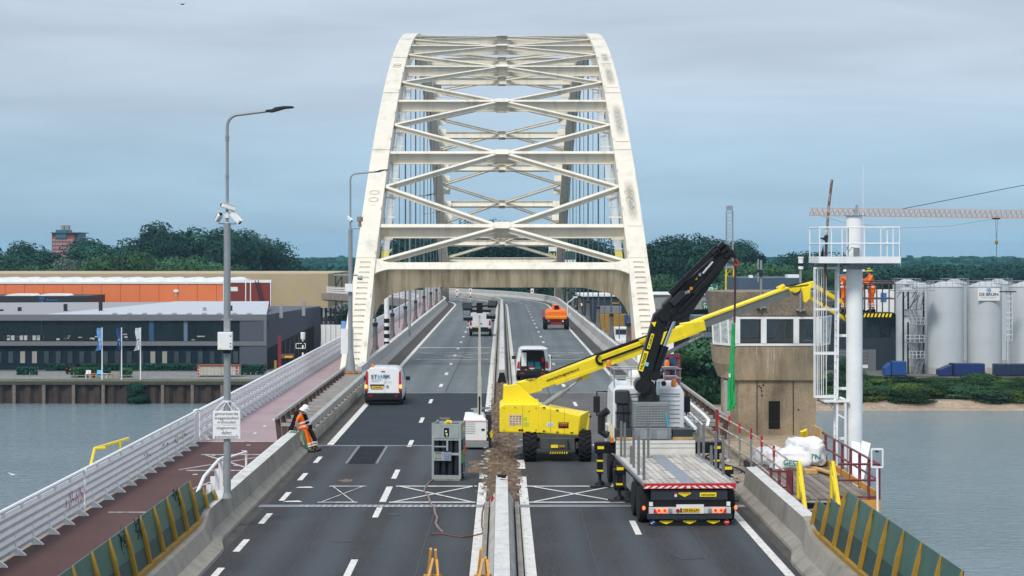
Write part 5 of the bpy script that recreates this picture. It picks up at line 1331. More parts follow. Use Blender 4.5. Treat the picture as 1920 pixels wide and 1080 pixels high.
b = B(); b.bb((-1.1, GY+1.0, 1.33), (-.85, GY+1.2, 1.5)); b.bar((-1.2, GY+1.1, 1.47), (-.45, GY+1.1, 1.52), .08, .06); part('winch', b, M_GALV, r, world=True)
mz = [(1.1, 2.75, .075), (2.6, 4.1, .055), (4.0, 5.1, .04)]
for i, (a, c, w_) in enumerate(mz):
    b = B(); b.bb((-.86-w_, GY+.6-w_, a), (-.86+w_, GY+.6+w_, c)); part('mast_section', b, mat('pale_mast', (.5, .48, .42), .5, .2) if i == 0 else MATS['pale_mast'], r, world=True)
b = B(); b.bb((-.895, GY+.52, 1.3), (-.825, GY+.53, 2.0)); part('mast_slot', b, M_INK, r, world=True)
b = B(); b.box((-.86, GY+.5, 5.4), (.24, .14, .4)); b.bar((-1.4, GY+.55, 5.42), (-.3, GY+.55, 5.5), .06, .06); hd = part('lamp_bar', b, M_INK, r, world=True)
for x, z, rx_, rz_ in ((-1.33, 5.45, 25, .3), (-.36, 5.55, 40, -.3), (-1.3, 5.0, 78, 0), (-.42, 5.08, 70, 0)):
    R = Matrix.Rotation(rz_, 3, 'Z') @ Matrix.Rotation(rad(-rx_), 3, 'X')
    b = B(); b.box((x, GY+.45, z), (.36, .12, .28), R); lm = part('floodlight', b, M_BLACK, r, world=True, bevel=.02)
    b = B(); b.box(Vector((x, GY+.45, z))+R @ Vector((0, -.065, 0)), (.3, .01, .2), R); part('lens', b, M_GLASS, lm, world=True)
b = B(); b.pipe([(-1.5, GY+.4, 5.4), (-1.48, GY+.4, 5.15), (-1.25, GY+.4, 5.1), (-1.2, GY+.4, 5.3)], .012, 4); part('cable', b, M_INK, r, world=True)
b = B(); b.pipe([(-.45, GY+.05, .6), (-.38, GY, .75), (-.42, GY, .5), (-.33, GY, .62), (-.4, GY, .45)], .03, 5); part('yellow_strap', b, M_YELB, r, world=True)

# ================================================================ gas bottle rack
RB = Vector((-1.83, 66.9, 0)); RR = Matrix.Translation(RB) @ Matrix.Rotation(-.11, 4, 'Z')
r = thing('gas_bottle_rack', 'grey steel crate-like rack holding dark gas bottles in front of the lighting tower', 'rack', RB)
M_RACK = mat('grey_rack_paint', (.30, .345, .345), .55, .1, var=.12, scale=3, stain=(.18, .14, .1), stain_amt=.35, stain_scale=(4, 4, 1))
def rp_(name, b, m, parent=None, **k): return part(name, b.xf(RR), m, parent or r, world=True, **k)
w_, d_, h_ = .45, 1.15, 1.9
for x in (-w_, w_):
    for y in (0, d_):
        b = B(); b.bb((x-.035, y-.035, .06), (x+.035, y+.035, h_)); rp_('corner_post', b, M_RACK)
for z, hh in ((.12, .12), (.88, .08), (1.36, .07), (h_-.06, .07)):
    b = B()
    b.bb((-w_, -.03, z-hh/2), (w_, .0, z+hh/2)); b.bb((-w_, d_, z-hh/2), (w_, d_+.03, z+hh/2))
    for sx in (-1, 1): b.bb((sx*w_-.015, 0, z-hh/2), (sx*w_+.015, d_, z+hh/2))
    rp_('frame_rail', b, M_RACK)
b = B(); b.bb((-w_, -.035, 0), (w_, d_, .06)); rp_('base_plate', b, M_CONCM)
b = B(); b.bb((-w_+.04, -.045, 1.4), (w_-.04, -.032, 1.8)); tpnl = rp_('top_panel', b, M_RACK)
b = B(); b.prism([(-.075, -.052, 1.74), (.095, -.052, 1.74), (.095, -.052, 1.47), (.05, -.052, 1.43), (-.03, -.052, 1.43), (-.075, -.052, 1.47)], (0, .006, 0)); lbp = rp_('label', b, M_INK, tpnl)
b = B(); b.bb((-.02, -.058, 1.52), (.05, -.053, 1.56)); b.bb((-.03, -.058, 1.6), (.02, -.053, 1.66)); rp_('label_mark', b, M_REFL, tpnl)
b = B(); b.bb((0, -.058, 1.45), (.05, -.053, 1.5)); rp_('label_mark', b, mat('lime_ink', (.4, .55, .02), .5), tpnl)
b = B(); b.bb((-w_+.03, -.045, .66), (w_-.03-.26, -.032, .95)); mp_ = rp_('middle_panel', b, M_RACK)
for k, (s_, s2) in enumerate((('SAFE', '02 LINE'), ('PAYLOAD', '1600 kg'), ('48 x 50', '2100 kg'))):
    z = .905-k*.09
    c = RR @ Vector((-.27, -.05, z)); text('lettering', s_, .2, M_INK if k != 1 else M_YELD, c-absloc(mp_), (0, 0, -.11), mp_, height=.055)
    b = B(); b.bb((-.06, -.05, z-.035), (.14, -.046, z+.035)); rp_('blue_band', b, mat('blue_band', (.03, .06, .25), .5) if k == 0 else MATS['blue_band'], mp_)
    c = RR @ Vector((.04, -.054, z)); text('lettering', s2, .17, M_REFL, c-absloc(mp_), (0, 0, -.11), mp_, height=.045)
b = B(); b.bb((.0, -.03, .98), (.06, 0, 1.34)); b.bb((-w_, -.02, 1.1), (0, 0, 1.14)); rp_('frame_rail', b, M_RACK)
M_BOT = mat('dark_blue_gas_bottle', (.018, .024, .033), .4, var=.2)
for i in range(4):
    for k in range(4):
        x = -.33+i*.22; y = .17+k*.27; b = B(); b.lathe((x, y, .12), [(.09, 0), (.1, .03), (.1, 1.3), (.08, 1.42), (.03, 1.5), (.03, 1.58)], 12); rp_('gas_bottle', b, M_BOT, smooth=True)
b = B(); b.bb((w_+.02, .1, 1.42), (w_+.03, d_-.1, 1.8)); rp_('side_panel', b, M_RACK)
b = B(); b.bb((w_+.02, .1, .55), (w_+.032, d_-.2, .95)); rp_('green_label', b, mat('green_label', (.06, .4, .14), .5))
b = B(); b.bb((w_+.032, .5, 1.6), (w_+.036, .9, 1.72)); rp_('yellow_label', b, M_YEL)
b = B()
for k in range(3): b.pipe([(w_+.03, .3, 1.2), (w_+.12, .2+.1*k, 1.25), (w_+.16, .1, 1.0-.1*k), (w_+.05, .05, .9)], .014, 4)
rp_('hose', b, M_RED)
b = B(); b.lathe((w_+.08, .1, .14), [(.1, -.03), (.1, .03)], 12, 'x'); rp_('castor', b, M_RUBBER)
b = B(); b.pipe([(-.05, .15, 1.86), (.02, .12, 1.93), (.12, .18, 1.92), (.15, .1, 1.88)], [.05, .07, .06, .03], 6); rp_('yellow_cloth', b, M_YELB, smooth=True)
b = B(); b.bb((-.26, .12, 1.8), (-.02, .3, 1.89)); rp_('tray_box', b, M_GALV)
# cables on the road
M_HOSE = mat('brownish_hose', (.22, .15, .13), .7, var=.25, scale=8)
pts = [G(*p, .02) for p in ((815, 898), (806, 903), (799, 912), (795, 920), (803, 931), (807, 943), (814, 951), (816, 962), (820, 972), (817, 982), (822, 990), (830, 998))]
solo('air_hose', B().pipe(pts, .032, 6), M_HOSE, 'thin pinkish hose winding over the road from the gas bottle rack', 'hose', smooth=True)
pts = [G(*p, .02) for p in ((808, 1002), (830, 1001), (850, 1005), (868, 1007), (890, 1004), (903, 1001), (906, 998), (903, 985), (904, 962), (908, 945), (915, 937))]
solo('red_hose', B().pipe(pts, .02, 6), mat('dull_red_hose', (.16, .06, .05), .7, var=.25, scale=8), 'dull red hose lying in a loop across the white centre line', 'hose', smooth=True)

# ================================================================ timber trestles at the bottom edge
M_TIMO = mat('orange_timber', (.62, .30, .045), .7, var=.2, scale=3, stain=(.3, .13, .03), stain_amt=.4, stain_scale=(9, 9, 1))
for i, (xb, lab) in enumerate(((-1.5, 'orange timber trestle standing on the left lane at the bottom edge, free of the median'), (-.42, 'orange timber trestle on the white centre line next to the near median barrier'))):
    r = thing('timber_trestle', lab, 'trestle', (xb, 43.6, 0), 0, 'timber trestles at the bottom edge')
    part('leg', B().bar((-.16, .35, 0), (-.03, .03, 1.14), .1, .05, (1, 0, 0)), M_TIMO, r)
    part('leg', B().bar((-.2, -.62, 0), (.02, -.04, .93), .1, .05, (1, 0, 0)), M_TIMB, r)
    part('leg', B().bar((.13, .35, 0), (.07, .05, 1.12 if i == 0 else .95), .09, .05, (1, 0, 0)), M_TIMO, r)
    part('leg', B().bar((.2, -.6, 0), (.1, -.02, .9), .09, .05, (1, 0, 0)), M_TIMO, r)
    part('cross_beam', B().bb((-.18, -.08, .5), (.2, .0, .6)), M_TIMO, r)

# ================================================================ lamp posts
def lamp(name, label, x, y, z0, top, arm, r0=.1, r1=.045, zsplit=None, group=None):
    r = thing(name, label, 'street lamp', (x, y, z0), 0, group)
    zs = zsplit or z0+(top-z0)*.6
    b = B(); b.tube((0, 0, 0), (0, 0, zs-z0), r0, r0*.92, 12); part('lower_pole', b, M_GREYP, r, smooth=True)
    h = top-z0; R = .32
    pts = [(0, 0, zs-z0-.02), (0, 0, h-R-.1)]+[(R-R*math.cos(t), 0, h-R-.1+R*math.sin(t)) for t in [PI/2*i/6 for i in range(1, 7)]]+[(arm, 0, h)]
    b = B(); b.pipe(pts, r1, 8); part('upper_pole', b, M_GREYP, r, smooth=True)
    b = B()
    secs = []
    for x_, hw, z_, t_ in ((arm-.05, .05, 0, .06), (arm+.12, .07, .0, .09), (arm+.22, .13, .04, .11), (arm+.45, .15, .09, .07), (arm+.66, .12, .10, .05), (arm+.72, .05, .10, .03)):
        secs.append([Vector((x_, q*hw, h+z_+e*t_/2)) for q, e in ((-1, -1), (1, -1), (1, 1), (-1, 1))])
    part('lamp_head', b.loft(secs), M_DARK, r, smooth=30, bevel=.01)
    return r
LPY = 55.2
LX = (426-VX)/(F/LPY)
L1 = lamp('lamp_post', 'tall grey lamp post with cameras, cabinet and sign plates on the left barrier', LX, LPY, .92, 7.5+(475-208)/(F/LPY), 1.1, .1, .042, 7.5-(418-475)/(F/LPY))
def lz(py): return 7.5-(py-475)/(F/LPY)-.92
def lx(px): return (px-426)/(F/LPY)
b = B(); b.lathe((0, 0, -.1), [(.14, 0), (.14, .03), (.11, .15)], 12); part('base_flange', b, M_GREYP, L1)
b = B(); b.bb((lx(411), -.32, lz(655)), (lx(438), -.11, lz(622))); cbx = part('cabinet', b, M_WHITE, L1, bevel=.012)
b = B()
for py in (629, 643, 649): b.lathe((lx(435), -.325, lz(py)), [(.018, -.008), (.018, .004)], 8, 'y')
part('lock', b, M_INK, cbx)
b = B(); b.bb((lx(413), -.326, lz(653.5)), (lx(419), -.321, lz(651.5))); part('sticker', b, M_YEL, cbx)
b = B(); b.bb((-.1, -.14, lz(662)), (.12, .05, lz(656))); part('cabinet_bracket', b, M_DARK, L1)
b = B(); b.bb((-.08, -.105, lz(621)), (.08, -.09, lz(598))); b.bb((-.14, -.1, lz(600)), (.14, .1, lz(598))); part('clamp', b, M_GALV, L1)
b = B()
for z in (lz(332), lz(264), lz(258)): b.lathe((0, 0, z), [(.06, 0), (.06, .05)], 10)
part('collar', b, M_GREYP, L1)
# cctv cameras
def cctv(parent, c, yaw, pitch, L_=.38, arm_to=None):
    R = Matrix.Rotation(yaw, 3, 'Z') @ Matrix.Rotation(pitch, 3, 'X'); c = Vector(c)
    b = B(); b.box(c, (.13, L_, .12), R); cm = part('camera', b, M_WHITE, parent, bevel=.02)
    b = B(); b.box(c+R @ Vector((0, -L_/2-.01, 0)), (.1, .015, .09), R); b.box(c+R @ Vector((0, .0, .075)), (.15, L_*1.15, .015), R); part('hood', b, M_DARK if False else M_REFL, cm)
    b = B(); b.box(c+R @ Vector((0, -L_/2-.02, 0)), (.08, .02, .08), R); part('lens', b, M_INK, cm)
    if arm_to is not None:
        b = B(); b.pipe([c, c+Vector((0, 0, -.16)), Vector(arm_to)], .022, 6); part('arm', b, M_GREYP, cm)
cz = lz(410)
cctv(L1, (-.22, -.05, cz+.03), .5, -.55, .3, (-.03, 0, cz-.14))
cctv(L1, (.23, -.05, cz+.02), 1.1, .75, .36, (.03, 0, cz-.14))
cctv(L1, (.05, -.09, cz+.31), -1.2, -.3, .4)
b = B(); b.lathe((0, 0, cz+.02), [(.08, 0), (.08, .16)], 10); b.lathe((0, 0, cz-.22), [(.075, 0), (.075, .12)], 10); part('camera_collar', b, M_WHITE, L1)
# sign plates
sz0, sz1, szm = lz(822), lz(770), lz(796.5)
s1 = part('sign_plate', B().bb((lx(400.5), -.16, szm+.006), (lx(452), -.13, sz1)), M_WHITE, L1, bevel=.008)
s2 = part('sign_plate', B().bb((lx(400.5), -.16, sz0), (lx(452), -.13, szm-.006)), M_WHITE, L1, bevel=.008)
cx = lx(426.2)
for s_, py, wpx, pp in (('gemarkeerde', 775.6, 43, s1), ('weggedeelten', 783.6, 45, s1), ('vrijhouden', 791.2, 35, s1), ('slagbomen', 802, 37, s2), ('dalen', 810, 18, s2), ('automatisch', 817.6, 44, s2)):
    text('sign_text', s_, wpx/68.8, M_INK, (cx, -.165, lz(py)), (0, 0, 0), pp, height=.1 if any(k in s_ for k in 'gjdlbhkt') else .075, bold=-.004)
b = B()
for sx in (-1, 1): b.pipe([(sx*.1, 0, lz(752)), (sx*.35, -.06, lz(770))], .012, 4); b.pipe([(0, -.1, lz(752)), (sx*.16, -.14, lz(770))], .012, 4)
b.lathe((0, 0, lz(754)), [(.115, 0), (.115, .05)], 10); part('sign_bracket', b, M_WHITE, L1)
# second lamp post by the arch foot and the two further ones
x2 = (657-VX)/(F/112.5)
L2 = lamp('lamp_post', 'grey lamp post standing in front of the left foot of the arch', x2, 112.5, 1.0, 7.5+(475-322)/(F/112.5), 1.4, .13, .05, 7.5-(430-475)/(F/112.5), None)
s_ = F/112.5
def z2(py): return 7.5-(py-475)/s_-1.0
b = B(); b.lathe((0, 0, 0), [(.3, 0), (.28, .2), (.2, .8), (.13, 1.1)], 12); b2 = part('base_casing', b, M_GREYP, L2, smooth=True)
b = B(); b.lathe((0, 0, -.42), [(.38, 0), (.42, .3), (.36, .42)], 12); part('rusty_bracket', b, mat('rusty_bracket', (.3, .16, .08), .85, var=.4, scale=6), L2)
b = B(); b.bb((-.28, -.3, z2(547)), (.14, -.1, z2(532))); part('cabinet', b, M_WHITE, L2, bevel=.01)
b = B(); b.bar((0, 0, z2(429)), (.55, 0, z2(429)), .06, .06); part('side_arm', b, M_GREYP, L2)
b = B(); b.lathe((.53, 0, z2(426)), [(.08, 0), (.1, .15), (.06, .3), (.16, .32), (.17, .55), (.12, .6)], 10); part('lantern_speaker', b, mat('brown_grey_speaker', (.25, .2, .17), .6), L2)
cctv(L2, (-.02, -.08, z2(411)), .6, .5, .42)
b = B(); b.tube((-.9, 0, z2(516)), (.4, 0, z2(516)), .045, n=6); b.lathe((.55, -.1, z2(521)), [(.1, -.15), (.14, .12)], 10, 'x'); part('signal_arm', b, M_GREYP, L2)
for px, py, Y, lab in ((768, 366, 175, 'thin far lamp post among the left hangers, nearer of two'), (795, 398, 236, 'thin far lamp post among the left hangers, farther of two')):
    s_ = F/Y; lamp('lamp_post', lab, (px-VX)/s_, Y, 0, 7.5+(475-py)/s_, 1.5, .11, .05)
# striped white mast beside the cycle path and low red cabinet
r = thing('striped_mast', 'white mast with black hoops at its base beside the cycle path', 'mast', (-8.35, 146, 0))
s_ = F/146; x_ = (725-VX)/s_+8.35
b = B(); b.tube((x_, 0, 0), (x_, 0, 9.2), .19, .17, 12); part('pole', b, M_WHITE, r, smooth=True)
for i in range(5):
    b = B(); b.lathe((x_, 0, .3+i*.55 if i else 0), [(.2, 0), (.2, .3 if i else .75)], 12); part('black_hoop', b, M_INK, r)
cctv(r, (x_+.2, -.1, 7.6), -.6, .5, .6)
r = solo('red_tagged_box', B().bb((-9.15, 131, 0), (-8.65, 131.5, .9)), M_CONC, 'low pale box with red graffiti beside the striped mast', 'cabinet')
b = B(); rnd = random.Random(1)
for i in range(9): b.bar((rnd.uniform(-.18, .18), -.255, rnd.uniform(.15, .7)), (rnd.uniform(-.18, .18), -.255, rnd.uniform(.15, .75)), .01, .07)
part('graffiti', b, mat('red_graffiti', (.5, .02, .03), .6), r)
# ================================================================ people
def skin(name, V, E, m, parent, sub=2):
    """V: {key: (pos, radius)}; one continuous skinned surface"""
    keys = list(V); idx = {k: i for i, k in enumerate(keys)}
    me = bpy.data.meshes.new(name); me.from_pydata([tuple(V[k][0]) for k in keys], [(idx[a], idx[c]) for a, c in E], [])
    o = bpy.data.objects.new(name, me); link(o, parent)
    o.modifiers.new('skin', 'SKIN'); sv = me.skin_vertices[0].data if me.skin_vertices else None
    if sv is None:
        bpy.context.view_layer.update(); sv = me.skin_vertices[0].data
    for k in keys:
        r = V[k][1]; sv[idx[k]].radius = (r, r) if not isinstance(r, tuple) else r
    sv[0].use_root = True
    s = o.modifiers.new('subdivision', 'SUBSURF'); s.levels = s.render_levels = sub
    me.materials.append(m)
    dg = bpy.context.evaluated_depsgraph_get(); ev = bpy.data.meshes.new_from_object(o.evaluated_get(dg))
    ev.polygons.foreach_set('use_smooth', [True]*len(ev.polygons)); ev.name = name
    o.modifiers.clear(); o.data = ev; o.data.materials.clear(); o.data.materials.append(m)
    return o
M_HELM = mat('white_helmet', (.78, .78, .76), .35, var=.04)
M_BLK = mat('black_cloth', (.015, .015, .018), .9, var=.3, spec=.2)
M_HAIR = mat('brown_hair', (.05, .03, .02), .8)
def person(label, base, J, face, cloth, trouser, helm, group=None, bands=True, sleeve=.5, helm2=None):
    """J: joints in metres relative to base: pelvis, chest, neck, head, lsh, lel, lwr, rsh, rel, rwr, lhip, lkn, lan, ltoe, rhip, ..."""
    r = thing('person', label, 'person', base, 0, group)
    J = {k: Vector(v) for k, v in J.items()}
    V = {'pelvis': (J['pelvis'], .115), 'belly': ((J['pelvis']+J['chest'])/2, .11), 'chest': (J['chest'], .13), 'neck': (J['neck'], .055), 'jaw': (J['neck']*.45+J['head']*.55, .075), 'head': (J['head'], .095), 'crown': (J['head']+(J['head']-J['neck']).normalized()*.07, .08)}
    E = [('pelvis', 'belly'), ('belly', 'chest'), ('chest', 'neck'), ('neck', 'jaw'), ('jaw', 'head'), ('head', 'crown')]
    for s in 'lr':
        V[s+'sh'] = (J[s+'sh'], .06); V[s+'el'] = (J[s+'el'], .042); V[s+'wr'] = (J[s+'wr'], .03)
        V[s+'hip'] = (J[s+'hip'], .09); V[s+'kn'] = (J[s+'kn'], .062); V[s+'an'] = (J[s+'an'], .042); V[s+'toe'] = (J[s+'toe'], .038)
        E += [('chest', s+'sh'), (s+'sh', s+'el'), (s+'el', s+'wr'), ('pelvis', s+'hip'), (s+'hip', s+'kn'), (s+'kn', s+'an'), (s+'an', s+'toe')]
        d = (J[s+'wr']-J[s+'el']).normalized(); sd = d.cross(face).normalized() if d.cross(face).length > .1 else Vector((1, 0, 0))
        pm_ = J[s+'wr']+d*.075; V[s+'palm'] = (pm_, (.036, .02)); E.append((s+'wr', s+'palm'))
        for k, (o_, L_) in enumerate(((-.03, .075), (-.01, .085), (.01, .08), (.03, .062))):
            a = pm_+d*.03+sd*o_; V[s+'f%da' % k] = (a, .010); V[s+'f%db' % k] = (a+d*L_*.5+face*.01, .009); V[s+'f%dc' % k] = (a+d*L_*.85+face*.035, .008)
            E += [(s+'palm', s+'f%da' % k), (s+'f%da' % k, s+'f%db' % k), (s+'f%db' % k, s+'f%dc' % k)]
        t_ = J[s+'wr']+d*.03-sd*.03; V[s+'ta'] = (t_-sd*.012+d*.02, .011); V[s+'tb'] = (t_-sd*.03+d*.055+face*.015, .009)
        E += [(s+'wr', s+'ta'), (s+'ta', s+'tb')]
    body = skin('body', V, E, M_SKIN, r)
    up = (J['head']-J['neck']).normalized(); sidev = up.cross(face).normalized(); hd = J['head']
    b = B(); b.ball(hd+face*.1-up*.015, (.016, .022, .022), 8, 5); part('nose', b, M_SKIN, r, smooth=True)
    for sx in (-1, 1):
        b = B(); b.ball(hd+face*.088+sidev*sx*.033+up*.012, .012, 6, 4); part('eye', b, M_INK, r)
        b = B(); b.ball(hd+sidev*sx*.098-up*.01, (.014, .022, .032), 6, 4); part('ear', b, M_SKIN, r, smooth=True)
    b = B(); b.bar(hd+face*.092-up*.055-sidev*.025, hd+face*.092-up*.055+sidev*.025, .01, .008); part('mouth', b, M_RED, r)
    b = B(); b.ball(hd-face*.03+up*.02, (.1, .1, .1), 10, 6); part('hair', b, M_HAIR, r, smooth=True)
    # clothes
    cv = {'c': (J['chest'], .155), 'b': ((J['pelvis']+J['chest'])/2, .14), 'p': (J['pelvis'], .145), 'n': (J['chest']*.35+J['neck']*.65, .085)}
    ce = [('c', 'b'), ('b', 'p'), ('c', 'n')]
    for s in 'lr':
        cv[s+'s'] = (J[s+'sh'], .08); cv[s+'m'] = (J[s+'sh']*.5+J[s+'el']*.5, .07); cv[s+'e'] = (J[s+'sh']*(1-min(1, sleeve*2))+J[s+'el']*min(1, sleeve*2), .062)
        ce += [('c', s+'s'), (s+'s', s+'m'), (s+'m', s+'e')]
        if sleeve > .5: cv[s+'w'] = (J[s+'wr'], .048); ce.append((s+'e', s+'w'))
    jk = skin('jacket', cv, ce, cloth, r)
    tv = {'p': (J['pelvis'], .135)}; te = []
    for s in 'lr':
        tv[s+'h'] = (J[s+'hip'], .112); tv[s+'t'] = ((J[s+'hip']+J[s+'kn'])/2, .098); tv[s+'k'] = (J[s+'kn'], .082); tv[s+'a'] = (J[s+'an']*.9+J[s+'kn']*.1, .075)
        te += [('p', s+'h'), (s+'h', s+'t'), (s+'t', s+'k'), (s+'k', s+'a')]
    trs = skin('trousers', tv, te, trouser, r)
    for s in 'lr':
        a, t_ = J[s+'an'], J[s+'toe']; b = B(); d = (t_-a); d.z = 0; d.normalize()
        zb = min(a.z, t_.z)-.045
        b.loft([[Vector((a.x, a.y, 0))-d*.07+Vector((0, 0, zb))+q for q in ()]]) if False else None
        sd = Vector((-d.y, d.x, 0))
        A = Vector((a.x, a.y, zb)); secs = []
        for L_, w, h in ((-.08, .035, .1), (-.05, .045, .13), (.05, .045, .12), (.13, .05, .07), (.2, .035, .045)):
            c = A+d*L_; secs.append([c-sd*w, c+sd*w, c+sd*w*.9+Vector((0, 0, h)), c-sd*w*.9+Vector((0, 0, h))])
        part('boot', b.loft(secs), M_INK, r, smooth=30, bevel=.008)
        if bands:
            for f in (.38, .62):
                c = J[s+'kn']*(1-f)+J[s+'an']*f; d_ = (J[s+'an']-J[s+'kn']).normalized(); b = B(); b.tube(c-d_*.028, c+d_*.028, .096, n=12); part('reflective_band', b, M_REFL, trs)
    if bands:
        for f in (.25, .6):
            c = J['pelvis']*(1-f)+J['chest']*f; d_ = (J['chest']-J['pelvis']).normalized(); b = B(); b.tube(c-d_*.028, c+d_*.028, .168, n=16); part('reflective_band', b, M_REFL, jk)
    # helmet: shell, brim
    b = B(); b.lathe((0, 0, 0), [(.135, -.0), (.13, .05), (.105, .1), (.06, .13), (.01, .14)], 14)
    b.lathe((0, 0, -.008), [(.15, 0), (.15, .01)], 14)
    Q = Matrix((sidev, face, up)).transposed().to_4x4(); Q.translation = hd+up*.02
    b.box((0, .14, 0), (.17, .07, .014)); b.xf(Q); hl = part('helmet', b, helm, r, smooth=40)
    if helm2:
        b = B(); b.lathe((0, 0, .07), [(.128, 0), (.118, .035)], 14); b.box((0, 0, .11), (.05, .2, .06)); b.xf(Q); part('helmet_band', b, helm2, hl)
    return r
# worker leaning on the barrier end, facing right
F_ = Vector((.93, -.2, -.3)).normalized()
person('worker in orange hi-vis clothes and white helmet leaning on the left barrier end', (-7.32, 76.5, 0), dict(
    pelvis=(-.18, 0, .86), chest=(-.30, 0, 1.26), neck=(-.27, 0, 1.43), head=(-.20, -.01, 1.56),
    lsh=(-.29, .19, 1.36), lel=(-.36, .25, 1.1), lwr=(-.33, .16, .9), rsh=(-.31, -.19, 1.36), rel=(-.42, -.25, 1.12), rwr=(-.36, -.2, .9),
    lhip=(-.14, .1, .84), lkn=(.06, .13, .47), lan=(.2, .16, .1), ltoe=(.33, .14, .05), rhip=(-.14, -.1, .84), rkn=(.0, -.12, .45), ran=(.1, -.14, .1), rtoe=(.25, -.15, .05)),
    F_, M_HIVIS, M_HIVIS, M_HELM, sleeve=.32)
person('worker in black clothes half hidden behind the orange worker at the left barrier end', (-7.27, 77.0, 0), dict(
    pelvis=(-.1, 0, .88), chest=(-.26, 0, 1.28), neck=(-.24, 0, 1.46), head=(-.2, 0, 1.6),
    lsh=(-.25, .19, 1.38), lel=(-.34, .24, 1.12), lwr=(-.2, .2, .93), rsh=(-.27, -.19, 1.38), rel=(-.36, -.2, 1.12), rwr=(-.22, -.16, .95),
    lhip=(-.08, .1, .86), lkn=(.14, .13, .47), lan=(.2, .15, .1), ltoe=(.34, .14, .05), rhip=(-.08, -.1, .86), rkn=(.16, -.1, .48), ran=(.18, -.12, .1), rtoe=(.32, -.13, .05)),
    F_, M_BLK, M_BLK, M_HELM, sleeve=.9, bands=True)
b = B(); b.bar((-8.02, 76.9, .78), (-7.75, 76.95, 1.5), .05, .16); solo('carry_bag', b, M_BLK, 'dark narrow strap bag slung behind the worker at the left barrier end', 'bag')
b = B(); b.pipe([(-7.5, 76.26, .84), (-7.45, 76.24, .55), (-7.34, 76.25, .2), (-7.22, 76.3, .08), (-7.1, 76.4, .04)], [.05, .05, .04, .05, .03], 6); b.bb((-7.9, 75.2, .842), (-7.64, 75.9, .855))
solo('green_strap', b, mat('dull_green_webbing', (.06, .22, .1), .8, var=.3, scale=8), 'dull green strap draped over the end of the left concrete barrier', 'strap')
# workers in the basket
def basketman(label, x, y, dx, helm, helm2, lean=0.0):
    person(label, (x, y, bz), dict(
        pelvis=(0, 0, .9), chest=(-.05*dx+lean, 0, 1.3), neck=(-.08*dx+lean, 0, 1.46), head=(-.1*dx+lean, 0, 1.6),
        lsh=(-.07+lean, .2, 1.4), lel=(-.22*dx, .25, 1.22), lwr=(-.4*dx, .15, 1.32), rsh=(-.05+lean, -.2, 1.4), rel=(-.16*dx, -.26, 1.16), rwr=(-.36*dx, -.16, 1.2),
        lhip=(.02, .1, .88), lkn=(-.04, .12, .48), lan=(-.02, .14, .1), ltoe=(-.15*dx, .14, .05), rhip=(.02, -.1, .88), rkn=(.0, -.12, .48), ran=(.06, -.13, .1), rtoe=(-.1*dx, -.14, .05)),
        Vector((-1*dx, .1, -.05)).normalized(), M_HIVIS, M_HIVIS, helm, sleeve=.95, helm2=helm2)
M_HELY = mat('yellow_black_helmet', (.45, .4, .03), .45)
basketman('worker in orange with yellow-black helmet in the lift basket right of the mast', 14.6, 80.1, 1, M_HELY, M_INK, .02)
basketman('worker in orange hi-vis partly hidden behind the white mast, second one in the lift basket', 14.18, 80.45, -1, M_HELM, None)
basketman('worker in orange hi-vis at left end of the lift basket, behind the ladder cage', 13.52, 80.0, -1, M_HELM, None, -.02)

# ================================================================ wooden platform on the right
DZ = .3
r = thing('timber_platform', 'weathered plank platform with burgundy railings beside the road under the white mast', 'platform', (9.8, 65, 0))
PLAT = r
M_DECK = mat('weathered_deck_plank', (.17, .14, .115), .9, var=.25, scale=2, grain=.2, bscale=30, stain=(.07, .055, .045), stain_amt=.6, stain_scale=(5, .8, 1))
M_DECK2 = mat('pale_deck_plank', (.22, .185, .16), .9, var=.22, scale=2, grain=.2, bscale=30)
rnd = random.Random(21); n_ = 10
xs_ = [8.55+.245*i for i in range(n_+1)]
for i in range(n_):
    for (a, c) in ((59.4, 61.2), (61.2, 63.4), (63.4, 66.0), (66.0, 68.4), (68.4, 71.3)):
        b = B(); b.bb((xs_[i]+.014, a+.01, DZ-.06), (xs_[i+1]-.014, c-.01, DZ+rnd.uniform(-.008, .006))); part('plank', b, rnd.choice((M_DECK, M_DECK, M_DECK2)), r, world=True)
b = B(); b.bb((8.5, 59.5, DZ-.5), (11.0, 71.3, DZ-.075)); part('substructure', b, M_BLACK, r, world=True)
b = B(); b.bb((9.85, 59.3, DZ-.42), (11.08, 59.38, DZ-.02)); part('fascia_board', b, M_TIMO, r, world=True)
b = B(); b.bb((11.01, 59.4, DZ+.004), (11.06, 69.3, DZ+.2)); part('toe_board', b, M_TIMO, r, world=True)
b = B()
for z in (1.02, .55):
    b.tube((9.85, 59.4, DZ+z), (11.05, 59.4, DZ+z), .035, n=6); b.tube((11.05, 59.4, DZ+z), (11.05, 70, DZ+z), .035, n=6)
b.tube((9.85, 59.4, DZ+.06), (11.05, 59.4, DZ+.06), .035, n=6)
part('railing_tube', b, M_BURG, r, world=True)
for y in (59.4, 61.0, 62.6, 64.2, 65.8, 67.4, 69.2):
    b = B(); b.bb((11.01, y-.05, DZ-(.6 if y < 60 else .1)), (11.09, y+.05, DZ+1.04)); part('railing_post', b, M_BURG, r, world=True)
b = B(); b.tube((10.75, 59.36, -.4), (10.75, 59.36, DZ+1.05), .03, n=6); part('railing_post', b, M_BURG, r, world=True)
b = B(); b.box((10.95, 70.3, DZ+.62), (.06, 1.5, 1.1)); part('plywood_board', b, M_TIMB, r, world=True)
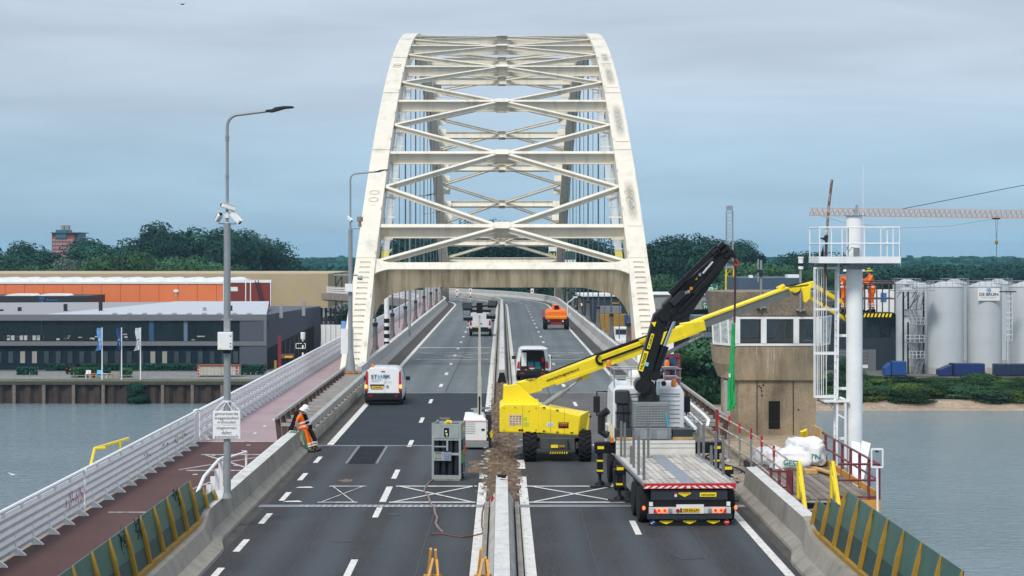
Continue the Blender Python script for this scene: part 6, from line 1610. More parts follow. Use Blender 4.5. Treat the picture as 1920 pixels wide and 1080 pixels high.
# left rail towards the road
b = B(); a, c = Vector((7.75, 72.5, .0)), Vector((8.5, 59.6, 0))
for z in (1.42, 1.0, .55): b.pipe([Vector((8.15, 76.0, z)), Vector((8.45, 68.5, z-.02)), Vector((8.5, 60.3, z-.05))], .032, 6)
part('handrail', b, M_REDW, r, world=True)
for x, y, h in ((8.15, 76, 1.5), (8.25, 73.5, 1.6), (8.33, 71, 1.55), (8.43, 68.5, 1.58), (8.46, 66, 1.55), (8.48, 63.2, 1.5)):
    b = B(); b.tube((x, y, 0), (x, y, h-.35), .035, n=6); part('railing_post', b, M_GREYP, r, world=True)
    b = B(); b.tube((x, y, h-.35), (x, y, h), .04, n=6); part('red_post_top', b, M_REDP, r, world=True)
b = B()
for x in (8.0, 8.25, 8.5):
    b.bb((x-.04, 60.2, -.2), (x+.04, 60.3, 1.05))
for z in (1.02, .55): b.tube((7.95, 60.25, z), (8.55, 60.25, z), .035, n=6)
b.bb((8.52, 60.2, -.2), (8.62, 60.32, 1.08)); b.bb((8.62, 60.5, -.2), (8.7, 60.6, 1.0))
part('end_frame', b, M_BURG, r, world=True)
b = B(); b.bar((7.72, 73.4, .1), (7.82, 73.4, 1.45), .09, .09); part('orange_post', b, mat('orange_yellow_post', (.75, .34, .01), .5), r, world=True)
b = B(); b.bb((7.66, 72.6, 0), (7.76, 72.7, 1.9)); part('railing_post', b, M_BURG, r, world=True)
# yellow steps
r = thing('yellow_steps', 'steep steps with bright yellow handrails going down in front of the plank platform', 'steps', (9.2, 58.8, 0))
for x in (8.74, 9.72):
    b = B(); b.pipe([(x, 59.75, DZ-.2), (x, 59.72, DZ+1.0), (x, 59.5, DZ+1.08), (x, 58.0, DZ-.5), (x, 57.95, -1.1)], .055, 6); b.bar((x, 59.6, DZ+.62), (x, 58.1, DZ-.65), .05, .09); b.bar((x, 58.9, DZ-.9), (x, 58.9, DZ+.42), .06, .06)
    part('handrail', b, M_YELB, r, world=True)
    b = B(); b.bar((x, 59.4, DZ-.1), (x, 57.9, DZ-1.4), .05, .2); part('stringer', b, M_DARK, r, world=True)
for k in range(6):
    b = B(); y = 59.3-.24*k; z = DZ-.04-.2*k; b.bb((8.77, y-.22, z-.035), (9.69, y, z)); part('tread', b, M_GALV if k < 5 else M_YELB, r, world=True)
# rough concrete ground at the platform's roadside, with litter
def rough(x, y): return .02+.05*mnoise.noise((x*2, y*1.2, 7))+.04*max(0, mnoise.noise((x*5, y*3, 2)))
struct('rough_concrete_ground', grid(7.35, 8.6, 63.6, 84, 12, 90, rough), mat('dusty_rubble_concrete', (.30, .26, .215), .95, var=.3, scale=2, grain=.3, bscale=14, stain=(.12, .09, .07), stain_amt=.7, stain_scale=(2.5, 1, 1), bump=.5, world=True), smooth=True)
b = B(); b.bb((8.6, 71.35, -1.2), (11.0, 79, DZ-.12)); b.bb((8.6, 79, -1.2), (12.7, 86, DZ-.12)); struct('tower_base_slab', b, M_CONCB)
rnd = random.Random(31)
for i in range(60):
    x = rnd.uniform(7.5, 8.5); y = rnd.uniform(64, 80); s_ = rnd.uniform(.03, .11)
    b = B(); b.box((0, 0, 0), (s_*1.6, s_*1.3, s_*.6), Matrix.Rotation(rnd.uniform(-.5, .5), 3, 'X') @ Matrix.Rotation(rnd.uniform(0, 3), 3, 'Z'))
    o = part('debris_piece', b, rnd.choice((M_CONCL, M_CONCB, M_TIMB, M_DARK)), None); o.location = (x, y, rough(x, y)+s_*.2); tag(o, 'small piece of debris on the rough ground beside the truck', 'debris', 'debris beside the plank platform')
pts = [Vector((7.55+.5*math.sin(t*.9), 79-1.35*t, .07+rough(7.6, 79-1.35*t))) for t in range(5)]+[Vector((8.15, 69.5, .1)), Vector((8.3, 66, .1)), Vector((8.35, 63, .1)), Vector((8.45, 60.6, .35)), Vector((8.5, 60.1, .2))]
solo('black_cable', B().pipe(pts, .03, 6), M_INK, 'black cable snaking over rubble beside the plank platform railing', 'cable', smooth=True)
b = B(); rnd = random.Random(32)
for k in range(5): b.pipe([(7.6+rnd.random()*.8, 76+rnd.random()*3, .09+.03*k) for _ in range(6)], .018, 5)
solo('pink_cables', b, mat('pink_cable', (.45, .12, .12), .6), 'tangle of pinkish red cables on the rubble near the tower foot', 'cable')
# white sacks
def sack(name, label, c, s, seed, txt=None, wd=.7):
    r = thing(name, label, 'sack', c, 0, 'white builder sacks on the platform')
    b = B(); n, m = 40, 22; vs = []
    prof = []
    for j in range(m+1):
        t = PI*j/m
        for i in range(n):
            a = 2*PI*i/n
            sq = lambda v: math.copysign(abs(v)**.55, v)
            x, y, z = sq(math.cos(a))*abs(math.sin(t))**.5, sq(math.sin(a))*abs(math.sin(t))**.5, -math.copysign(abs(math.cos(t))**.6, math.cos(t))
            p = Vector((x*s[0], y*s[1], z*s[2]))
            q = Vector((p.x*2.2+seed, p.y*2.2, p.z*2.4))
            k = .26*mnoise.noise(q)+.22*(.5-abs(mnoise.noise(q*1.6)))+.13*(.5-abs(mnoise.noise(q*3.4)))+.05*mnoise.noise(q*8)
            p *= 1+k/max(.3, p.length)*.8
            p.z *= 1-.35*max(0, mnoise.noise(Vector((p.x*1.7+seed, p.y*1.4, 0))))
            vs.append((p.x, p.y, max(0, p.z+s[2])))
    fs = [(j*n+i, j*n+(i+1) % n, (j+1)*n+(i+1) % n, (j+1)*n+i) for j in range(m) for i in range(n)]
    part('sack_body', b.add(vs, fs), mat('white_woven_plastic', (.76, .76, .77), .6, var=.05, scale=6, bump=.3, bscale=25) if 'white_woven_plastic' not in MATS else MATS['white_woven_plastic'], r, smooth=60)
    b = B()
    for k in range(2):
        x = (-.7+1.2*k)*s[0]; b.pipe([(x, -.1, s[2]*1.5), (x+.05, -.12, s[2]*1.95), (x+.2, -.05, s[2]*2.0), (x+.1, 0, s[2]*1.4)], .02, 5)
    part('lifting_loop', b, MATS['white_woven_plastic'], r, smooth=True)
    if txt: text('sack_text', txt, wd, mat('green_print', (.01, .22, .16), .6) if 'green_print' not in MATS else MATS['green_print'], (s[0]*.05, -s[1]*1.36, s[2]*.8), (-.1, .1, 0), r, height=.2, bold=.03)
    return r
sack('builder_sack', 'crumpled white builder sack, lower left of the two on the plank platform', (9.55, 67.6, DZ), (.62, .45, .33), 1.3, 'GEST', .55)
sack('builder_sack', 'white builder sack printed in green, taller right one of the two on the plank platform', (10.25, 68.7, DZ+.06), (.62, .48, .40), 5.1, 'DIJSTN', .85)
sack('builder_sack', 'flat white plastic sack sliding off the left side of the sack pile', (9.1, 69.2, DZ), (.4, .4, .25), 9.7)
b = B(); b.bb((9.9, 66.1, DZ+.006), (10.3, 66.7, DZ+.12)); b.bar((10.3, 67.1, DZ+.12), (10.75, 65.0, DZ+.1), .22, .05)
solo('timber_offcuts', b, M_TIMB, 'loose timber offcuts on the planks before the white sacks', 'timber')
b = B(); b.pipe([(10.5, 70.6, 1.0), (10.45, 70.5, 1.3), (10.55, 70.5, 1.35), (10.65, 70.6, 1.0), (10.55, 70.55, .8)], .09, 7)
solo('yellow_coil', b, M_YELB, 'yellow coiled hose hung on the plywood board behind the sacks', 'hose coil')
# white planks leaning by the mast
for i, (xa, xb) in enumerate(((11.6, 12.15), (11.45, 11.8))):
    b = B(); b.bar((xa, 66.4-i*.4, -.4), (xb, 67.6, 1.2), .3, .05, (0, 1, 0)); solo('white_plank', b, M_WHITE, ('broad white board leaning against the foot of the white mast', 'narrow white board leaning left of the broad one at the mast foot')[i], 'board')
# white frame on a post
r = thing('square_frame_sign', 'empty white square frame on a thin post outside the platform, over the water', 'frame', (11.45, 58.6, -2))
s_ = F/58.6
def fx(px): return (px-VX)/s_-11.45
def fz(py): return 7.5-(py-475)/s_+2
b = B(); x0, x1, z0, z1 = fx(1634), fx(1655), fz(876), fz(842)
for a, c in (((x0, 0, z0), (x1, 0, z0)), ((x0, 0, z1), (x1, 0, z1)), ((x0, 0, z0), (x0, 0, z1)), ((x1, 0, z0), (x1, 0, z1))): b.bar(a, c, .04, .05)
part('frame', b, M_WHITE, r)
b = B(); b.tube((fx(1647), .02, 0), (fx(1645), .02, z0), .035, n=6); part('post', b, M_WHITE, r)
b = B(); b.bb((fx(1641), -.05, z1-.09), (fx(1647), .03, z1-.05)); part('small_lamp', b, M_INK, r)

# ================================================================ white mast with service platform, ladder and cage
r = thing('service_mast', 'thick white tubular mast with railed service platform and caged ladder', 'mast', (12.0, 69, -14))
MY = 69.0
b = B(); b.tube((12, MY, -14), (12, MY, 8.77), .275, n=24); part('column', b, M_WHITE, r, world=True, smooth=True)
b = B(); b.lathe((12, MY, 8.77), [(.34, 0), (.34, .03)], 20); b.box((12.05, MY, 8.9), (.12, .12, .2)); b.bar((12.0, MY, 8.8), (12.1, MY, 9.15), .05, .08); part('cap', b, M_GALV, r, world=True)
X0, X1, Y0, Y1, PZ = 10.65, 13.33, 67.9, 70.1, 7.25
b = B(); b.bb((X0, Y0, PZ-.06), (X1, Y1, PZ)); part('platform_floor', b, mat('grey_grating', (.3, .31, .31), .6, .2), r, world=True)  # even grey for the platform floor
b = B()
b.bb((X0, Y0-.03, PZ-.08), (X1, Y0-.002, PZ+.14)); b.bb((X0, Y1+.002, PZ-.08), (X1, Y1+.03, PZ+.14)); b.bb((X0-.03, Y0-.03, PZ-.08), (X0-.002, Y1+.03, PZ+.14)); b.bb((X1+.002, Y0-.03, PZ-.08), (X1+.03, Y1+.03, PZ+.14))
part('toe_plate', b, M_WHITE, r, world=True)
for z in (PZ+.58, PZ+1.12):
    b = B(); q = [(X0, Y0, z), (X1, Y0, z), (X1, Y1, z), (X0, Y1, z)]
    for i in range(4): b.tube(q[i], q[(i+1) % 4], .025, n=6)
    part('guard_rail', b, M_WHITE, r, world=True)
for x in (X0, X0+.75, 12.15, X1-.22, X1):
    for y in (Y0, Y1):
        b = B(); b.tube((x, y, PZ-.05), (x, y, PZ+1.12), .022, n=6); part('guard_post', b, M_WHITE, r, world=True)
b = B(); b.tube((12.1, Y0, PZ), (12.1, Y0, PZ+3.2), .008, n=5); part('whip_aerial', b, M_WHITE, r, world=True)
b = B(); b.tube((11.62, Y0+.1, PZ+.02), (11.62, Y0+.1, PZ+1.1), .02, n=5); b.pipe([(11.62, Y0+.1, PZ+.3), (11.8, Y0+.4, PZ+.45), (12.1, Y0+.75, PZ+.4)], .015, 4); b.box((12.02, Y0+.8, PZ+.3), (.2, .1, .28)); b.box((11.6, Y0+.1, PZ+.42), (.06, .06, .1)); part('cable_box', b, M_GREYP, r, world=True)
b = B(); b.bar((12.0, Y0+.2, PZ-.1), (12, Y1-.2, PZ-.1), .6, .08); b.bar((X0, MY, PZ-.12), (X1, MY, PZ-.12), .12, .1); b.box((12, MY, PZ-.2), (.62, .6, .2)); part('support_bracket', b, M_GREYP, r, world=True)
# rusty signal pole standing beside the platform
q0, q1, q2, q3 = W(1547, 520, 68.2), W(1550, 440, 68.2), W(1554, 385, 68.2), W(1560, 337, 68.2)
b = B(); b.pipe([W(1545, 575, 68.2), q0], .035, 6); b.pipe([q0, q1], .05, 6); pr = part('signal_pole', b, mat('rusty_brown_pole', (.12, .07, .055), .8, var=.4, scale=6), r, world=True)
b = B(); b.pipe([q1, q2, q3], .045, 6); part('signal_pole', b, mat('peeling_white_pole', (.6, .58, .55), .7, var=.2, scale=5, stain=(.12, .06, .04), stain_amt=.95, stain_scale=(4, 4, 4), stain_lo=.42, stain_hi=.55), r, world=True)
b = B(); b.box(W(1548, 447, 68.1), (.12, .2, .16), Matrix.Rotation(.4, 3, 'Y')); b.bar(W(1537, 447, 68.1), W(1548, 447, 68.1), .05, .05); b.prism([W(*p, 68.1) for p in ((1538, 482), (1544, 460), (1545, 482))], (0, .05, 0)); part('signal_bracket', b, M_DARK, r, world=True)
# ladder
LX_ = 11.37
b = B()
for y in (MY-.25, MY+.25): b.bar((LX_+.05, y, 7.2), (LX_-.02, y, -.3), .05, .07)
part('ladder_stile', b, M_WHITE, r, world=True)
b = B(); z = -.1
while z < 7.1: b.tube((LX_+.05*z/7.2, MY-.25, z), (LX_+.05*z/7.2, MY+.25, z), .02, n=5); z += .28
part('ladder_rung', b, M_WHITE, r, world=True)
def hoop(z): return [(LX_-.36-.38*math.cos(t) if False else LX_-.75*math.sin(t), MY-.36*math.cos(t), z) for t in [PI*i/12 for i in range(13)]]
for z in (7.0, 5.6, 4.1, 2.62):
    b = B(); q = hoop(z)
    for i in range(12): b.bar(q[i], q[i+1], .02, .07)
    part('cage_hoop', b, M_WHITE, r, world=True)
q0, q1 = hoop(7.0), hoop(2.62)
for i in (2, 3, 4, 5, 6, 7, 8, 9, 10):
    b = B(); b.bar(q0[i], q1[i], .045, .02, (1, 0, 0)); part('cage_bar', b, M_WHITE, r, world=True)
for z in (6.75, 4.7, 2.9, 1.2):
    b = B(); b.bar((LX_, MY, z), (12, MY, z), .07, .09); part('ladder_bracket', b, M_WHITE, r, world=True)
b = B(); b.bb((LX_-.45, MY-.35, 2.45), (LX_+.4, MY+.35, 2.5)); b.bar((LX_-.3, MY, 2.45), (LX_, MY, 2.1), .05, .05); part('landing', b, M_WHITE, r, world=True)
b = B(); b.pipe([(LX_+.1, MY-.2, 2.6), (LX_+.25, MY-.3, 2.55), (LX_+.28, MY-.3, 2.3), (LX_+.28, MY-.3, .25)], .045, 7)
for z in (1.9, 1.0): b.bar((LX_, MY-.25, z+.15), (LX_+.28, MY-.3, z), .05, .05)
part('side_rail', b, M_WHITE, r, world=True)

# ================================================================ concrete bridge keeper's tower
TY = 81.5
r = thing('control_tower', 'brown concrete bridge control tower with white window frames, half demolished', 'tower', (11.05, TY+2.5, -.6))
xl, xr = 9.44, 12.75
M_ROOFC = mat('rough_roof_concrete', (.21, .175, .13), .95, var=.25, scale=1.5, stain=(.1, .08, .06), stain_amt=.6, stain_scale=(2, 2, .8), grain=.35, bscale=20, bump=.8, world=True)
def oct_(z, e, f=0.0, back=5.0):
    return [Vector((xl-f, TY-f, z)), Vector((xr+f, TY-f, z)), Vector((xr+e, TY+1.9, z)), Vector((xr+e, TY+3.4, z)), Vector((xr-.2+f, TY+back, z)), Vector((xl+.2-f, TY+back, z)), Vector((xl-e, TY+3.4, z)), Vector((xl-e, TY+1.9, z))]
part('lower_body', B().loft([oct_(2.38, .42), oct_(3.0, .62), oct_(3.76, .72)]), M_CONCB, r, world=True, bevel=.03)
b = B(); b.loft([oct_(4.98, .78, .02), oct_(5.95, .96, .06)]); part('roof_parapet', b, M_ROOFC, r, world=True, bevel=.02)
part('floor_slab', B().loft([oct_(3.77, .66, -.06), oct_(3.84, .66, -.06)]), M_CONCB, r, world=True)
b = B(); b.prism([Vector(p) for p in ((xl+.1, TY+.12, -.6), (xr-.1, TY+.12, -.6), (xr+.1, TY+1.6, -.6), (xr+.1, TY+4, -.6), (xl-.2, TY+4, -.6), (xl-.2, TY+1.6, -.6))], (0, 0, 2.97)); part('stem', b, M_CONCB, r, world=True)
b = B(); b.bb((W(1442, 804, TY).x, TY+.10, W(1442, 804, TY+.1).z), (W(1463, 804, TY).x, TY+.115, W(1442, 752, TY+.1).z)); wd_ = part('window_shade_plate', b, M_HOLE, r, world=True)  # dark plate on the solid stem, shade of the opening put into colour
b = B(); z = W(1442, 790, TY+.1).z; b.bb((W(1443, 0, TY).x, TY+.09, z-.03), (W(1462, 0, TY).x, TY+.1, z)); part('sill_bar', b, M_DARK, wd_, world=True)
b = B(); b.bb((xl-.35, TY+1.2, -.6), (xl-.05, TY+1.9, 2.3)); part('side_pier', b, M_CONCL, r, world=True)
wz0, wz1 = 3.80, 4.96
# front window band
b = B(); b.bb((xl-.02, TY-.02, wz0-.02), (xr+.02, TY+.1, wz0+.07)); b.bb((xl-.02, TY-.02, wz1-.1), (xr+.02, TY+.1, wz1-.01)); part('window_frame', b, M_WHITE, r, world=True)
xm = [xl+.03, (1432-VX)*TY/F, (1493-VX)*TY/F, xr-.03]
for i, x in enumerate(xm):
    b = B(); b.bb((x-.11, TY-.035, wz0+.074), (x+.11, TY+.12, wz1-.104)); part('mullion', b, M_WHITE, r, world=True)
M_CLEAR = mat('thin_window_glass', (.05, .07, .08), .05, var=.02, alpha=.25, spec=.6)
for i in range(3):
    b = B(); b.bb((xm[i]+.115, TY+.03, wz0+.075), (xm[i+1]-.115, TY+.04, wz1-.105)); part('window_pane', b, M_CLEAR, r, world=True)
M_PANE = mat('frosted_cracked_pane', (.52, .56, .54), .3, var=.15, scale=2, stain=(.2, .23, .22), stain_amt=.6, stain_scale=(2, 2, 6), stain_lo=.5, stain_hi=.55)
for sg, x0 in ((-1, xl), (1, xr)):
    A0, A1 = Vector((x0, TY, wz0)), Vector((x0+sg*.72, TY+1.9, wz0)); D0, D1 = Vector((x0+sg*.02, TY, wz1)), Vector((x0+sg*.79, TY+1.9, wz1))
    for k in range(3):
        t0, t1 = k/3+.02, (k+1)/3-.02; b = B(); q = [A0.lerp(A1, t0), A0.lerp(A1, t1), D0.lerp(D1, t1), D0.lerp(D1, t0)]; b.prism(q, (sg*-.03, .02, 0)); part('side_pane', b, M_PANE, r, world=True)
        b = B(); b.bar(A0.lerp(A1, (k+1)/3), D0.lerp(D1, (k+1)/3), .06, .08); part('mullion', b, M_WHITE, r, world=True)
    b = B(); b.bar(A0, A1, .08, .08); b.bar(D0-Vector((0, 0, .04)), D1-Vector((0, 0, .04)), .08, .08); part('window_frame', b, M_WHITE, r, world=True)
for x in (9.9, 10.95, 12.1):
    b = B(); b.bar((x, TY+4.6, wz0), (x+.1, TY+4.6, wz1), .22, .2, (0, 1, 0)); part('rear_column', b, M_CONCB, r, world=True)
for x in (11.55, 12.45):
    b = B(); b.bar((x-.15, TY+2.4, wz0), (x+.1, TY+2.4, wz1), .3, .05, (0, 1, 0)); part('loose_panel', b, M_WHITE, r, world=True)
b = B(); b.bb((xl-.3, TY+4.7, wz0), (xr+.3, TY+4.78, wz0+.12)); b.bb((xl-.3, TY+4.7, wz1-.12), (xr+.3, TY+4.78, wz1)); part('rear_frame', b, M_CONCM, r, world=True)
b = B(); M_STREAK = mat('lime_streak', (.40, .35, .28), .9, var=.2)
for px, y0, y1, w in ((1440, 653, 702, .09), (1446, 655, 688, .05), (1451, 652, 700, .07), (1419, 650, 676, .05), (1462, 652, 672, .04), (1489, 650, 668, .05), (1512, 655, 690, .04)):
    for k in range(4):
        a, c = W(px+random.uniform(-.6, .6), y0+(y1-y0)*k/4, TY), W(px, y0+(y1-y0)*(k+1)/4, TY); b.bb((a.x-w/2*(1-.2*k), TY-.004, c.z), (a.x+w/2*(1-.2*k), TY-.001, a.z))
part('lime_streak', b, M_STREAK, r, world=True)
b = B()
for px in (1420, 1488): x = (px-VX)*TY/F; b.bb((x-.012, TY+.09, -.6), (x+.012, TY+.11, 2.36))
for px, py in ((1423, 724), (1427, 727), (1431, 722), (1428, 733), (1497, 768), (1429, 741)): p = W(px, py, TY+.1); b.box((p.x, TY+.098, p.z), (.06, .006, .06))
part('joint_and_hole', b, M_HOLE, r, world=True)
# poles clamped to the tower
for i, (px, pyt, pyb, lab) in enumerate(((1427, 488, 580, 'pair of thin grey poles clamped to the front of the concrete tower'), (1501, 497, 585, 'grey pole with white camera head clamped to the tower front'))):
    a, c = W(px, pyt, TY-.2), W(px, pyb, TY-.2); rr_ = thing('clamped_pole', lab, 'pole', (a.x, a.y, c.z))
    b = B(); b.tube(c, a, .045, n=8); part('pole', b, M_GREYP, rr_, world=True)
    if i == 0:
        b = B(); b.tube(W(1421.5, 528, TY-.2), W(1421.5, 486, TY-.2), .03, n=6); part('pole', b, M_GALV, rr_, world=True); b = B(); b.box(W(1424, 508, TY-.2), (.24, .1, .1)); b.box(W(1427, 514, TY-.25), (.14, .12, .2)); part('clamp', b, M_DARK, rr_, world=True)
    else:
        b = B(); b.lathe(W(1501.5, 500, TY-.2), [(.1, -.1), (.1, .3), (.12, .34), (.12, .4)], 10); part('camera_head', b, M_WHITE, rr_, world=True); b = B(); b.lathe(W(1501.5, 500, TY-.2), [(.105, .02), (.105, .14)], 10); part('lens_band', b, M_INK, rr_, world=True)
    b = B(); b.box(W(px, pyb-4, TY-.12), (.4, .18, .07)); part('clamp', b, M_GREYP, rr_, world=True)
# low burgundy railing left of the tower and red frame behind the truck cab
r = thing('river_railing', 'short burgundy railing over the water left of the concrete tower', 'railing', (8.9, 84, 0))
b = B(); b.pipe([W(1338, 783, 84), W(1365, 783, 83.5)], .06, 6); b.pipe([W(1338, 805, 84), W(1365, 806, 83.5)], .06, 6); part('rail', b, M_BURG, r, world=True)
for px in (1338, 1352): b = B(); b.tube(W(px, 815, 84), W(px, 782, 84), .05, n=6); part('post', b, M_BURG, r, world=True)
r = thing('white_stair_rail', 'sloping pale steel stair railing behind the truck between cab and tower', 'railing', (7.9, 88, 0))
YS = 72
b = B(); b.pipe([W(1276, 741, 80), W(1320, 778, 73), W(1329, 788, 71.5), W(1326, 800, 71.2)], .06, 6); b.pipe([W(1276, 757, 80), W(1318, 797, 72.5)], .03, 5); b.pipe([W(1284, 782, 76), W(1304, 803, 70.5)], .06, 6); part('handrail', b, M_WHITE, r, world=True)
for k in range(4):
    b = B(); a = W(1281+k*10, 747+k*9, 79-k*1.8); b.tube(a, a-Vector((0, 0, .62)), .03, n=5); b.bar(a-Vector((.1, 0, .55)), a-Vector((-.5, 0, .6)), .18, .04); part('post', b, M_GREYP, r, world=True)
r = thing('red_steel_frame', 'dark red steel scaffold frame with a blue drum inside, behind the truck cab', 'scaffold', (8.6, 100, -4))
YR = 100
for px in (1236, 1252, 1272):
    b = B(); b.bar(W(px, 800, YR), W(px, 663, YR), .18, .18); part('upright', b, M_BURG, r, world=True)
for py in (667, 690, 711, 730, 750):
    b = B(); b.bar(W(1232, py, YR-.1), W(1274, py, YR-.1), .12, .16 if py != 711 else .4); part('beam', b, M_BURG, r, world=True)
    b = B(); b.bar(W(1272, py, YR), W(1268, py, YR+3), .1, .12); part('beam', b, M_BURG, r, world=True)
b = B(); b.lathe(W(1254, 705, YR+.8), [(.35, 0), (.36, .3), (.36, .9), (.33, .95)], 14); part('drum', b, mat('blue_drum', (.02, .07, .16), .5), r, world=True, smooth=True)
# ================================================================ background
def at(px, Y, z=GZ): return Vector(((px-VX)*Y/F, Y, z))
def wz(py, Y): return H-(py-VY)*Y/F
M_GRASS = mat('grass_bank', (.085, .105, .03), .95, var=.35, scale=.4, grain=.3, bscale=4, stain=(.16, .12, .05), stain_amt=.6, stain_scale=(.1, .4, 1), world=True)
M_PILE = mat('rusty_sheet_pile', (.045, .03, .026), .9, var=.35, scale=.9, stain=(.10, .065, .045), stain_amt=.6, stain_scale=(.9, .9, .2), grain=.2, bscale=6, world=True)
# quay of sheet piles: corrugated wall
b = B(); prof = []
x = -130.0; k = 0
while x < -6: prof += [(x, 276.9), (x+.45, 276.5), (x+1.0, 276.5), (x+1.45, 276.9)]; x += 1.9
vs = [(a, c, WZ-1) for a, c in prof]+[(a, c, GZ-.35) for a, c in prof]; n_ = len(prof)
b.add(vs, [(i, i+1, n_+i+1, n_+i) for i in range(n_-1)])
q = thing('quay_wall', 'rusty sheet pile quay wall along the left river bank', 'quay wall', (-65, 277, WZ)); part('sheet_piling', b, M_PILE, q, world=True)
part('capping_beam', B().bb((-130, 276.2, GZ-.42), (-6, 277.3, GZ+.02)), mat('dark_cap_beam', (.06, .052, .045), .9, var=.3), q, world=True)
i = 0; x = -66.5
while x < -8:
    b = B(); b.bb((x-.22, 276.2, WZ-.5), (x+.22, 276.48, GZ-.45)); part('fender_pile', b, mat('pale_timber_pile', (.16, .13, .11), .9, var=.3) if i == 0 else MATS['pale_timber_pile'], q, world=True); i += 1; x += 4.05
b = B(); b.quad((-260, 277.3, GZ+.03), (-6, 277.3, GZ+.03), (-6, 281.5, GZ+.05), (-260, 281.5, GZ+.05)); struct('grass_verge', b, M_GRASS)
b = B(); b.quad((-260, 281.6, GZ+.01), (-6, 281.6, GZ+.01), (-6, 300, GZ+.01), (-260, 300, GZ+.01)); struct('yard_pavement', b, mat('grey_paving', (.2, .2, .2), .9, var=.2, scale=.4, world=True))

# ---------------------------------------------------------------- office block
OY = 304.0; os_ = F/OY
def ox(px): return (px-VX)/os_
def oz(py): return 7.5-(py-475)/os_
M_FAC = mat('dark_blue_grey_cladding', (.009, .021, .034), .8, var=.15, scale=.8, spec=.15)
M_BAND = mat('grey_aluminium_band', (.16, .165, .18), .55, .2, var=.1)
M_BAY = mat('office_interior', (.03, .035, .035), .9, var=.7, scale=.8)
M_OGL = mat('office_glass', (.008, .016, .02), .1, var=.4, scale=.15, spec=.3)
r = thing('office_building', 'long low dark blue-grey office building with a glazed upper floor behind the quay', 'office', (-60, OY+8, GZ))
xL, xR = ox(-160), ox(499)
zT, zB1, zB2 = oz(590), oz(640), oz(648)
part('ground_floor_wall', B().bb((xL, OY+.25, GZ), (xR, OY+14, oz(648))), M_FAC, r, world=True)
part('lower_band', B().bb((xL, OY-.35, oz(648)), (xR+.1, OY+14.1, oz(640))), M_BAND, r, world=True)
part('upper_band', B().bb((xL, OY-.35, oz(601)), (xR+.1, OY+14.1, oz(590))), M_BAND, r, world=True)
part('end_pier', B().bb((ox(495), OY-.35, oz(640)), (xR+.1, OY+14, oz(601))), M_BAND, r, world=True)
part('core', B().bb((xL, OY+5, oz(640)), (xR, OY+14, oz(601))), M_BAY, r, world=True)
px = -150; k = 0
while px < 492:
    w_ = 32.5
    b = B(); b.bb((ox(px)+.03, OY+.1, oz(639.5)), (ox(min(px+w_, 494))-.03, OY+.16, oz(601.5))); part('window', b, M_OGL, r, world=True)
    b = B(); b.bb((ox(px)-.03, OY+.02, oz(639.5)), (ox(px)+.028, OY+.2, oz(601.5))); part('mullion', b, M_DARK, r, world=True)
    px += w_
for px, w_, m in ((284, 9, mat('blue_column', (.02, .07, .16), .5)), (348, 7, mat('pale_blue_column', (.1, .16, .25), .5)), (78, 3, M_DARK)):
    b = B(); b.bb((ox(px-w_/2), OY+.0, oz(639.5)), (ox(px+w_/2), OY+.3, oz(601.5))); part('column', b, m, r, world=True)
rnd = random.Random(14); M_DESK = mat('desk_clutter', (.4, .42, .4), .6)
for i in range(34):
    px = rnd.uniform(0, 485); h_ = rnd.uniform(2, 8); w_ = rnd.uniform(3, 9); py = 639-rnd.uniform(0, 12)
    if i < 10: px = 5+i*8; w_ = 6; h_ = 9; py = 638
    b = B(); b.bb((ox(px), OY-.02+.02, oz(py)), (ox(px+w_), OY+.09, oz(py-h_*.5 if i >= 10 else py-h_))); 
    part('blind_or_desk', b, M_DESK if i % 3 else MATS['office_interior'], r, world=True)
px = -140; M_SLIT = mat('slit_window', (.028, .045, .055), .5, var=.5, scale=.6); M_SLITL = mat('pale_slit_blind', (.3, .29, .25), .6)
while px < 480:
    lit = abs(px-274) < 12 or abs(px-296) < 12 or (px > 24 and px < 80)
    f = part('window_frame', B().bb((ox(px)-.06, OY+.14, oz(682)), (ox(px+9)+.06, OY+.245, oz(658.5))), M_INK, r, world=True)
    part('window', B().bb((ox(px), OY+.12, oz(681)), (ox(px+9), OY+.137, oz(659))), M_SLITL if lit else M_SLIT, f, world=True)
    px += 22.2
# side wing receding on the right with dock openings drawn as a dark sheet
w0, w1 = Vector((ox(499)+.12, OY-.3, 0)), Vector(((601-VX)*352/F, 352, 0))
zr0, zr1 = oz(590), 7.5-(574-475)*352/F
b = B(); b.add([(w0.x, w0.y, GZ), (w1.x, w1.y, GZ), (w1.x, w1.y, zr1), (w0.x, w0.y, zr0), (w0.x-4, w0.y+.1, GZ), (w1.x-30, w1.y, GZ), (w1.x-30, w1.y, zr1), (w0.x-4, w0.y+.1, zr0)], [(0, 1, 2, 3), (4, 7, 6, 5), (3, 2, 6, 7), (0, 3, 7, 4), (1, 5, 6, 2), (0, 4, 5, 1)])
part('side_wing', b, mat('grey_side_cladding', (.065, .078, .10), .7, .0, var=.08), r, world=True)
dw = (w1-w0).normalized(); nw = Vector((dw.y, -dw.x, 0))
b = B(); L_ = (w1-w0).length
pA, pB = w0+dw*.5, w0+dw*(L_*.86)
b.add([pA+nw*.03+Vector((0, 0, GZ)), pB+nw*.03+Vector((0, 0, GZ)), pB+nw*.03+Vector((0, 0, GZ+5.2)), pA+nw*.03+Vector((0, 0, GZ+3.2))], [(0, 1, 2, 3)])
part('dock_shade_sheet', b, M_INK, r, world=True)  # flat black sheet on the wall, recess shade put into its colour
for k in range(7):
    t = .3+.08*k; p = w0+dw*(L_*t)+nw*.06; b = B(); b.bar(p+Vector((0, 0, GZ)), p+Vector((0, 0, GZ+2.9+2.2*t)), .5, .1, nw); part('dock_door', b, M_TAIL, r, world=True)
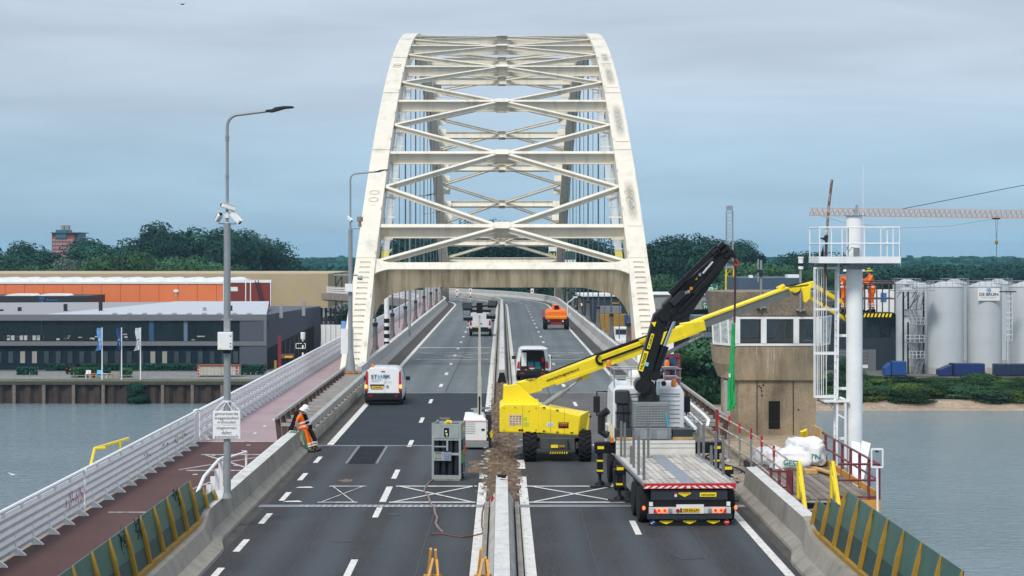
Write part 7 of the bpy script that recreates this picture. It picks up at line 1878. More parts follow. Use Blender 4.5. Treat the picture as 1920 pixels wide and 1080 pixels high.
p = w0+dw*1.2+nw*.05; text('sign_lettering', 'MS', 1.5, mat('dark_blue_sign', (.012, .05, .09), .5), Vector((p.x, p.y, zr0-1.3))-absloc(r), (0, 0, math.atan2(dw.y, dw.x)), r, height=1.1)
# roofs: pale sheet roof, upstands, chimneys
b = B(); b.add([(ox(80), OY+.5, zT+.02), (xR, OY+.5, zT+.02), (xR-3, OY+30, zT+1.3), (ox(270), OY+30, zT+1.3)], [(0, 1, 2, 3)]); part('pale_roof', b, mat('pale_roof_sheet', (.44, .47, .51), .6, var=.12), r, world=True)
b = B(); b.add([(xL, OY+.6, zT+.01), (ox(80), OY+.6, zT+.01), (ox(260), OY+30, zT+1.2), (xL, OY+24, zT+1.2)], [(0, 1, 2, 3)]); part('grey_roof', b, mat('grey_roof_sheet', (.28, .28, .29), .7, var=.1), r, world=True)
for px, py0, py1 in ((36, 590, 576), (122, 584, 570), (188, 578, 566), (2, 588, 580), (383, 588, 576), (432, 587, 573), (527, 584, 570), (569, 580, 564)):
    b = B(); Y = OY+8; b.bb((W(px-3, 0, Y).x, Y, wz(py0, Y)-1), (W(px+3, 0, Y).x, Y+.6, wz(py1, Y))); part('vent_pipe', b, M_GALV if px % 2 else M_DARK, r, world=True)
for k in range(10):
    px = 215+k*28; b = B(); b.ball(tuple(W(px, 588.5, OY+1.2)), (.45, .5, .2), 8, 4); part('roof_dome', b, M_GREYP, r, world=True)

# ---------------------------------------------------------------- orange hall, red end, dark hall, beige hall
def hall(name, label, px0, px1, py0, Y, depth, m, zb=GZ, px1b=None):
    r = thing(name, label, 'hall', (W((px0+px1)/2, 0, Y).x, Y, zb))
    x0, x1 = W(px0, 0, Y).x, W(px1, 0, Y).x; zt = wz(py0, Y)
    part('wall', B().bb((x0, Y, zb), (x1, Y+depth, zt)), m, r, world=True)
    return r, x0, x1, zt
M_ORH = mat('orange_sheet_cladding', (.74, .19, .06), .6, var=.05, scale=.3)
M_REDH = mat('dark_red_cladding', (.19, .022, .014), .65, var=.06, scale=.3)
M_BEIGE = mat('beige_cladding', (.42, .34, .205), .7, var=.05, scale=.2)
Yh = 352
r, x0, x1, zt = hall('orange_hall', 'long bright orange warehouse with a white roof edge behind the office', -260, 418, 532, Yh, 40, M_ORH)
part('roof_edge', B().bb((x0, Yh-.15, zt), (x1, Yh+40, zt+.35)), M_WHITE, r, world=True)
M_SEAM = mat('cladding_seam', (.42, .10, .035), .7)
for k in range(17): part('cladding_seam', B().bb((W(-170+k*36, 0, Yh).x-.05, Yh-.02, GZ), (W(-170+k*36, 0, Yh).x+.05, Yh-.002, zt)), M_SEAM, r, world=True)
for k in range(15):
    px = -190+k*41.5; b = B(); xa, xb = W(px, 0, Yh).x, W(px+33, 0, Yh).x
    b.prism([Vector(p) for p in ((xa, Yh+1, zt+.36), (xb, Yh+1, zt+.36), (xb-.8, Yh+1, zt+.78), (xb-1.6, Yh+1, zt+.85), (xa+1.6, Yh+1, zt+.85), (xa+.8, Yh+1, zt+.78))], (0, 30, 0)); part('roof_light', b, M_WHITE, r, world=True)
b = B(); b.bb((W(420, 0, Yh).x, Yh-.1, GZ), (W(508, 0, Yh).x, Yh+1.5, wz(530, Yh))); rd = part('red_end_wall', b, M_REDH, r, world=True)
part('roof_edge', B().bb((W(419, 0, Yh).x, Yh-.2, wz(530, Yh)), (W(509, 0, Yh).x, Yh+1.6, wz(525, Yh))), M_WHITE, r, world=True)
for px in (419.5, 461, 470, 508): part('white_pilaster', B().bb((W(px-.9, 0, Yh).x, Yh-.25, GZ), (W(px+.9, 0, Yh).x, Yh-.11, wz(530, Yh))), M_WHITE, r, world=True)
part('white_panel', B().bb((W(430, 0, Yh).x, Yh-.2, wz(546, Yh)), (W(446, 0, Yh).x, Yh-.11, wz(538, Yh))), M_REFL, r, world=True)
b = B(); 
for dx in (0, 6): b.bar(W(478+dx, 525, Yh-.6), W(490+dx, 575, Yh-.6), .12, .12)
for k in range(8): b.bar(W(478+k*1.6, 530+k*6, Yh-.6), W(485+k*1.6, 530+k*6, Yh-.6), .1, .1)
part('roof_ladder', b, M_DARK, r, world=True)
b = B(); c = W(330, 546, Yh-.15); b.ball(c, (.5, .1, .3), 8, 5); b.bar(c, c-Vector((0, 0, .8)), .1, .1); part('wall_lamp', b, M_REFL, r, world=True)
Yd = 336
r, x0, x1, zt = hall('dark_hall', 'dark navy shed with pale roof domes and blue lettering before the orange warehouse', -260, 166, 555, Yd, 14, mat('navy_sheet', (.014, .018, .024), .6, var=.1))
for a, c in ((5, 58), (68, 122)):
    b = B(); xa, xb = W(a, 0, Yd).x, W(c, 0, Yd).x; b.prism([Vector(p) for p in ((xa, Yd+1, zt), (xb, Yd+1, zt), (xb-.4, Yd+1, zt+.28), (xa+.8, Yd+1, zt+.28))], (0, 6, 0)); part('roof_light', b, M_WHITE, r, world=True)
M_BLS = mat('sign_blue', (.02, .17, .45), .5)
p = W(98, 563, Yd-.1); text('lettering', 'Transport', 1.9, M_BLS, p-absloc(r), (0, 0, 0), r, height=.42)
b = B(); c = W(78.5, 564, Yd-.06); 
for a_, d_ in (((-.4, .5), (.4, .5)), ((-.4, -.5), (.4, -.5)), ((-.4, -.5), (-.4, .5)), ((-.3, -.4), (.3, .4)), ((-.3, .4), (.3, -.4))): b.bar(c+Vector((a_[0], 0, a_[1])), c+Vector((d_[0], 0, d_[1])), .04, .14)
part('logo', b, M_BLS, r, world=True)
b = B(); b.bb((W(-20, 0, Yd-4).x, Yd-4, wz(574, Yd-4)), (W(28, 0, Yd-4).x, Yd-3, wz(569, Yd-4))); part('pale_duct', b, M_REFL, r, world=True)
Yb = 405
r, x0, x1, zt = hall('beige_hall', 'very large plain beige warehouse block standing behind the orange hall', -320, 615, 513, Yb, 60, M_BEIGE, wz(577, Yb))
b = B(); zb = wz(577, Yb); b.add([(x1, Yb, zb), (x1, Yb, zt), (W(630, 0, Yb+40).x, Yb+40, zt-.2), (W(630, 0, Yb+40).x, Yb+40, zb)], [(0, 1, 2, 3)]); part('end_wall', b, M_BEIGE, r, world=True)
b = B()
for px in (603, 611, 620, 628): b.bar(W(px, 577, Yb+2), W(px, 608, Yb+2), .4, .4)
part('stilt', b, M_DARK, r, world=True)
r = thing('escape_stair', 'dark zigzag steel escape stair at the end of the beige warehouse', 'stair', W(635, 640, 400))
for k in range(6):
    y0 = 520+k*16; b = B(); a, c = (630, 640) if k % 2 else (640, 630); b.bar(W(a, y0, 400), W(c, y0+16, 400), .5, .18); part('flight', b, M_DARK, r, world=True)
for px in (629.5, 641): b = B(); b.bar(W(px, 512, 400), W(px, 622, 400), .22, .22); part('post', b, M_DARK, r, world=True)
# white tent / low wall right of the office wing
r = thing('white_hoarding', 'white low hoarding wall with panels seen left of the arch foot above the railing', 'hoarding', W(625, 650, 340))
for k in range(5): part('panel', B().bb((W(602+k*9.4, 0, 340).x, 340, GZ), (W(602+(k+1)*9.4, 0, 340).x-.08, 340.2, wz(609, 340))), M_WHITE, r, world=True)
solo('blue_banner', B().bb((W(640, 0, 330).x, 330, wz(650, 330)), (W(648, 0, 330).x, 330.1, wz(602, 330))), mat('light_blue_banner', (.2, .42, .8), .6), 'narrow light blue banner left of the arch foot', 'banner')
r = thing('railing_line', 'thin dark fence along the raised yard below the beige warehouse', 'fence', W(620, 605, 370))
for k in range(14): b = B(); px = 602+k*3; b.bar(W(px, 608, 370), W(px, 596, 370), .1, .1); part('post', b, M_DARK, r, world=True)
b = B(); b.bar(W(602, 597, 370), W(642, 597, 370), .12, .12); part('rail', b, M_DARK, r, world=True)
# red crane column, yellow bollard, machines in the dock yard
r = thing('red_jib_column', 'red steel column with short beam in the dock yard beside the office wing', 'column', W(524, 690, 296))
part('column', B().bb((W(521, 0, 296).x, 296, GZ), (W(527, 0, 296).x, 296.5, wz(630, 296))), mat('deep_red_steel', (.2, .012, .03), .5), r, world=True)
part('beam', B().bb((W(527, 0, 296).x, 296, wz(672, 296)), (W(551, 0, 296).x, 296.5, wz(664, 296))), mat('rust_red_beam', (.2, .05, .04), .6), r, world=True)
b = B()
for k in range(5): b.bar(W(534+k*3, 670.5, 295.95), W(536.5+k*3, 667.5, 295.95), .02, .14)
part('hazard_stripe', b, M_YEL, r, world=True)
solo('yellow_bollard', B().bb((W(514, 0, 292).x, 292, GZ), (W(518.5, 0, 292).x, 292.4, wz(676, 292))), M_YELD, 'yellow bollard in the dock yard left of the red column', 'bollard')
r = thing('river_signal', 'banded signal mast with white lantern head and empty frame by the dock yard', 'signal', W(568, 680, 240))
Yr = 200
for k in range(6): part('band', B().tube(W(568, 668-k*7, Yr), W(568, 661-k*7, Yr), .1, n=8), M_INK if k % 2 else M_REFL, r, world=True)
part('lantern', B().lathe(W(568, 636, Yr), [(.1, -.1), (.22, 0), (.24, .62), (.2, .68)], 10), M_REFL, r, world=True)
b = B(); q = [W(*p, Yr) for p in ((555, 644), (572.5, 644), (572.5, 653), (555, 653))]
for i in range(4): b.bar(q[i], q[(i+1) % 4], .06, .06)
part('frame', b, M_REFL, r, world=True); part('stand', B().tube(W(568, 720, Yr), W(568, 668, Yr), .1, n=8), M_GREYP, r, world=True)
# flags
for px, m, lab, m2 in ((191.5, mat('sky_blue_flag', (.16, .38, .72), .7), 'light blue banner flag on a white pole, left of the three by the quay', M_REFL), (228, mat('navy_flag', (.02, .05, .17), .7), 'navy blue banner flag on a white pole, middle of the three by the quay', M_LBLUE), (263.5, mat('white_flag', (.68, .70, .74), .7), 'white banner flag on a white pole, right of the three by the quay', M_NAVY)):
    Yf = 279.5; p0 = W(px, 711, Yf); r = thing('flag_pole', lab, 'flag', p0, 0, 'banner flags by the quay')
    part('pole', B().tube(W(px, 712, Yf), W(px, 614, Yf), .1, .07, 8), M_WHITE, r, world=True)
    b = B(); vs = []
    for j in range(15):
        for i in range(5):
            py = 615+j*2.9; w_ = 8+1.5*math.sin(j*.5)+(2 if j > 12 else 0); x = px-1-w_*i/4; p = W(x, py+(i*.6 if j > 12 else 0), Yf); p.y += .25*math.sin(i*1.4+j*.4); vs.append(p)
    b.add(vs, [(j*5+i, j*5+i+1, (j+1)*5+i+1, (j+1)*5+i) for j in range(14) for i in range(4)]); fl = part('flag', b, m, r, world=True, smooth=60)
    b = B(); c = W(px-5, 637, Yf-.45); b.bar(c-Vector((.15, 0, .1)), c+Vector((.15, 0, .1)), .04, .14); b.bar(c+Vector((.05, 0, -.3)), c+Vector((.1, 0, -.8)), .04, .06); part('flag_mark', b, m2, fl, world=True)
# quay side: fence, hedge, containers, car, furniture
r = thing('quay_fence', 'thin grey guard rail fence along the grass verge on the quay', 'fence', (-60, 281.7, GZ))
for k in range(32): part('post', B().bb((-78+k*2.05, 281.7, GZ), (-77.93+k*2.05, 281.77, GZ+1.0)), M_GREYP, r, world=True)
part('rail', B().bb((-80, 281.68, GZ+.5), (-12, 281.72, GZ+.58)), M_GALV, r, world=True)

# ---------------------------------------------------------------- foliage
def leafmat(name, col, var=.5):
    m = bpy.data.materials.new(name); m.use_nodes = True; t = m.node_tree; n = t.nodes; L = t.links.new; p = n['Principled BSDF']
    p.inputs['Roughness'].default_value = .8; p.inputs['Specular IOR Level'].default_value = .1
    g = n.new('ShaderNodeNewGeometry'); oi = n.new('ShaderNodeObjectInfo')
    z = n.new('ShaderNodeTexNoise'); z.inputs['Scale'].default_value = .13; z.inputs['Detail'].default_value = 3; L(g.outputs['Position'], z.inputs['Vector'])
    r1 = n.new('ShaderNodeMapRange'); r1.inputs[1].default_value = .3; r1.inputs[2].default_value = .7; r1.inputs[3].default_value = 1-var; r1.inputs[4].default_value = 1+var; L(z.outputs[0], r1.inputs[0])
    r2 = n.new('ShaderNodeMapRange'); r2.inputs[3].default_value = .75; r2.inputs[4].default_value = 1.3; L(g.outputs['Random Per Island'], r2.inputs[0])
    r3 = n.new('ShaderNodeMapRange'); r3.inputs[3].default_value = .7; r3.inputs[4].default_value = 1.35; L(oi.outputs['Random'], r3.inputs[0])
    a = n.new('ShaderNodeMath'); a.operation = 'MULTIPLY'; L(r1.outputs[0], a.inputs[0]); L(r2.outputs[0], a.inputs[1])
    c = n.new('ShaderNodeMath'); c.operation = 'MULTIPLY'; L(a.outputs[0], c.inputs[0]); L(r3.outputs[0], c.inputs[1])
    mu = n.new('ShaderNodeMix'); mu.data_type = 'RGBA'; mu.blend_type = 'MULTIPLY'; mu.inputs[0].default_value = 1; mu.inputs[6].default_value = (*col, 1); L(c.outputs[0], mu.inputs[7])
    L(mu.outputs[2], p.inputs['Base Color'])
    return m
M_LEAF = leafmat('dark_green_leaves', (.016, .060, .044)); M_LEAF2 = leafmat('mid_green_leaves', (.036, .092, .042)); M_LEAF3 = leafmat('blue_green_far_leaves', (.015, .07, .062)); M_LEAF4 = leafmat('bright_green_leaves', (.07, .16, .025)); M_LEAF5 = leafmat('grey_green_leaves', (.12, .17, .13))
M_LEAF7 = leafmat('deep_green_leaves', (.018, .052, .014)); M_LEAF6 = leafmat('olive_green_leaves', (.06, .10, .018)); M_BARK = mat('bark', (.06, .05, .04), .9, var=.3)
def crownmesh(name, seed, h, w, n, leaf, z0=.18, shape='round', lobes=11):
    """leaf-sized faces spread through clumps of a crown; unit: metres"""
    rnd = random.Random(seed); b = B(); cl = []
    for i in range(lobes):
        t = (i+.5)/lobes
        z = h*(z0+(1-z0)*(.08+.84*rnd.random()))
        f = {'round': math.sin(PI*min(1, max(.12, (z/h-z0*.7)/(1.08-z0*.7))))**.55, 'poplar': .95*math.sin(PI*min(1, max(.1, (z/h-z0*.7)/(1.1-z0*.7))))**.5, 'bush': math.sqrt(max(.05, 1-(z/h)**2))}[shape]
        a = rnd.uniform(0, 2*PI); rr = w*.5*f*math.sqrt(rnd.random())*.72
        cl.append((Vector((rr*math.cos(a), rr*math.sin(a), z)), (w*.24+w*.12*rnd.random())*(1 if shape != 'poplar' else .9), h*.11+h*.07*rnd.random()))
    for i in range(n):
        c, rx, rz = rnd.choice(cl)
        while True:
            d = Vector((rnd.uniform(-1, 1), rnd.uniform(-1, 1), rnd.uniform(-1, 1)))
            if .15 < d.length < 1: break
        d = d.normalized()*(d.length**.35)
        k = 1+.22*mnoise.noise(d*2.3+c)
        p = c+Vector((d.x*rx*k, d.y*rx*k, d.z*rz*k))
        if p.z < h*z0*.5: p.z = h*z0*.5+rnd.random()*.4
        nrm = (d+Vector((rnd.uniform(-.7, .7), rnd.uniform(-.7, .7), rnd.uniform(-.4, .9)))).normalized()
        u = nrm.orthogonal().normalized(); v = nrm.cross(u); a = rnd.uniform(0, 6.3); u, v = u*math.cos(a)+v*math.sin(a), v*math.cos(a)-u*math.sin(a)
        s = leaf*rnd.uniform(.55, 1.25)
        b.v += [tuple(p-u*s), tuple(p+v*s*.6), tuple(p+u*s), tuple(p-v*s*.6)]; o = len(b.v)-4; b.f.append((o, o+1, o+2, o+3))
    me = bpy.data.meshes.new(name); me.from_pydata(b.v, [], b.f); me.update(); return me
def trunkmesh(name, seed, h, r):
    rnd = random.Random(seed); b = B(); b.pipe([(0, 0, -.3), (rnd.uniform(-.2, .2), 0, h*.3), (rnd.uniform(-.3, .3), rnd.uniform(-.3, .3), h*.7)], [r, r*.75, r*.3], 7)
    for i in range(5):
        z = h*rnd.uniform(.22, .55); a = rnd.uniform(0, 6.28); L = h*rnd.uniform(.15, .28); b.pipe([(0, 0, z), (L*.5*math.cos(a), L*.5*math.sin(a), z+L*.5), (L*math.cos(a), L*math.sin(a), z+L*1.1)], [r*.4, r*.28, r*.1], 5)
    return b.mesh(name)
CR = {}
for k in range(4): CR['p', k] = (crownmesh('crown_poplar', 100+k, 24, 13, 13000, .40, .10, 'poplar', 30), trunkmesh('trunk', k, 24, .45))
for k in range(4): CR['r', k] = (crownmesh('crown_round', 200+k, 16, 14, 9000, .36, .10, 'round', 24), trunkmesh('trunk', 10+k, 16, .4))
for k in range(4): CR['b', k] = (crownmesh('crown_bush', 300+k, 5, 7, 4500, .24, .0, 'bush', 16), trunkmesh('trunk', 20+k, 5, .15))
TREES = {}
def tree(px, Y, pytop, kind, m, label, group, w=None, name='tree', zb=GZ):
    k = random.randrange(4); cm, tm = CR[kind, k]; h0 = {'p': 24, 'r': 16, 'b': 5}[kind]
    ztop = wz(pytop, Y); hh = (ztop-zb)/h0*1.02; ww = hh if w is None else w
    p = at(px, Y, zb); r = thing(name, label, 'tree' if kind != 'b' else 'bush', p, random.uniform(0, 6.28), group); r.scale = (ww, ww, hh)
    key = (cm.name, m.name)
    if key not in TREES:
        c2 = cm.copy(); c2.materials.append(m); TREES[key] = c2
    o = bpy.data.objects.new('crown', TREES[key]); link(o, r)
    if not tm.materials: tm.materials.append(M_BARK)
    o = bpy.data.objects.new('trunk', tm); link(o, r)
    return r
random.seed(5)
G1 = 'tall trees behind the beige warehouse'; lab1 = 'tall dense dark green tree rising behind the beige warehouse'
for px, py in ((10, 478), (40, 458), (56, 462), (78, 468), (168, 462), (178, 455), (210, 450), (236, 452), (262, 432), (290, 426), (318, 428), (344, 436), (372, 440), (400, 436), (420, 442), (444, 440), (468, 448), (490, 454), (508, 466), (524, 484), (-30, 462), (-70, 455)):
    tree(px, random.uniform(500, 540), py, 'p', M_LEAF, lab1, G1, w=random.uniform(.95, 1.2))
lab = 'lower light green tree in front of the tall dark ones behind the warehouse'
for px, py in ((180, 492), (212, 486), (244, 484), (276, 482), (306, 488), (340, 490), (366, 494), (150, 500), (60, 504), (385, 503), (20, 504), (420, 503)):
    tree(px, 470, py, 'r', M_LEAF2, lab, 'lower trees behind the warehouse')
tree(118, 480, 486, 'r', M_LEAF5, 'single grey-green tree right below the red brick tower block', None, w=.7)
# behind and right of the arch
lab = 'dense dark tree seen through the bridge arch beyond the far road curve'
for px, py in ((735, 446), (752, 440), (768, 452), (800, 452), (812, 440), (832, 448), (868, 434), (890, 430), (915, 432), (942, 428), (962, 434), (985, 440), (1010, 450), (1040, 466), (1075, 446), (1095, 450), (1120, 462), (1145, 458), (1165, 462), (1185, 470)):
    tree(px, random.uniform(470, 520), py, 'p', M_LEAF, lab, 'trees seen through the arch', w=random.uniform(.8, 1.1))
lab = 'lower bushy tree by the far road curve under the portal beam'
for px, py in ((700, 575), (740, 566), (775, 560), (820, 548), (850, 540), (880, 535), (905, 520), (930, 512), (960, 522), (985, 520), (1010, 545), (1030, 540), (1050, 535), (760, 520), (800, 524), (672, 578), (690, 570), (720, 566)):
    tree(px, random.uniform(405, 440), py, 'r', M_LEAF if random.random() < .6 else M_LEAF2, lab, 'bushy trees by the far road curve', w=random.uniform(.7, 1.0))
lab = 'tall dark tree right of the arch behind the black crane boom'
for px, py in ((1225, 462), (1248, 454), (1270, 450), (1292, 452), (1315, 456), (1335, 452), (1358, 456), (1380, 458), (1400, 468), (1235, 490)):
    tree(px, random.uniform(480, 530), py, 'p', M_LEAF, lab, 'tall trees right of the arch', w=random.uniform(.85, 1.1))
lab = 'lower green tree between the arch and the blue hall roof'
for px, py in ((1230, 520), (1250, 516), (1420, 502), (1440, 500), (1462, 506), (1540, 508), (1518, 512), (1390, 498)):
    tree(px, 455, py, 'r', M_LEAF2, lab, 'lower trees right of the arch')
lab = 'mid distance tree behind the silos'
for px, py in ((1480, 500), (1500, 496), (1524, 478), (1690, 500), (1715, 508), (1745, 504), (1768, 498), (1795, 506), (1820, 503), (1850, 508), (1880, 500), (1910, 502), (1560, 500), (1590, 500), (1660, 505)):
    tree(px, random.uniform(560, 640), py, 'r', random.choice((M_LEAF, M_LEAF3, M_LEAF3)), lab, 'trees behind the silos', w=random.uniform(1.2, 1.6))
# river bank bushes on the right
lab = 'big dark green tree on the river bank between truck cab and concrete tower'
for px, Y, py in ((1262, 272, 672), (1290, 270, 664), (1318, 275, 640), (1335, 272, 638), (1360, 271, 690), (1300, 268, 705), (1345, 268, 720), (1382, 272, 700), (1275, 268, 715)):
    tree(px, Y, py, 'b', M_LEAF7 if py > 655 else M_LEAF2, lab, 'bank trees left of the tower', zb=WZ+.8)
lab = 'bank shrub below the silos above the sandy shore'
for k in range(46):
    px = 1560+k*8.3+random.uniform(-4, 4); Y = random.uniform(269, 284); zb = WZ+.9+(GZ-WZ-.9)*max(0, min(1, (Y-270)/16)); tree(px, Y, 697+random.uniform(0, 8)+(284-Y)*2.0, 'b', random.choice((M_LEAF7, M_LEAF2, M_LEAF6, M_LEAF7)), lab, 'bank shrubs below the silos', w=random.uniform(.6, .9), name='shrub', zb=zb-.3)
for px, py in ((1580, 672), (1600, 690)): tree(px, 278, py, 'b', M_LEAF2, 'taller grey-green bush on the bank right behind the white mast', 'taller bushes behind the mast', w=.6, name='shrub', zb=GZ-1)
tree(257, 276, 716, 'b', M_LEAF, 'lone bush growing out of the quay wall below the flags', None, w=.42, name='shrub', zb=WZ+.3)
# hedges: cut long bodies of leaves
def hedge(label, x0, x1, y, z0, hgt, dep, m, n, leaf=.16, grp=None):
    rnd = random.Random(int(x0*7+y)); b = B()
    for i in range(n):
        p = Vector((rnd.uniform(x0, x1), y+rnd.uniform(-dep, dep), z0+rnd.uniform(0, 1)**.7*hgt)); nrm = Vector((rnd.uniform(-1, 1), rnd.uniform(-1, .3), rnd.uniform(-.2, 1))).normalized(); u = nrm.orthogonal().normalized(); v = nrm.cross(u); s = leaf*rnd.uniform(.6, 1.3)
        b.v += [tuple(p-u*s), tuple(p+v*s*.7), tuple(p+u*s), tuple(p-v*s*.7)]; o = len(b.v)-4; b.f.append((o, o+1, o+2, o+3))
    return solo('hedge', b, m, label, 'hedge', grp)
hedge('long low clipped hedge along the foot of the office wall', ox(90), ox(440), OY-1.6, GZ, 1.0, .5, M_LEAF, 9000)
hedge('hedge block near the parked black car before the office', W(148, 0, 292).x, W(212, 0, 292).x, 290, GZ, .9, .5, M_LEAF, 1200)
hedge('hedge block beside the outdoor tables before the office', W(135, 0, 286).x+0, W(183, 0, 286).x, 285.5, GZ, 1.4, .6, M_LEAF2, 1100)
hedge('short leafy hedge right of the outdoor tables by the flags', W(224, 0, 285).x, W(246, 0, 285).x, 285.5, GZ, 1.3, .5, M_LEAF2, 600)
hedge('hedge stub left of the parked black car under the office windows', W(32, 0, 290).x, W(70, 0, 290).x, 290, GZ, 1.2, .5, M_LEAF, 900)
hedge('hedge right of the pale skip container by the office', W(452, 0, 292).x, W(500, 0, 292).x, 291, GZ, 1.5, .6, M_LEAF, 1100)
# skip container, car and furniture
r = thing('skip_container', 'pale ribbed skip container with rusty red rim standing before the office', 'container', W(410, 706, 288))
xa, xb = W(370, 0, 287).x, W(448, 0, 287).x
part('body', B().bb((xa, 287, GZ+.25), (xb, 289.2, GZ+1.55)), mat('pale_container', (.48, .45, .38), .7, var=.15, stain=(.25, .1, .05), stain_amt=.5, stain_scale=(2, 2, .6)), r, world=True)
part('rim', B().bb((xa-.05, 286.9, GZ+1.5), (xb+.05, 289.3, GZ+1.66)), mat('rusty_rim', (.22, .06, .03), .8, var=.3), r, world=True)
for k in range(12): part('rib', B().bb((xa+.3+k*.5, 286.92, GZ+.3), (xa+.42+k*.5, 287.0, GZ+1.5)), MATS['pale_container'], r, world=True)
for x in (xa, xb-.45):
    b = B()
    for k in range(3): b.bb((x, 286.93, GZ+.4+k*.4), (x+.4, 286.99, GZ+.58+k*.4))
    part('red_marking', b, M_REDP, r, world=True)
r = thing('parked_car', 'black hatchback parked nose-in at the office hedge', 'car', W(138, 700, 294))
xc = W(136.5, 0, 294).x
secs = []
for y, w_, zt_ in ((293.0, .8, .75), (293.1, .86, .95), (293.5, .86, 1.0), (293.7, .8, 1.42), (295.2, .76, 1.46), (296.2, .82, .95), (297.2, .8, .7)):
    secs.append([Vector(p) for p in ((xc-w_, y, GZ+.3), (xc+w_, y, GZ+.3), (xc+w_, y, GZ+.3+(zt_-.3)*.6), (xc+w_*.85, y, GZ+zt_), (xc-w_*.85, y, GZ+zt_), (xc-w_, y, GZ+.3+(zt_-.3)*.6))])
part('body', B().loft(secs), mat('black_car_paint', (.01, .01, .012), .7, spec=.03), r, world=True, smooth=30)
part('rear_window', B().prism([Vector(p) for p in ((xc-.62, 293.48, GZ+1.03), (xc+.62, 293.48, GZ+1.03), (xc+.55, 293.63, GZ+1.36), (xc-.55, 293.63, GZ+1.36))], (0, -.02, 0)), M_BLK, r, world=True)
part('number_plate', B().bb((xc-.26, 292.96, GZ+.62), (xc+.26, 292.99, GZ+.73)), M_PLATE, r, world=True)
for sx in (-1, 1):
    part('tail_light', B().bb((xc+sx*.6, 293.02, GZ+.78), (xc+sx*.82, 293.06, GZ+.92)), M_RED, r, world=True)
    for y in (293.8, 296.4): wheel(r, (xc+sx*.76, y, GZ+.31), .31, .2)
for px, nm, m, lab in ((165, 'white_chair', M_REFL, 'white garden chair left of the outdoor tables by the quay'), (176, 'orange_crate', M_AMBER, 'orange-brown crate beside the outdoor chairs by the quay'), (186, 'blue_chair', M_LBLUE, 'blue garden chair among the outdoor tables by the quay'), (196, 'white_table', M_REFL, 'white outdoor table by the first flag pole'), (206, 'brown_table', M_TIMB, 'brown picnic table between the first two flag poles'), (217, 'brown_table', M_TIMB, 'brown picnic table beside the middle flag pole')):
    Y = 283.5; p = at(px, Y); r = thing(nm, lab, nm.split('_')[1], p)
    part('top', B().bb((-.35, -.3, .62), (.35, .3, .7)), m, r)
    for sx in (-1, 1):
        for sy in (-1, 1): part('leg', B().bb((sx*.3-.03, sy*.25-.03, 0), (sx*.3+.03, sy*.25+.03, .62)), m, r)
    if 'chair' in nm: part('backrest', B().bb((-.35, .26, .7), (.35, .32, 1.15)), m, r)
# ---------------------------------------------------------------- red brick tower block
Yt = 620
r = thing('tower_block', 'distant red brick tower block with teal top storeys and round roof vents', 'tower block', at(122, Yt))
M_BRK = mat('pinkish_brick', (.26, .07, .065), .85, var=.1, scale=.3)
M_TEALW = mat('teal_cladding', (.035, .12, .16), .5)
x0, x1 = W(97, 0, Yt).x, W(140, 0, Yt).x
part('brick_body', B().bb((x0, Yt, GZ), (x1, Yt+14, wz(436, Yt))), M_BRK, r, world=True)
part('teal_corner', B().bb((x1, Yt+.5, GZ+10), (W(146, 0, Yt).x, Yt+12, wz(436, Yt))), M_TEALW, r, world=True)
part('teal_penthouse', B().bb((W(105, 0, Yt).x, Yt-.4, wz(447, Yt)), (W(125, 0, Yt).x, Yt+8, wz(431, Yt))), M_TEALW, r, world=True)
part('roof_slab', B().bb((W(96, 0, Yt).x, Yt-.8, wz(437, Yt)), (W(149, 0, Yt).x, Yt+14, wz(435.5, Yt))), M_TEALW, r, world=True)
for px in (118, 127.5): part('roof_vent', B().tube(W(px, 434, Yt+3), W(px, 422.5, Yt+3), .7, n=12), M_GREYP, r, world=True)
wsrc = None
for i in range(6):
    for j in range(9):
        px, py = 101+i*6.6, 450+j*7.2
        if py < 449 and px < 126: continue
        if wsrc is None:
            wsrc = part('window', B().bb((-.45, -.06, -.35), (.45, .0, .35)), mat('pale_window', (.3, .25, .27), .3), r); wsrc.location = W(px, py, Yt)-absloc(r)
        else: inst(wsrc, 'window', r, W(px, py, Yt)-absloc(r))
# ---------------------------------------------------------------- far woodland
def woods(name, label, Y, px0, px1, py0, amp, m, seed, leaf, n):
    rnd = random.Random(seed); b = B()
    for i in range(n):
        px = rnd.uniform(px0, px1); top = py0+amp*(mnoise.noise((px*.03, seed, 0))+.5*mnoise.noise((px*.11, seed, 3)))
        yy = Y+rnd.uniform(-30, 60); zt = wz(top, Y); z = GZ+(zt-GZ)*(1-abs(rnd.gauss(0, .33))); 
        if z < GZ: continue
        p = Vector(((px-VX)*Y/F, yy, z)); nrm = Vector((rnd.uniform(-1, 1), rnd.uniform(-1.2, .2), rnd.uniform(0, 1))).normalized(); u = nrm.orthogonal().normalized(); v = nrm.cross(u); s = leaf*rnd.uniform(.5, 1.3)
        b.v += [tuple(p-u*s), tuple(p+v*s), tuple(p+u*s), tuple(p-v*s)]; o = len(b.v)-4; b.f.append((o, o+1, o+2, o+3))
    o = part(name, b, m, None); o['kind'] = 'stuff'; o['label'] = label; return o
woods('far_woodland', 'far blue-green wood along the horizon', 1300, -500, 2400, 492, 7, M_LEAF3, 3, 4.2, 26000)
woods('far_woodland', 'distant green wood between the warehouses and the far horizon', 850, 430, 2300, 499, 6, M_LEAF3, 8, 2.6, 22000)

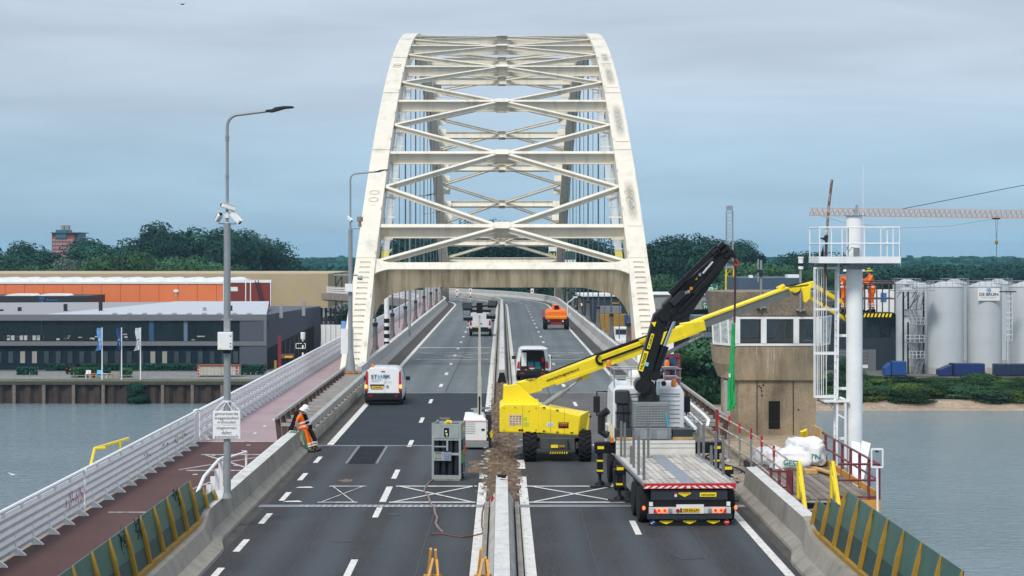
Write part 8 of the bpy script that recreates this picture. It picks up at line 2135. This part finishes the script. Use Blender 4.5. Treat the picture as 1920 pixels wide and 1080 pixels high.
# ---------------------------------------------------------------- right bank: silos, halls, containers
r = thing('navy_hall', 'dark navy industrial hall with a strip window and roller doors left of the silos', 'hall', at(1640, 305))
Yn = 303
x0, x1 = W(1585, 0, Yn).x, W(1712, 0, Yn).x
M_NAV = mat('dark_navy_cladding', (.016, .026, .038), .6, var=.1)
part('wall', B().bb((W(1380, 0, Yn).x, Yn, GZ), (x1, Yn+26, wz(588, Yn))), M_NAV, r, world=True)
part('strip_window', B().bb((W(1480, 0, Yn).x, Yn-.06, wz(632, Yn)), (W(1670, 0, Yn).x, Yn-.01, wz(607, Yn))), mat('dark_reflecting_window', (.012, .018, .02), .1, var=.6, scale=.5), r, world=True)
for k in range(7): part('mullion', B().bb((W(1495+k*29, 0, Yn).x-.04, Yn-.1, wz(632, Yn)), (W(1495+k*29, 0, Yn).x+.04, Yn-.065, wz(607, Yn))), M_DARK, r, world=True)
part('roller_door', B().bb((W(1570, 0, Yn).x, Yn-.08, GZ), (W(1628, 0, Yn).x, Yn-.01, wz(655, Yn))), mat('grey_roller_door', (.13, .14, .15), .5, .2), r, world=True)
for k in range(6): part('door_rib', B().bb((W(1570, 0, Yn).x, Yn-.11, GZ+.5*k+.3), (W(1628, 0, Yn).x, Yn-.082, GZ+.5*k+.36)), M_GREYP, r, world=True)
part('door_post', B().bb((W(1627, 0, Yn).x, Yn-.3, GZ), (W(1642, 0, Yn).x, Yn-.03, wz(655, Yn))), mat('grey_corrugated', (.15, .16, .17), .5, .2), r, world=True)
part('white_sign', B().bb((W(1615, 0, Yn).x, Yn-.14, wz(690, Yn)), (W(1628, 0, Yn).x, Yn-.12, wz(684, Yn))), M_REFL, r, world=True)
# blue upper hall behind the tower with white roof units
r = thing('blue_hall', 'slate blue flat-roofed hall seen behind the concrete tower', 'hall', at(1460, 360))
Yn2 = 340
part('wall', B().bb((W(1387, 0, Yn2).x, Yn2, GZ), (W(1500, 0, Yn2).x, Yn2+20, wz(521, Yn2))), mat('slate_blue_cladding', (.05, .085, .125), .6, var=.08), r, world=True)
part('roof_unit', B().bb((W(1478, 0, Yn2).x, Yn2+1, wz(521, Yn2)), (W(1500, 0, Yn2).x, Yn2+4, wz(515, Yn2))), M_WHITE, r, world=True)
part('roof_unit', B().bb((W(1406, 0, Yn2).x, Yn2+1, wz(521, Yn2)), (W(1413, 0, Yn2).x, Yn2+2, wz(516, Yn2))), M_WHITE, r, world=True)
# concrete hall with green signs
r = thing('recycling_hall', 'grey concrete hall with dark open front and green pre zero signs right of the arch', 'hall', at(1320, 330))
Yp = 322
part('concrete_front', B().bb((W(1228, 0, Yp).x, Yp, wz(580, Yp)), (W(1400, 0, Yp).x, Yp+18, wz(553, Yp))), mat('grey_concrete_front', (.26, .265, .26), .8, var=.1), r, world=True)
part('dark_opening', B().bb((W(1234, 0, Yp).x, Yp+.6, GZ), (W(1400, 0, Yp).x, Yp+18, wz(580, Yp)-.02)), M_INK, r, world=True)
part('roof_strip', B().bb((W(1224, 0, Yp).x, Yp-.3, wz(553, Yp)), (W(1404, 0, Yp).x, Yp+18, wz(551, Yp))), M_REFL, r, world=True)
M_PZ = mat('dark_green_sign', (.008, .065, .055), .5); M_MINT = mat('mint_lettering', (.6, .85, .6), .5)
for (pa, pb, ya, yb, Y) in ((1317, 1339, 565, 580, Yp-.1), (1326, 1346, 532, 545, Yp+8)):
    b = B(); b.bb((W(pa, 0, Y).x, Y-.12, wz(yb, Y)), (W(pb, 0, Y).x, Y-.02, wz(ya, Y))); sgn = part('sign_board', b, M_PZ, r, world=True)
    wd_ = (pb-pa)*Y/F
    for s_, f in (('pre', .68), ('zero', .3)):
        c = Vector((W(pa, 0, Y).x+wd_*(.27 if s_ == 'pre' else .33), Y-.125, wz(yb, Y)+(wz(ya, Y)-wz(yb, Y))*f)); text('lettering', s_, wd_*(.34 if s_ == 'pre' else .46), M_MINT, c-absloc(sgn), (0, 0, 0), sgn, height=.42, bold=.03)
    b = B(); b.bb((W(pb, 0, Y).x-wd_*.35, Y-.13, wz(yb, Y)+.25), (W(pb, 0, Y).x-wd_*.08, Y-.122, wz(yb, Y)+.32)); b.bb((W(pb, 0, Y).x-wd_*.1, Y-.13, wz(yb, Y)+.25), (W(pb, 0, Y).x-wd_*.07, Y-.122, wz(ya, Y)-.25)); part('sign_line', b, M_MINT, sgn, world=True)
r = thing('grey_office_block', 'small grey block with vertical windows below the recycling hall', 'building', at(1310, 300))
part('wall', B().bb((W(1300, 0, 300).x, 300, GZ), (W(1342, 0, 300).x, 306, wz(592, 300))), mat('grey_blue_wall', (.12, .14, .16), .6), r, world=True)
for k in range(7):
    for j in range(3): part('window', B().bb((W(1302+k*5.7, 0, 300).x, 299.93, wz(622+j*32, 300)), (W(1305.6+k*5.7, 0, 300).x, 299.99, wz(600+j*32, 300))), M_GLASS, r, world=True)
# depot under the portal's right side
r = thing('depot_shed', 'long dark open shed with white roof edge seen between the right hangers', 'shed', at(1150, 400))
Yq = 395
part('shed_roof', B().bb((W(1085, 0, Yq).x, Yq, wz(556, Yq)), (W(1250, 0, Yq).x, Yq+20, wz(552, Yq))), M_REFL, r, world=True)
part('dark_interior', B().bb((W(1087, 0, Yq).x, Yq+.5, GZ), (W(1250, 0, Yq).x, Yq+20, wz(556, Yq)-.02)), M_NAV, r, world=True)
part('sign_board', B().bb((W(1145, 0, Yq).x, Yq+.3, wz(570, Yq)), (W(1160, 0, Yq).x, Yq+.45, wz(567, Yq))), M_YELD, r, world=True)
solo('red_roofed_house', B().bb((W(1083, 0, 430).x, 430, GZ), (W(1135, 0, 430).x, 440, wz(553, 430))), mat('brown_red_wall', (.16, .05, .04), .8), 'brown-red house wall behind the right hangers', 'house')
for px0, px1, py0, py1, Y, m, lab in ((1125, 1165, 588, 574, 386, mat('grey_bin', (.18, .19, .21), .6), 'grey long container stacked on the yellow one in the depot'), (1125, 1175, 603, 589, 384, M_YELD, 'yellow long container in the depot between the hangers'), (1172, 1206, 612, 590, 382, mat('blue_container', (.01, .07, .22), .5), 'bright blue container in the depot beside the right arch foot'), (1180, 1190, 586, 576, 384, mat('green_machine', (.08, .3, .06), .6), 'small green machine above the blue container in the depot'), (1184, 1200, 612, 600, 376, M_ORANGE, 'orange machine before the blue container in the depot'), (1124, 1136, 632, 620, 330, mat('blue_drum2', (.02, .06, .2), .6), 'blue barrel on the jetty yard below the hangers'), (1164, 1176, 640, 622, 328, mat('teal_bin', (.02, .12, .12), .6), 'teal waste bin on the jetty yard below the hangers')):
    x0, x1 = W(px0, 0, Y).x, W(px1, 0, Y).x; z1 = wz(py1, Y); r = thing('depot_container', lab, 'container', ((x0+x1)/2, Y, GZ))
    b = B(); b.bb((x0, Y, wz(py0, Y) if py0 < 600 else GZ), (x1, Y+2.4, z1)); part('body', b, m, r, world=True, bevel=.05)
    for k in range(5):
        x = x0+(x1-x0)*(k+.5)/5; part('rib', B().bb((x-.06, Y-.06, wz(py0, Y)+.1), (x+.06, Y-.005, z1-.1)), m, r, world=True)
r = thing('white_boat', 'white river workboat with cabin moored below the right side of the bridge', 'boat', at(1170, 235, WZ))
Yw = 232
x0, x1 = W(1128, 0, Yw).x, W(1225, 0, Yw).x; zt_ = wz(640, Yw)
b = B(); secs = []
for x, hw in ((x0, .3), (x0+1, 1.4), (x1-1, 1.6), (x1, 1.3)): secs.append([Vector((x, Yw+1.6-hw, zt_)), Vector((x, Yw+1.6+hw, zt_)), Vector((x, Yw+1.6+hw*.8, WZ-.2)), Vector((x, Yw+1.6-hw*.8, WZ-.2))])
part('hull', b.loft(secs), M_WHITE, r, world=True); part('red_stripe', B().bb((x0+1.2, Yw-.02, wz(647, Yw)), (x1-1, Yw+.15, wz(644, Yw))), M_RED, r, world=True)
part('cabin', B().bb((x0+1.5, Yw+.8, zt_), (x0+3.2, Yw+2.6, zt_+1.6)), M_WHITE, r, world=True, bevel=.08); part('cabin_window', B().bb((x0+1.65, Yw+.77, zt_+.75), (x0+3.05, Yw+.795, zt_+1.35)), M_GLASS, r, world=True)
M_JUNK = mat('pale_green_bigbag', (.45, .52, .46), .7)
for k in range(9):
    px = 1110+k*9+random.uniform(-2, 2); b = B(); b.ball(at(px, 322, GZ+.7), (.8, .7, .7), 9, 6)
    b.v = [(a+.15*mnoise.noise((a*2, c, d)), c, d+.15*mnoise.noise((a, d*2, 3))) for a, c, d in b.v]; o = solo('big_bag', b, M_JUNK, 'pale greenish big bag standing in the depot yard below the hangers', 'bag', 'big bags in the depot yard', smooth=True)
b = B(); b.bb((W(1050, 0, 318).x, 317.5, GZ), (W(1260, 0, 318).x, 318, GZ+.6)); solo('yard_wall', b, M_CONC, 'low concrete wall along the depot yard by the river', 'wall')
r = thing('railing_cabin', 'small white railed landing right of the orange boom lift beyond the barrier', 'landing', W(1074, 600, 235))
b = B(); q = [W(*p, 235) for p in ((1068, 588), (1084, 588), (1084, 598), (1068, 598))]
for i in range(4): b.bar(q[i], q[(i+1) % 4], .14, .14)
part('rail', b, M_WHITE, r, world=True)
b = B(); b.pipe([W(1064, 600, 240), W(1064, 568, 240), W(1072, 562, 240), W(1079, 557, 240)], .06, 6); b.box(W(1079, 557, 240), (.5, .2, .15)); part('lamp_arm', b, M_WHITE, r, world=True)
b = B(); b.ball(W(1088, 571, 300), .28, 8, 6); o = solo('warm_lamp', b, M_ORL, 'small glowing orange lamp among the right hangers', 'lamp')
# silos
M_SILO = mat('pale_grey_silo', (.50, .535, .55), .55, .0, var=.06, scale=.3, stain=(.4, .41, .42), stain_amt=.4, stain_scale=(.6, .6, .08))
M_SILOD = mat('silo_roof', (.48, .50, .51), .55, .1, var=.08)
def silo(px, Y, rpx, pyt, label, sign=False):
    p = at(px, Y); rr = rpx*Y/F; zt = wz(pyt, Y); r = thing('silo', label, 'silo', p)
    part('shell', B().lathe((0, 0, 0), [(rr, .9), (rr, zt-GZ)], 40), M_SILO, r, smooth=True)
    part('plinth', B().lathe((0, 0, 0), [(rr+.15, 0), (rr+.15, .88)], 36), M_CONCL, r)
    part('roof', B().lathe((0, 0, zt-GZ), [(rr+.06, 0), (rr+.06, .1), (rr*.3, .75), (.3, .8)], 40), M_SILOD, r, smooth=30)
    part('hatch', B().lathe((0, 0, zt-GZ+.8), [(.3, 0), (.3, .25)], 10), M_DARK, r)
    b = B(); 
    for k in range(18):
        a = 2*PI*k/18; b.tube((rr*math.cos(a), rr*math.sin(a), zt-GZ), (rr*math.cos(a), rr*math.sin(a), zt-GZ+.9), .03, n=4)
    for zz in (.5, .9):
        pts = [(rr*math.cos(2*PI*k/24), rr*math.sin(2*PI*k/24), zt-GZ+zz) for k in range(25)]; b.pipe(pts, .03, 4)
    part('roof_railing', b, M_GALV, r)
    for zz in (4.5, 8.8): part('weld_seam', B().lathe((0, 0, zz), [(rr+.012, 0), (rr+.012, .06)], 40), M_SILOD, r)
    return r, rr, zt
silo(1772.5, 296, 34, 538, 'pale grey storage silo, first full one right of the steel stair')
r, rr, zt = silo(1846, 297, 32, 538, 'pale grey storage silo carrying the white DE BRUIN sign')
silo(1925, 298, 33, 538, 'pale grey storage silo cut by the right edge of the photo')
silo(1727, 306, 24, 540, 'shaded silo standing half behind the steel stair tower')
for px, lab in ((1700, 'small rear silo top left behind the stair'), (1790, 'rear silo top between the two front silos'), (1872, 'rear silo top right of the lettered silo')): silo(px, 318, 26, 533, lab)
sg = part('sign_board', B().bb((-20.5*297/F, -rr-.14, wz(565, 290)-GZ), (20.5*297/F, -rr-.04, wz(541, 290)-GZ)), M_REFL, r)
cz_ = wz(553, 290)-GZ
text('lettering', 'DE BRUIN', 2.75, M_NAVY, (0, -rr-.15, cz_-.02), (0, 0, 0), sg, height=.45, bold=.03)
text('lettering', 'PROCESS EQUIPMENT', 2.3, M_GREYP, (0, -rr-.15, cz_-.5), (0, 0, 0), sg, height=.16)
b = B(); pts = [(.3*math.cos(t), -rr-.15, cz_+.6+.28*math.sin(t)) for t in [2*PI*k/16 for k in range(17)]]; b.pipe(pts, .045, 4); b.bar((-.18, -rr-.15, cz_+.6), (.18, -rr-.15, cz_+.6), .05, .16); part('logo', b, M_BLS, sg)
b = B()
for dx in (-.25, .25): b.tube((dx+rr*.75, -rr*.9, 4.5), (dx+rr*.75, -rr*.9, 12.5), .05, n=4)
# ladder and stair tower
r = thing('silo_ladder', 'caged white ladder between the lettered silo and the edge silo', 'ladder', at(1891, 292))
b = B()
for dx in (-.3, .3): b.bar((dx, 0, 0), (dx, 0, 12.3), .08, .08)
part('stile', b, M_GALV, r)
b = B(); 
for k in range(40): b.bar((-.3, 0, .3*k+.2), (.3, 0, .3*k+.2), .05, .05)
for k in range(9): b.bar((-.45, -.4, 5+.8*k), (.45, -.4, 5+.8*k), .05, .06)
for dx in (-.45, 0, .45): b.bar((dx, -.4, 5), (dx, -.4, 11.6), .05, .05)
part('rung', b, M_WHITE, r)
b = B(); b.bb((-1.2, -.5, 11.9), (1.0, .6, 12.05)); part('landing', b, M_DARK, r)
r = thing('stair_tower', 'dark steel stair tower with zigzag flights in front of the shaded silo', 'stair', at(1712, 294))
Yst = 294
for px in (1694, 1703, 1732):
    part('post', B().bb((W(px, 0, Yst).x-.12, Yst, GZ), (W(px, 0, Yst).x+.12, Yst+.25, wz(547, Yst))), M_DARK, r, world=True)
for k, (pa, ya, pb, yb) in enumerate(((1717, 707, 1729, 672), (1715, 668, 1703, 634), (1716, 638, 1728, 606), (1713, 604, 1705, 582), (1722, 580, 1728, 548))):
    a, c = W(pa, ya, Yst-.2), W(pb, yb, Yst-.2); b = B()
    for dx in (-.35, .35): b.bar(a+Vector((dx, 0, 0)), c+Vector((dx, 0, 0)), .08, .12)
    part('flight', b, M_GALV, r, world=True); b = B()
    for j in range(9): q = a.lerp(c, (j+.5)/9); b.box(q, (.7, .25, .06))
    part('tread', b, M_GALV, r, world=True)
    b = B(); b.bar(a+Vector((.45, 0, .9)), c+Vector((.45, 0, .9)), .05, .05); part('stair_rail', b, M_GALV, r, world=True)
for py, p0_, p1_ in ((671, 1703, 1731), (641, 1696, 1731), (608, 1703, 1731), (580, 1695, 1732)):
    part('landing', B().bb((W(p0_, 0, Yst).x, Yst-.6, wz(py, Yst)-.1), (W(p1_, 0, Yst).x, Yst+.3, wz(py, Yst))), M_GALV, r, world=True)
    b = B(); z_ = wz(py, Yst)
    for k in range(5): x = W(p0_+(p1_-p0_)*k/4, 0, Yst).x; b.bar((x, Yst-.62, z_), (x, Yst-.62, z_+1), .05, .05)
    for zz in (.5, 1.0): b.bar((W(p0_, 0, Yst).x, Yst-.62, z_+zz), (W(p1_, 0, Yst).x, Yst-.62, z_+zz), .05, .05)
    part('landing_rail', b, M_WHITE, r, world=True)
for k in range(3): part('cross_brace', B().bar(W(1703+k*2, 578, Yst-.1), W(1731-k*6, 548, Yst-.1), .07, .07), M_DARK, r, world=True)
part('sign_board', B().bb((W(1694.5, 0, Yst).x, Yst-.4, wz(604, Yst)), (W(1703, 0, Yst).x, Yst-.3, wz(579, Yst))), M_REFL, r, world=True)
sb_ = [c for c in r.children if c.name.startswith('sign_board')][0]
text('lettering', 'DE BRUIN', .62, M_NAVY, W(1698.7, 593, Yst-.42)-absloc(sb_), (0, 0, 0), sb_, height=.3)
b = B(); Yg = 290; b.bb((W(1676, 0, Yg).x, Yg, wz(546, Yg)), (W(1752, 0, Yg).x, Yg+3, wz(544.5, Yg)))
for k in range(12): x = W(1677+k*6.8, 0, Yg).x; b.bar((x, Yg, wz(545, Yg)), (x, Yg, wz(533, Yg)), .05, .05)
for py in (539, 533): b.bar(W(1677, py, Yg), W(1752, py, Yg), .05, .05)
for k in range(3): b.bar(W(1690+k*14, 545, Yg), W(1682+k*14, 558, Yg+1), .08, .08)
solo('silo_gantry', b, M_GALV, 'grey railed walkway gantry at silo roof height left of the stair', 'gantry')
silo(1700, 300, 20, 548, 'squat pale tank under the railed gantry')
# white building behind basket
r = thing('white_shed', 'low white shed with a blue poster behind the lift basket', 'shed', at(1660, 299))
part('wall', B().bb((W(1622, 0, 301).x, 301, wz(588, 301)), (W(1682, 0, 301).x, 302.5, wz(543, 301))), M_WHITE, r, world=True)
part('blue_poster', B().bb((W(1651, 0, 301).x, 300.93, wz(566, 301)), (W(1662, 0, 301).x, 300.99, wz(549, 301))), M_BLS, r, world=True)
# blue containers
def skip(label, px0, px1, pyt, Y, m, slope=True):
    x0, x1 = W(px0, 0, Y).x, W(px1, 0, Y).x; zt = wz(pyt, Y); r = thing('blue_container', label, 'container', ((x0+x1)/2, Y, GZ))
    d_ = (x1-x0)
    if slope: part('press_head', B().prism([Vector(p) for p in ((x0, Y, GZ+.1), (x0+d_*.28, Y, GZ+.1), (x0+d_*.28, Y, zt-.15), (x0, Y, zt-.9))], (0, 2.2, 0)), m, r, world=True, bevel=.04)
    xs0 = x0+(d_*.33 if slope else 0); part('body', B().bb((xs0, Y, GZ+.12), (x1, Y+2.4, zt)), m, r, world=True, bevel=.04)
    for k in range(6): x = xs0+(x1-xs0)*(k+.5)/6; part('rib', B().bb((x-.05, Y-.07, GZ+.2), (x+.05, Y-.004, zt-.12)), m, r, world=True)
    if slope: part('joint', B().bb((x0+d_*.285, Y+.1, GZ), (x0+d_*.325, Y+2.2, zt+.02)), M_INK, r, world=True)
    return r
M_BC1 = mat('deep_blue_container', (.008, .025, .13), .45, var=.1); M_BC2 = mat('mid_blue_container', (.012, .07, .26), .45, var=.1); M_BC3 = mat('navy_container', (.008, .02, .06), .5)
skip('deep blue waste press container before the first silo', 1761, 1847, 682, 289, M_BC1)
skip('mid blue small compactor before the navy hall', 1659, 1700, 678, 289, M_BC2)
skip('dark navy ribbed container at the right edge below the silos', 1868, 1935, 683, 289, M_BC3, False)
# bank retaining edge
b = B(); b.bb((W(1600, 0, 287).x, 286.6, GZ-.4), (W(2300, 0, 287).x, 287.2, GZ+.06)); solo('bank_edge', b, M_DARK, 'dark straight retaining edge along the top of the right river bank', 'retaining wall')
# ---------------------------------------------------------------- cranes and masts
def lattice(r, a, c, w, n, m, name, up=Vector((0, 0, 1)), tri=False):
    a, c = Vector(a), Vector(c); d = (c-a); L = d.length; d.normalize(); s = d.cross(up)
    if s.length < .1: s = Vector((1, 0, 0)); up = d.cross(s)
    s.normalize(); u = s.cross(d).normalized()
    cor = [s*-w/2-u*w/2, s*w/2-u*w/2, s*w/2+u*w/2, s*-w/2+u*w/2] if not tri else [s*-w/2-u*w/2, s*w/2-u*w/2, u*w/2]
    b = B(); t_ = w*.055
    for q in cor: b.bar(a+q, c+q, t_*2, t_*2)
    k = len(cor)
    for i in range(n):
        p, q = a+d*(L*i/n), a+d*(L*(i+1)/n)
        for j in range(k):
            A, C_ = cor[j], cor[(j+1) % k]
            m_ = (p+q)/2
            if tri and j: b.bar(p+A if j == 1 else m_+A if False else p+(A if j == 1 else C_), m_+cor[2], t_, t_); b.bar(m_+cor[2], q+(A if j == 1 else C_), t_, t_)
            elif i % 2: b.bar(p+A, q+C_, t_, t_)
            else: b.bar(p+C_, q+A, t_, t_)
    return part(name, b, m, r, world=True)
Yk = 420
r = thing('tower_crane', 'orange-red tower crane jib reaching in from the right edge above the mast', 'crane', at(2100, Yk))
M_JIB = mat('orange_red_lattice', (.58, .33, .23), .6)
lattice(r, W(1518, 397, Yk), W(2110, 404, Yk), 1.5, 62, M_JIB, 'jib', tri=True)
lattice(r, W(2110, 404, Yk), at(2110, Yk), 1.8, 30, M_JIB, 'mast')
b = B(); b.tube(W(1690, 392, Yk), W(2110, 310, Yk), .07, n=5); b.bar(W(2110, 404, Yk), W(2110, 306, Yk), .5, .5); part('pendant', b, M_DARK, r, world=True)
b = B(); b.box(W(1868, 409, Yk), (1.4, 1.2, .5)); part('trolley', b, M_DARK, r, world=True)
b = B()
for px in (1866.5, 1870.5): b.tube(W(px, 410, Yk), W(1868.5, 452, Yk), .04, n=4)
b.tube(W(1868.5, 458, Yk), W(1868.5, 498, Yk), .06, n=4); part('hoist_rope', b, M_DARK, r, world=True)
b = B(); b.lathe(W(1868.5, 454, Yk), [(.12, -.55), (.35, -.2), (.35, .25), (.15, .4)], 10); part('hook_block', b, M_YELD, r, world=True)
b = B(); b.pipe([W(1520, 399, Yk), W(1580, 417, Yk), W(1680, 428, Yk), W(1780, 424, Yk), W(1862, 411, Yk)], .03, 4); part('trolley_rope', b, M_DARK, r, world=True)
Ym = 430
r = thing('crane_mast', 'lattice crane mast, grey above and yellow below, beyond the black crane boom', 'crane', at(1368, Ym))
lattice(r, W(1368, 562, Ym), W(1368, 502, Ym), 1.55, 5, M_YELB, 'yellow_section'); lattice(r, W(1368, 500, Ym), W(1368, 396, Ym), 1.35, 14, M_GALV, 'grey_section')
b = B(); b.box(W(1368, 390, Ym), (1.0, 1.0, 1.0)); b.bar(W(1362, 386, Ym), W(1362, 396, Ym), .12, .12); b.bar(W(1374, 386, Ym), W(1374, 396, Ym), .12, .12); b.box(W(1368, 501, Ym), (1.9, 1.9, .4)); part('mast_head', b, M_GALV, r, world=True)
b = B(); b.bar(W(1368, 562, Ym), at(1368, Ym), 1.2, 1.2); part('lower_mast', b, M_YELD, r, world=True)
for px, pt, pb, Y, lab in ((1688.5, 428, 505, 700, 'thin dark antenna mast rising over the woods right of the white mast'), (1830, 482, 500, 1100, 'tiny antenna far over the woods above the silos')):
    r = thing('antenna_mast', lab, 'antenna', at(px, Y)); a, c = at(px, Y), W(px, pt, Y)
    part('pole', B().tube(a, a.lerp(c, .75), .22, .18, 6), M_GREYP, r, world=True); part('whip', B().tube(a.lerp(c, .75), c, .1, .05, 5), M_GREYP, r, world=True)
# roadside sign pylon
r = thing('roadside_pylon', 'tall roadside sign pylon with yellow M and white boards seen through the right arch', 'sign', at(1055, 520))
Ys = 470
for px in (1029.5, 1079): part('post', B().bb((W(px-.8, 0, Ys).x, Ys, GZ), (W(px+.8, 0, Ys).x, Ys+.3, wz(462, Ys))), M_REFL, r, world=True)
gs = part('green_board', B().bb((W(1030, 0, Ys).x, Ys-.15, wz(486, Ys)), (W(1079, 0, Ys).x, Ys-.02, wz(472, Ys))), mat('deep_green_board', (.01, .06, .05), .5), r, world=True)
text('emblem', 'M', 1.0, M_YELB, W(1036, 479, Ys-.2)-absloc(gs), (0, 0, 0), gs, height=1.1, bold=-.005)
part('white_board', B().bb((W(1030, 0, Ys).x, Ys-.12, wz(496.5, Ys)), (W(1079, 0, Ys).x, Ys-.02, wz(487, Ys))), M_REFL, r, world=True)
part('top_board', B().bb((W(1030, 0, Ys).x, Ys-.12, wz(471, Ys)), (W(1079, 0, Ys).x, Ys-.02, wz(463, Ys))), M_WHITE, r, world=True)
# lane signs and striped posts at the far end
for px, py, Y, lab in ((998, 545, 330, 'small red and white matrix sign on a striped post at the far right road curve'), (882, 545, 330, 'small red and white matrix sign on a striped post left of the far roadway'), (857, 546, 345, 'faint pale round sign left of the far roadway'), (750, 552, 350, 'small red and white sign seen left between the hangers')):
    r = thing('road_sign', lab, 'sign', at(px, Y, -.2)); s_ = F/Y
    part('board', B().bb((W(px-3, 0, Y).x, Y, wz(py+4, Y)), (W(px+3, 0, Y).x, Y+.1, wz(py-4, Y))), M_REFL, r, world=True)
    part('red_triangle', B().prism([W(px-2.2, py+2, Y-.02), W(px+2.2, py+2, Y-.02), W(px, py-2.5, Y-.02)], (0, .01, 0)), M_REDP, r, world=True)
    for k in range(5): part('band', B().tube(W(px, py+4+k*5, Y+.05), W(px, py+9+k*5, Y+.05), .09, n=6), M_REFL if k % 2 == 0 else M_NAVY, r, world=True)
for px, py, Y, lab in ((1015.5, 556, 330, 'thin black and white striped post right of the far curve'), (866, 556, 320, 'thin black and white striped post left of the far roadway')):
    r = thing('striped_post', lab, 'post', at(px, Y, -.2))
    for k in range(6): part('band', B().tube(W(px, py+k*3.2, Y), W(px, py+3.2+k*3.2, Y), .08, n=6), M_REFL if k % 2 == 0 else M_INK, r, world=True)
# bird
r = thing('bird', 'tiny dark bird flying high at the top left of the sky', 'bird', W(342, 8, 180))
b = B(); b.ball((0, 0, 0), (.16, .07, .06), 8, 5); b.prism([(-.05, 0, .02), (-.35, .25, .14), (-.1, .06, .02)], (.02, .1, .01)); b.prism([(.05, 0, .02), (.3, -.25, .12), (.1, -.06, .02)], (.02, .1, .01)); part('body', b, M_INK, r)
r = thing('gull', 'white gull flying low over the river at the left edge', 'bird', W(24, 890, 150))
b = B(); b.ball((0, 0, 0), (.18, .07, .06), 8, 5); b.prism([(-.05, 0, .02), (-.4, .15, .12), (-.1, .1, .02)], (.03, .1, .01)); b.prism([(.05, 0, .02), (.35, .1, .1), (.1, .06, .02)], (.02, .1, .01)); part('body', b, M_REFL, r)
# ---------------------------------------------------------------- haze
hz = B(); hz.bb((-6500, -200, -15.5), (6500, 9500, 46))
hm = bpy.data.materials.new('haze'); hm.use_nodes = True; t = hm.node_tree; t.nodes.clear(); ov = t.nodes.new('ShaderNodeOutputMaterial'); pv = t.nodes.new('ShaderNodeVolumePrincipled')
pv.inputs['Color'].default_value = (.45, .78, 1, 1); pv.inputs['Density'].default_value = .00010; pv.inputs['Anisotropy'].default_value = 0
t.links.new(pv.outputs[0], ov.inputs['Volume'])
HAZE = part('haze', hz, hm, None); HAZE['kind'] = 'stuff'
# ---------------------------------------------------------------- ordinals for trees that stand in a row
ORD = 'first second third fourth fifth sixth seventh eighth ninth tenth eleventh twelfth thirteenth fourteenth fifteenth sixteenth seventeenth eighteenth nineteenth twentieth twenty-first twenty-second twenty-third twenty-fourth'.split()
for g, lab in ((G1, 'tall dark tree behind the warehouse, %s from left'), ('lower trees behind the warehouse', 'low light green tree behind the warehouse, %s from left'), ('trees seen through the arch', 'dark tall tree beyond the arch, %s from left'), ('bushy trees by the far road curve', 'low bushy tree beyond the far road curve, %s from left'), ('tall trees right of the arch', 'tall dark tree behind the crane boom, %s from left'), ('lower trees right of the arch', 'low green tree right of the arch, %s from left'), ('trees behind the silos', 'middle distance tree beyond the silos and tower, %s from left'), ('bank trees left of the tower', 'leafy bank tree between truck cab and tower, %s from left')):
    rw = sorted([o for o in S.objects if o.get('group') == g], key=lambda o: o.location.x/o.location.y)
    for i, o in enumerate(rw): o['label'] = lab % ORD[i]
for o in S.objects:
    if o.get('label') and len(o['label'].split()) > 16: print('LONG', o.name, o['label'])
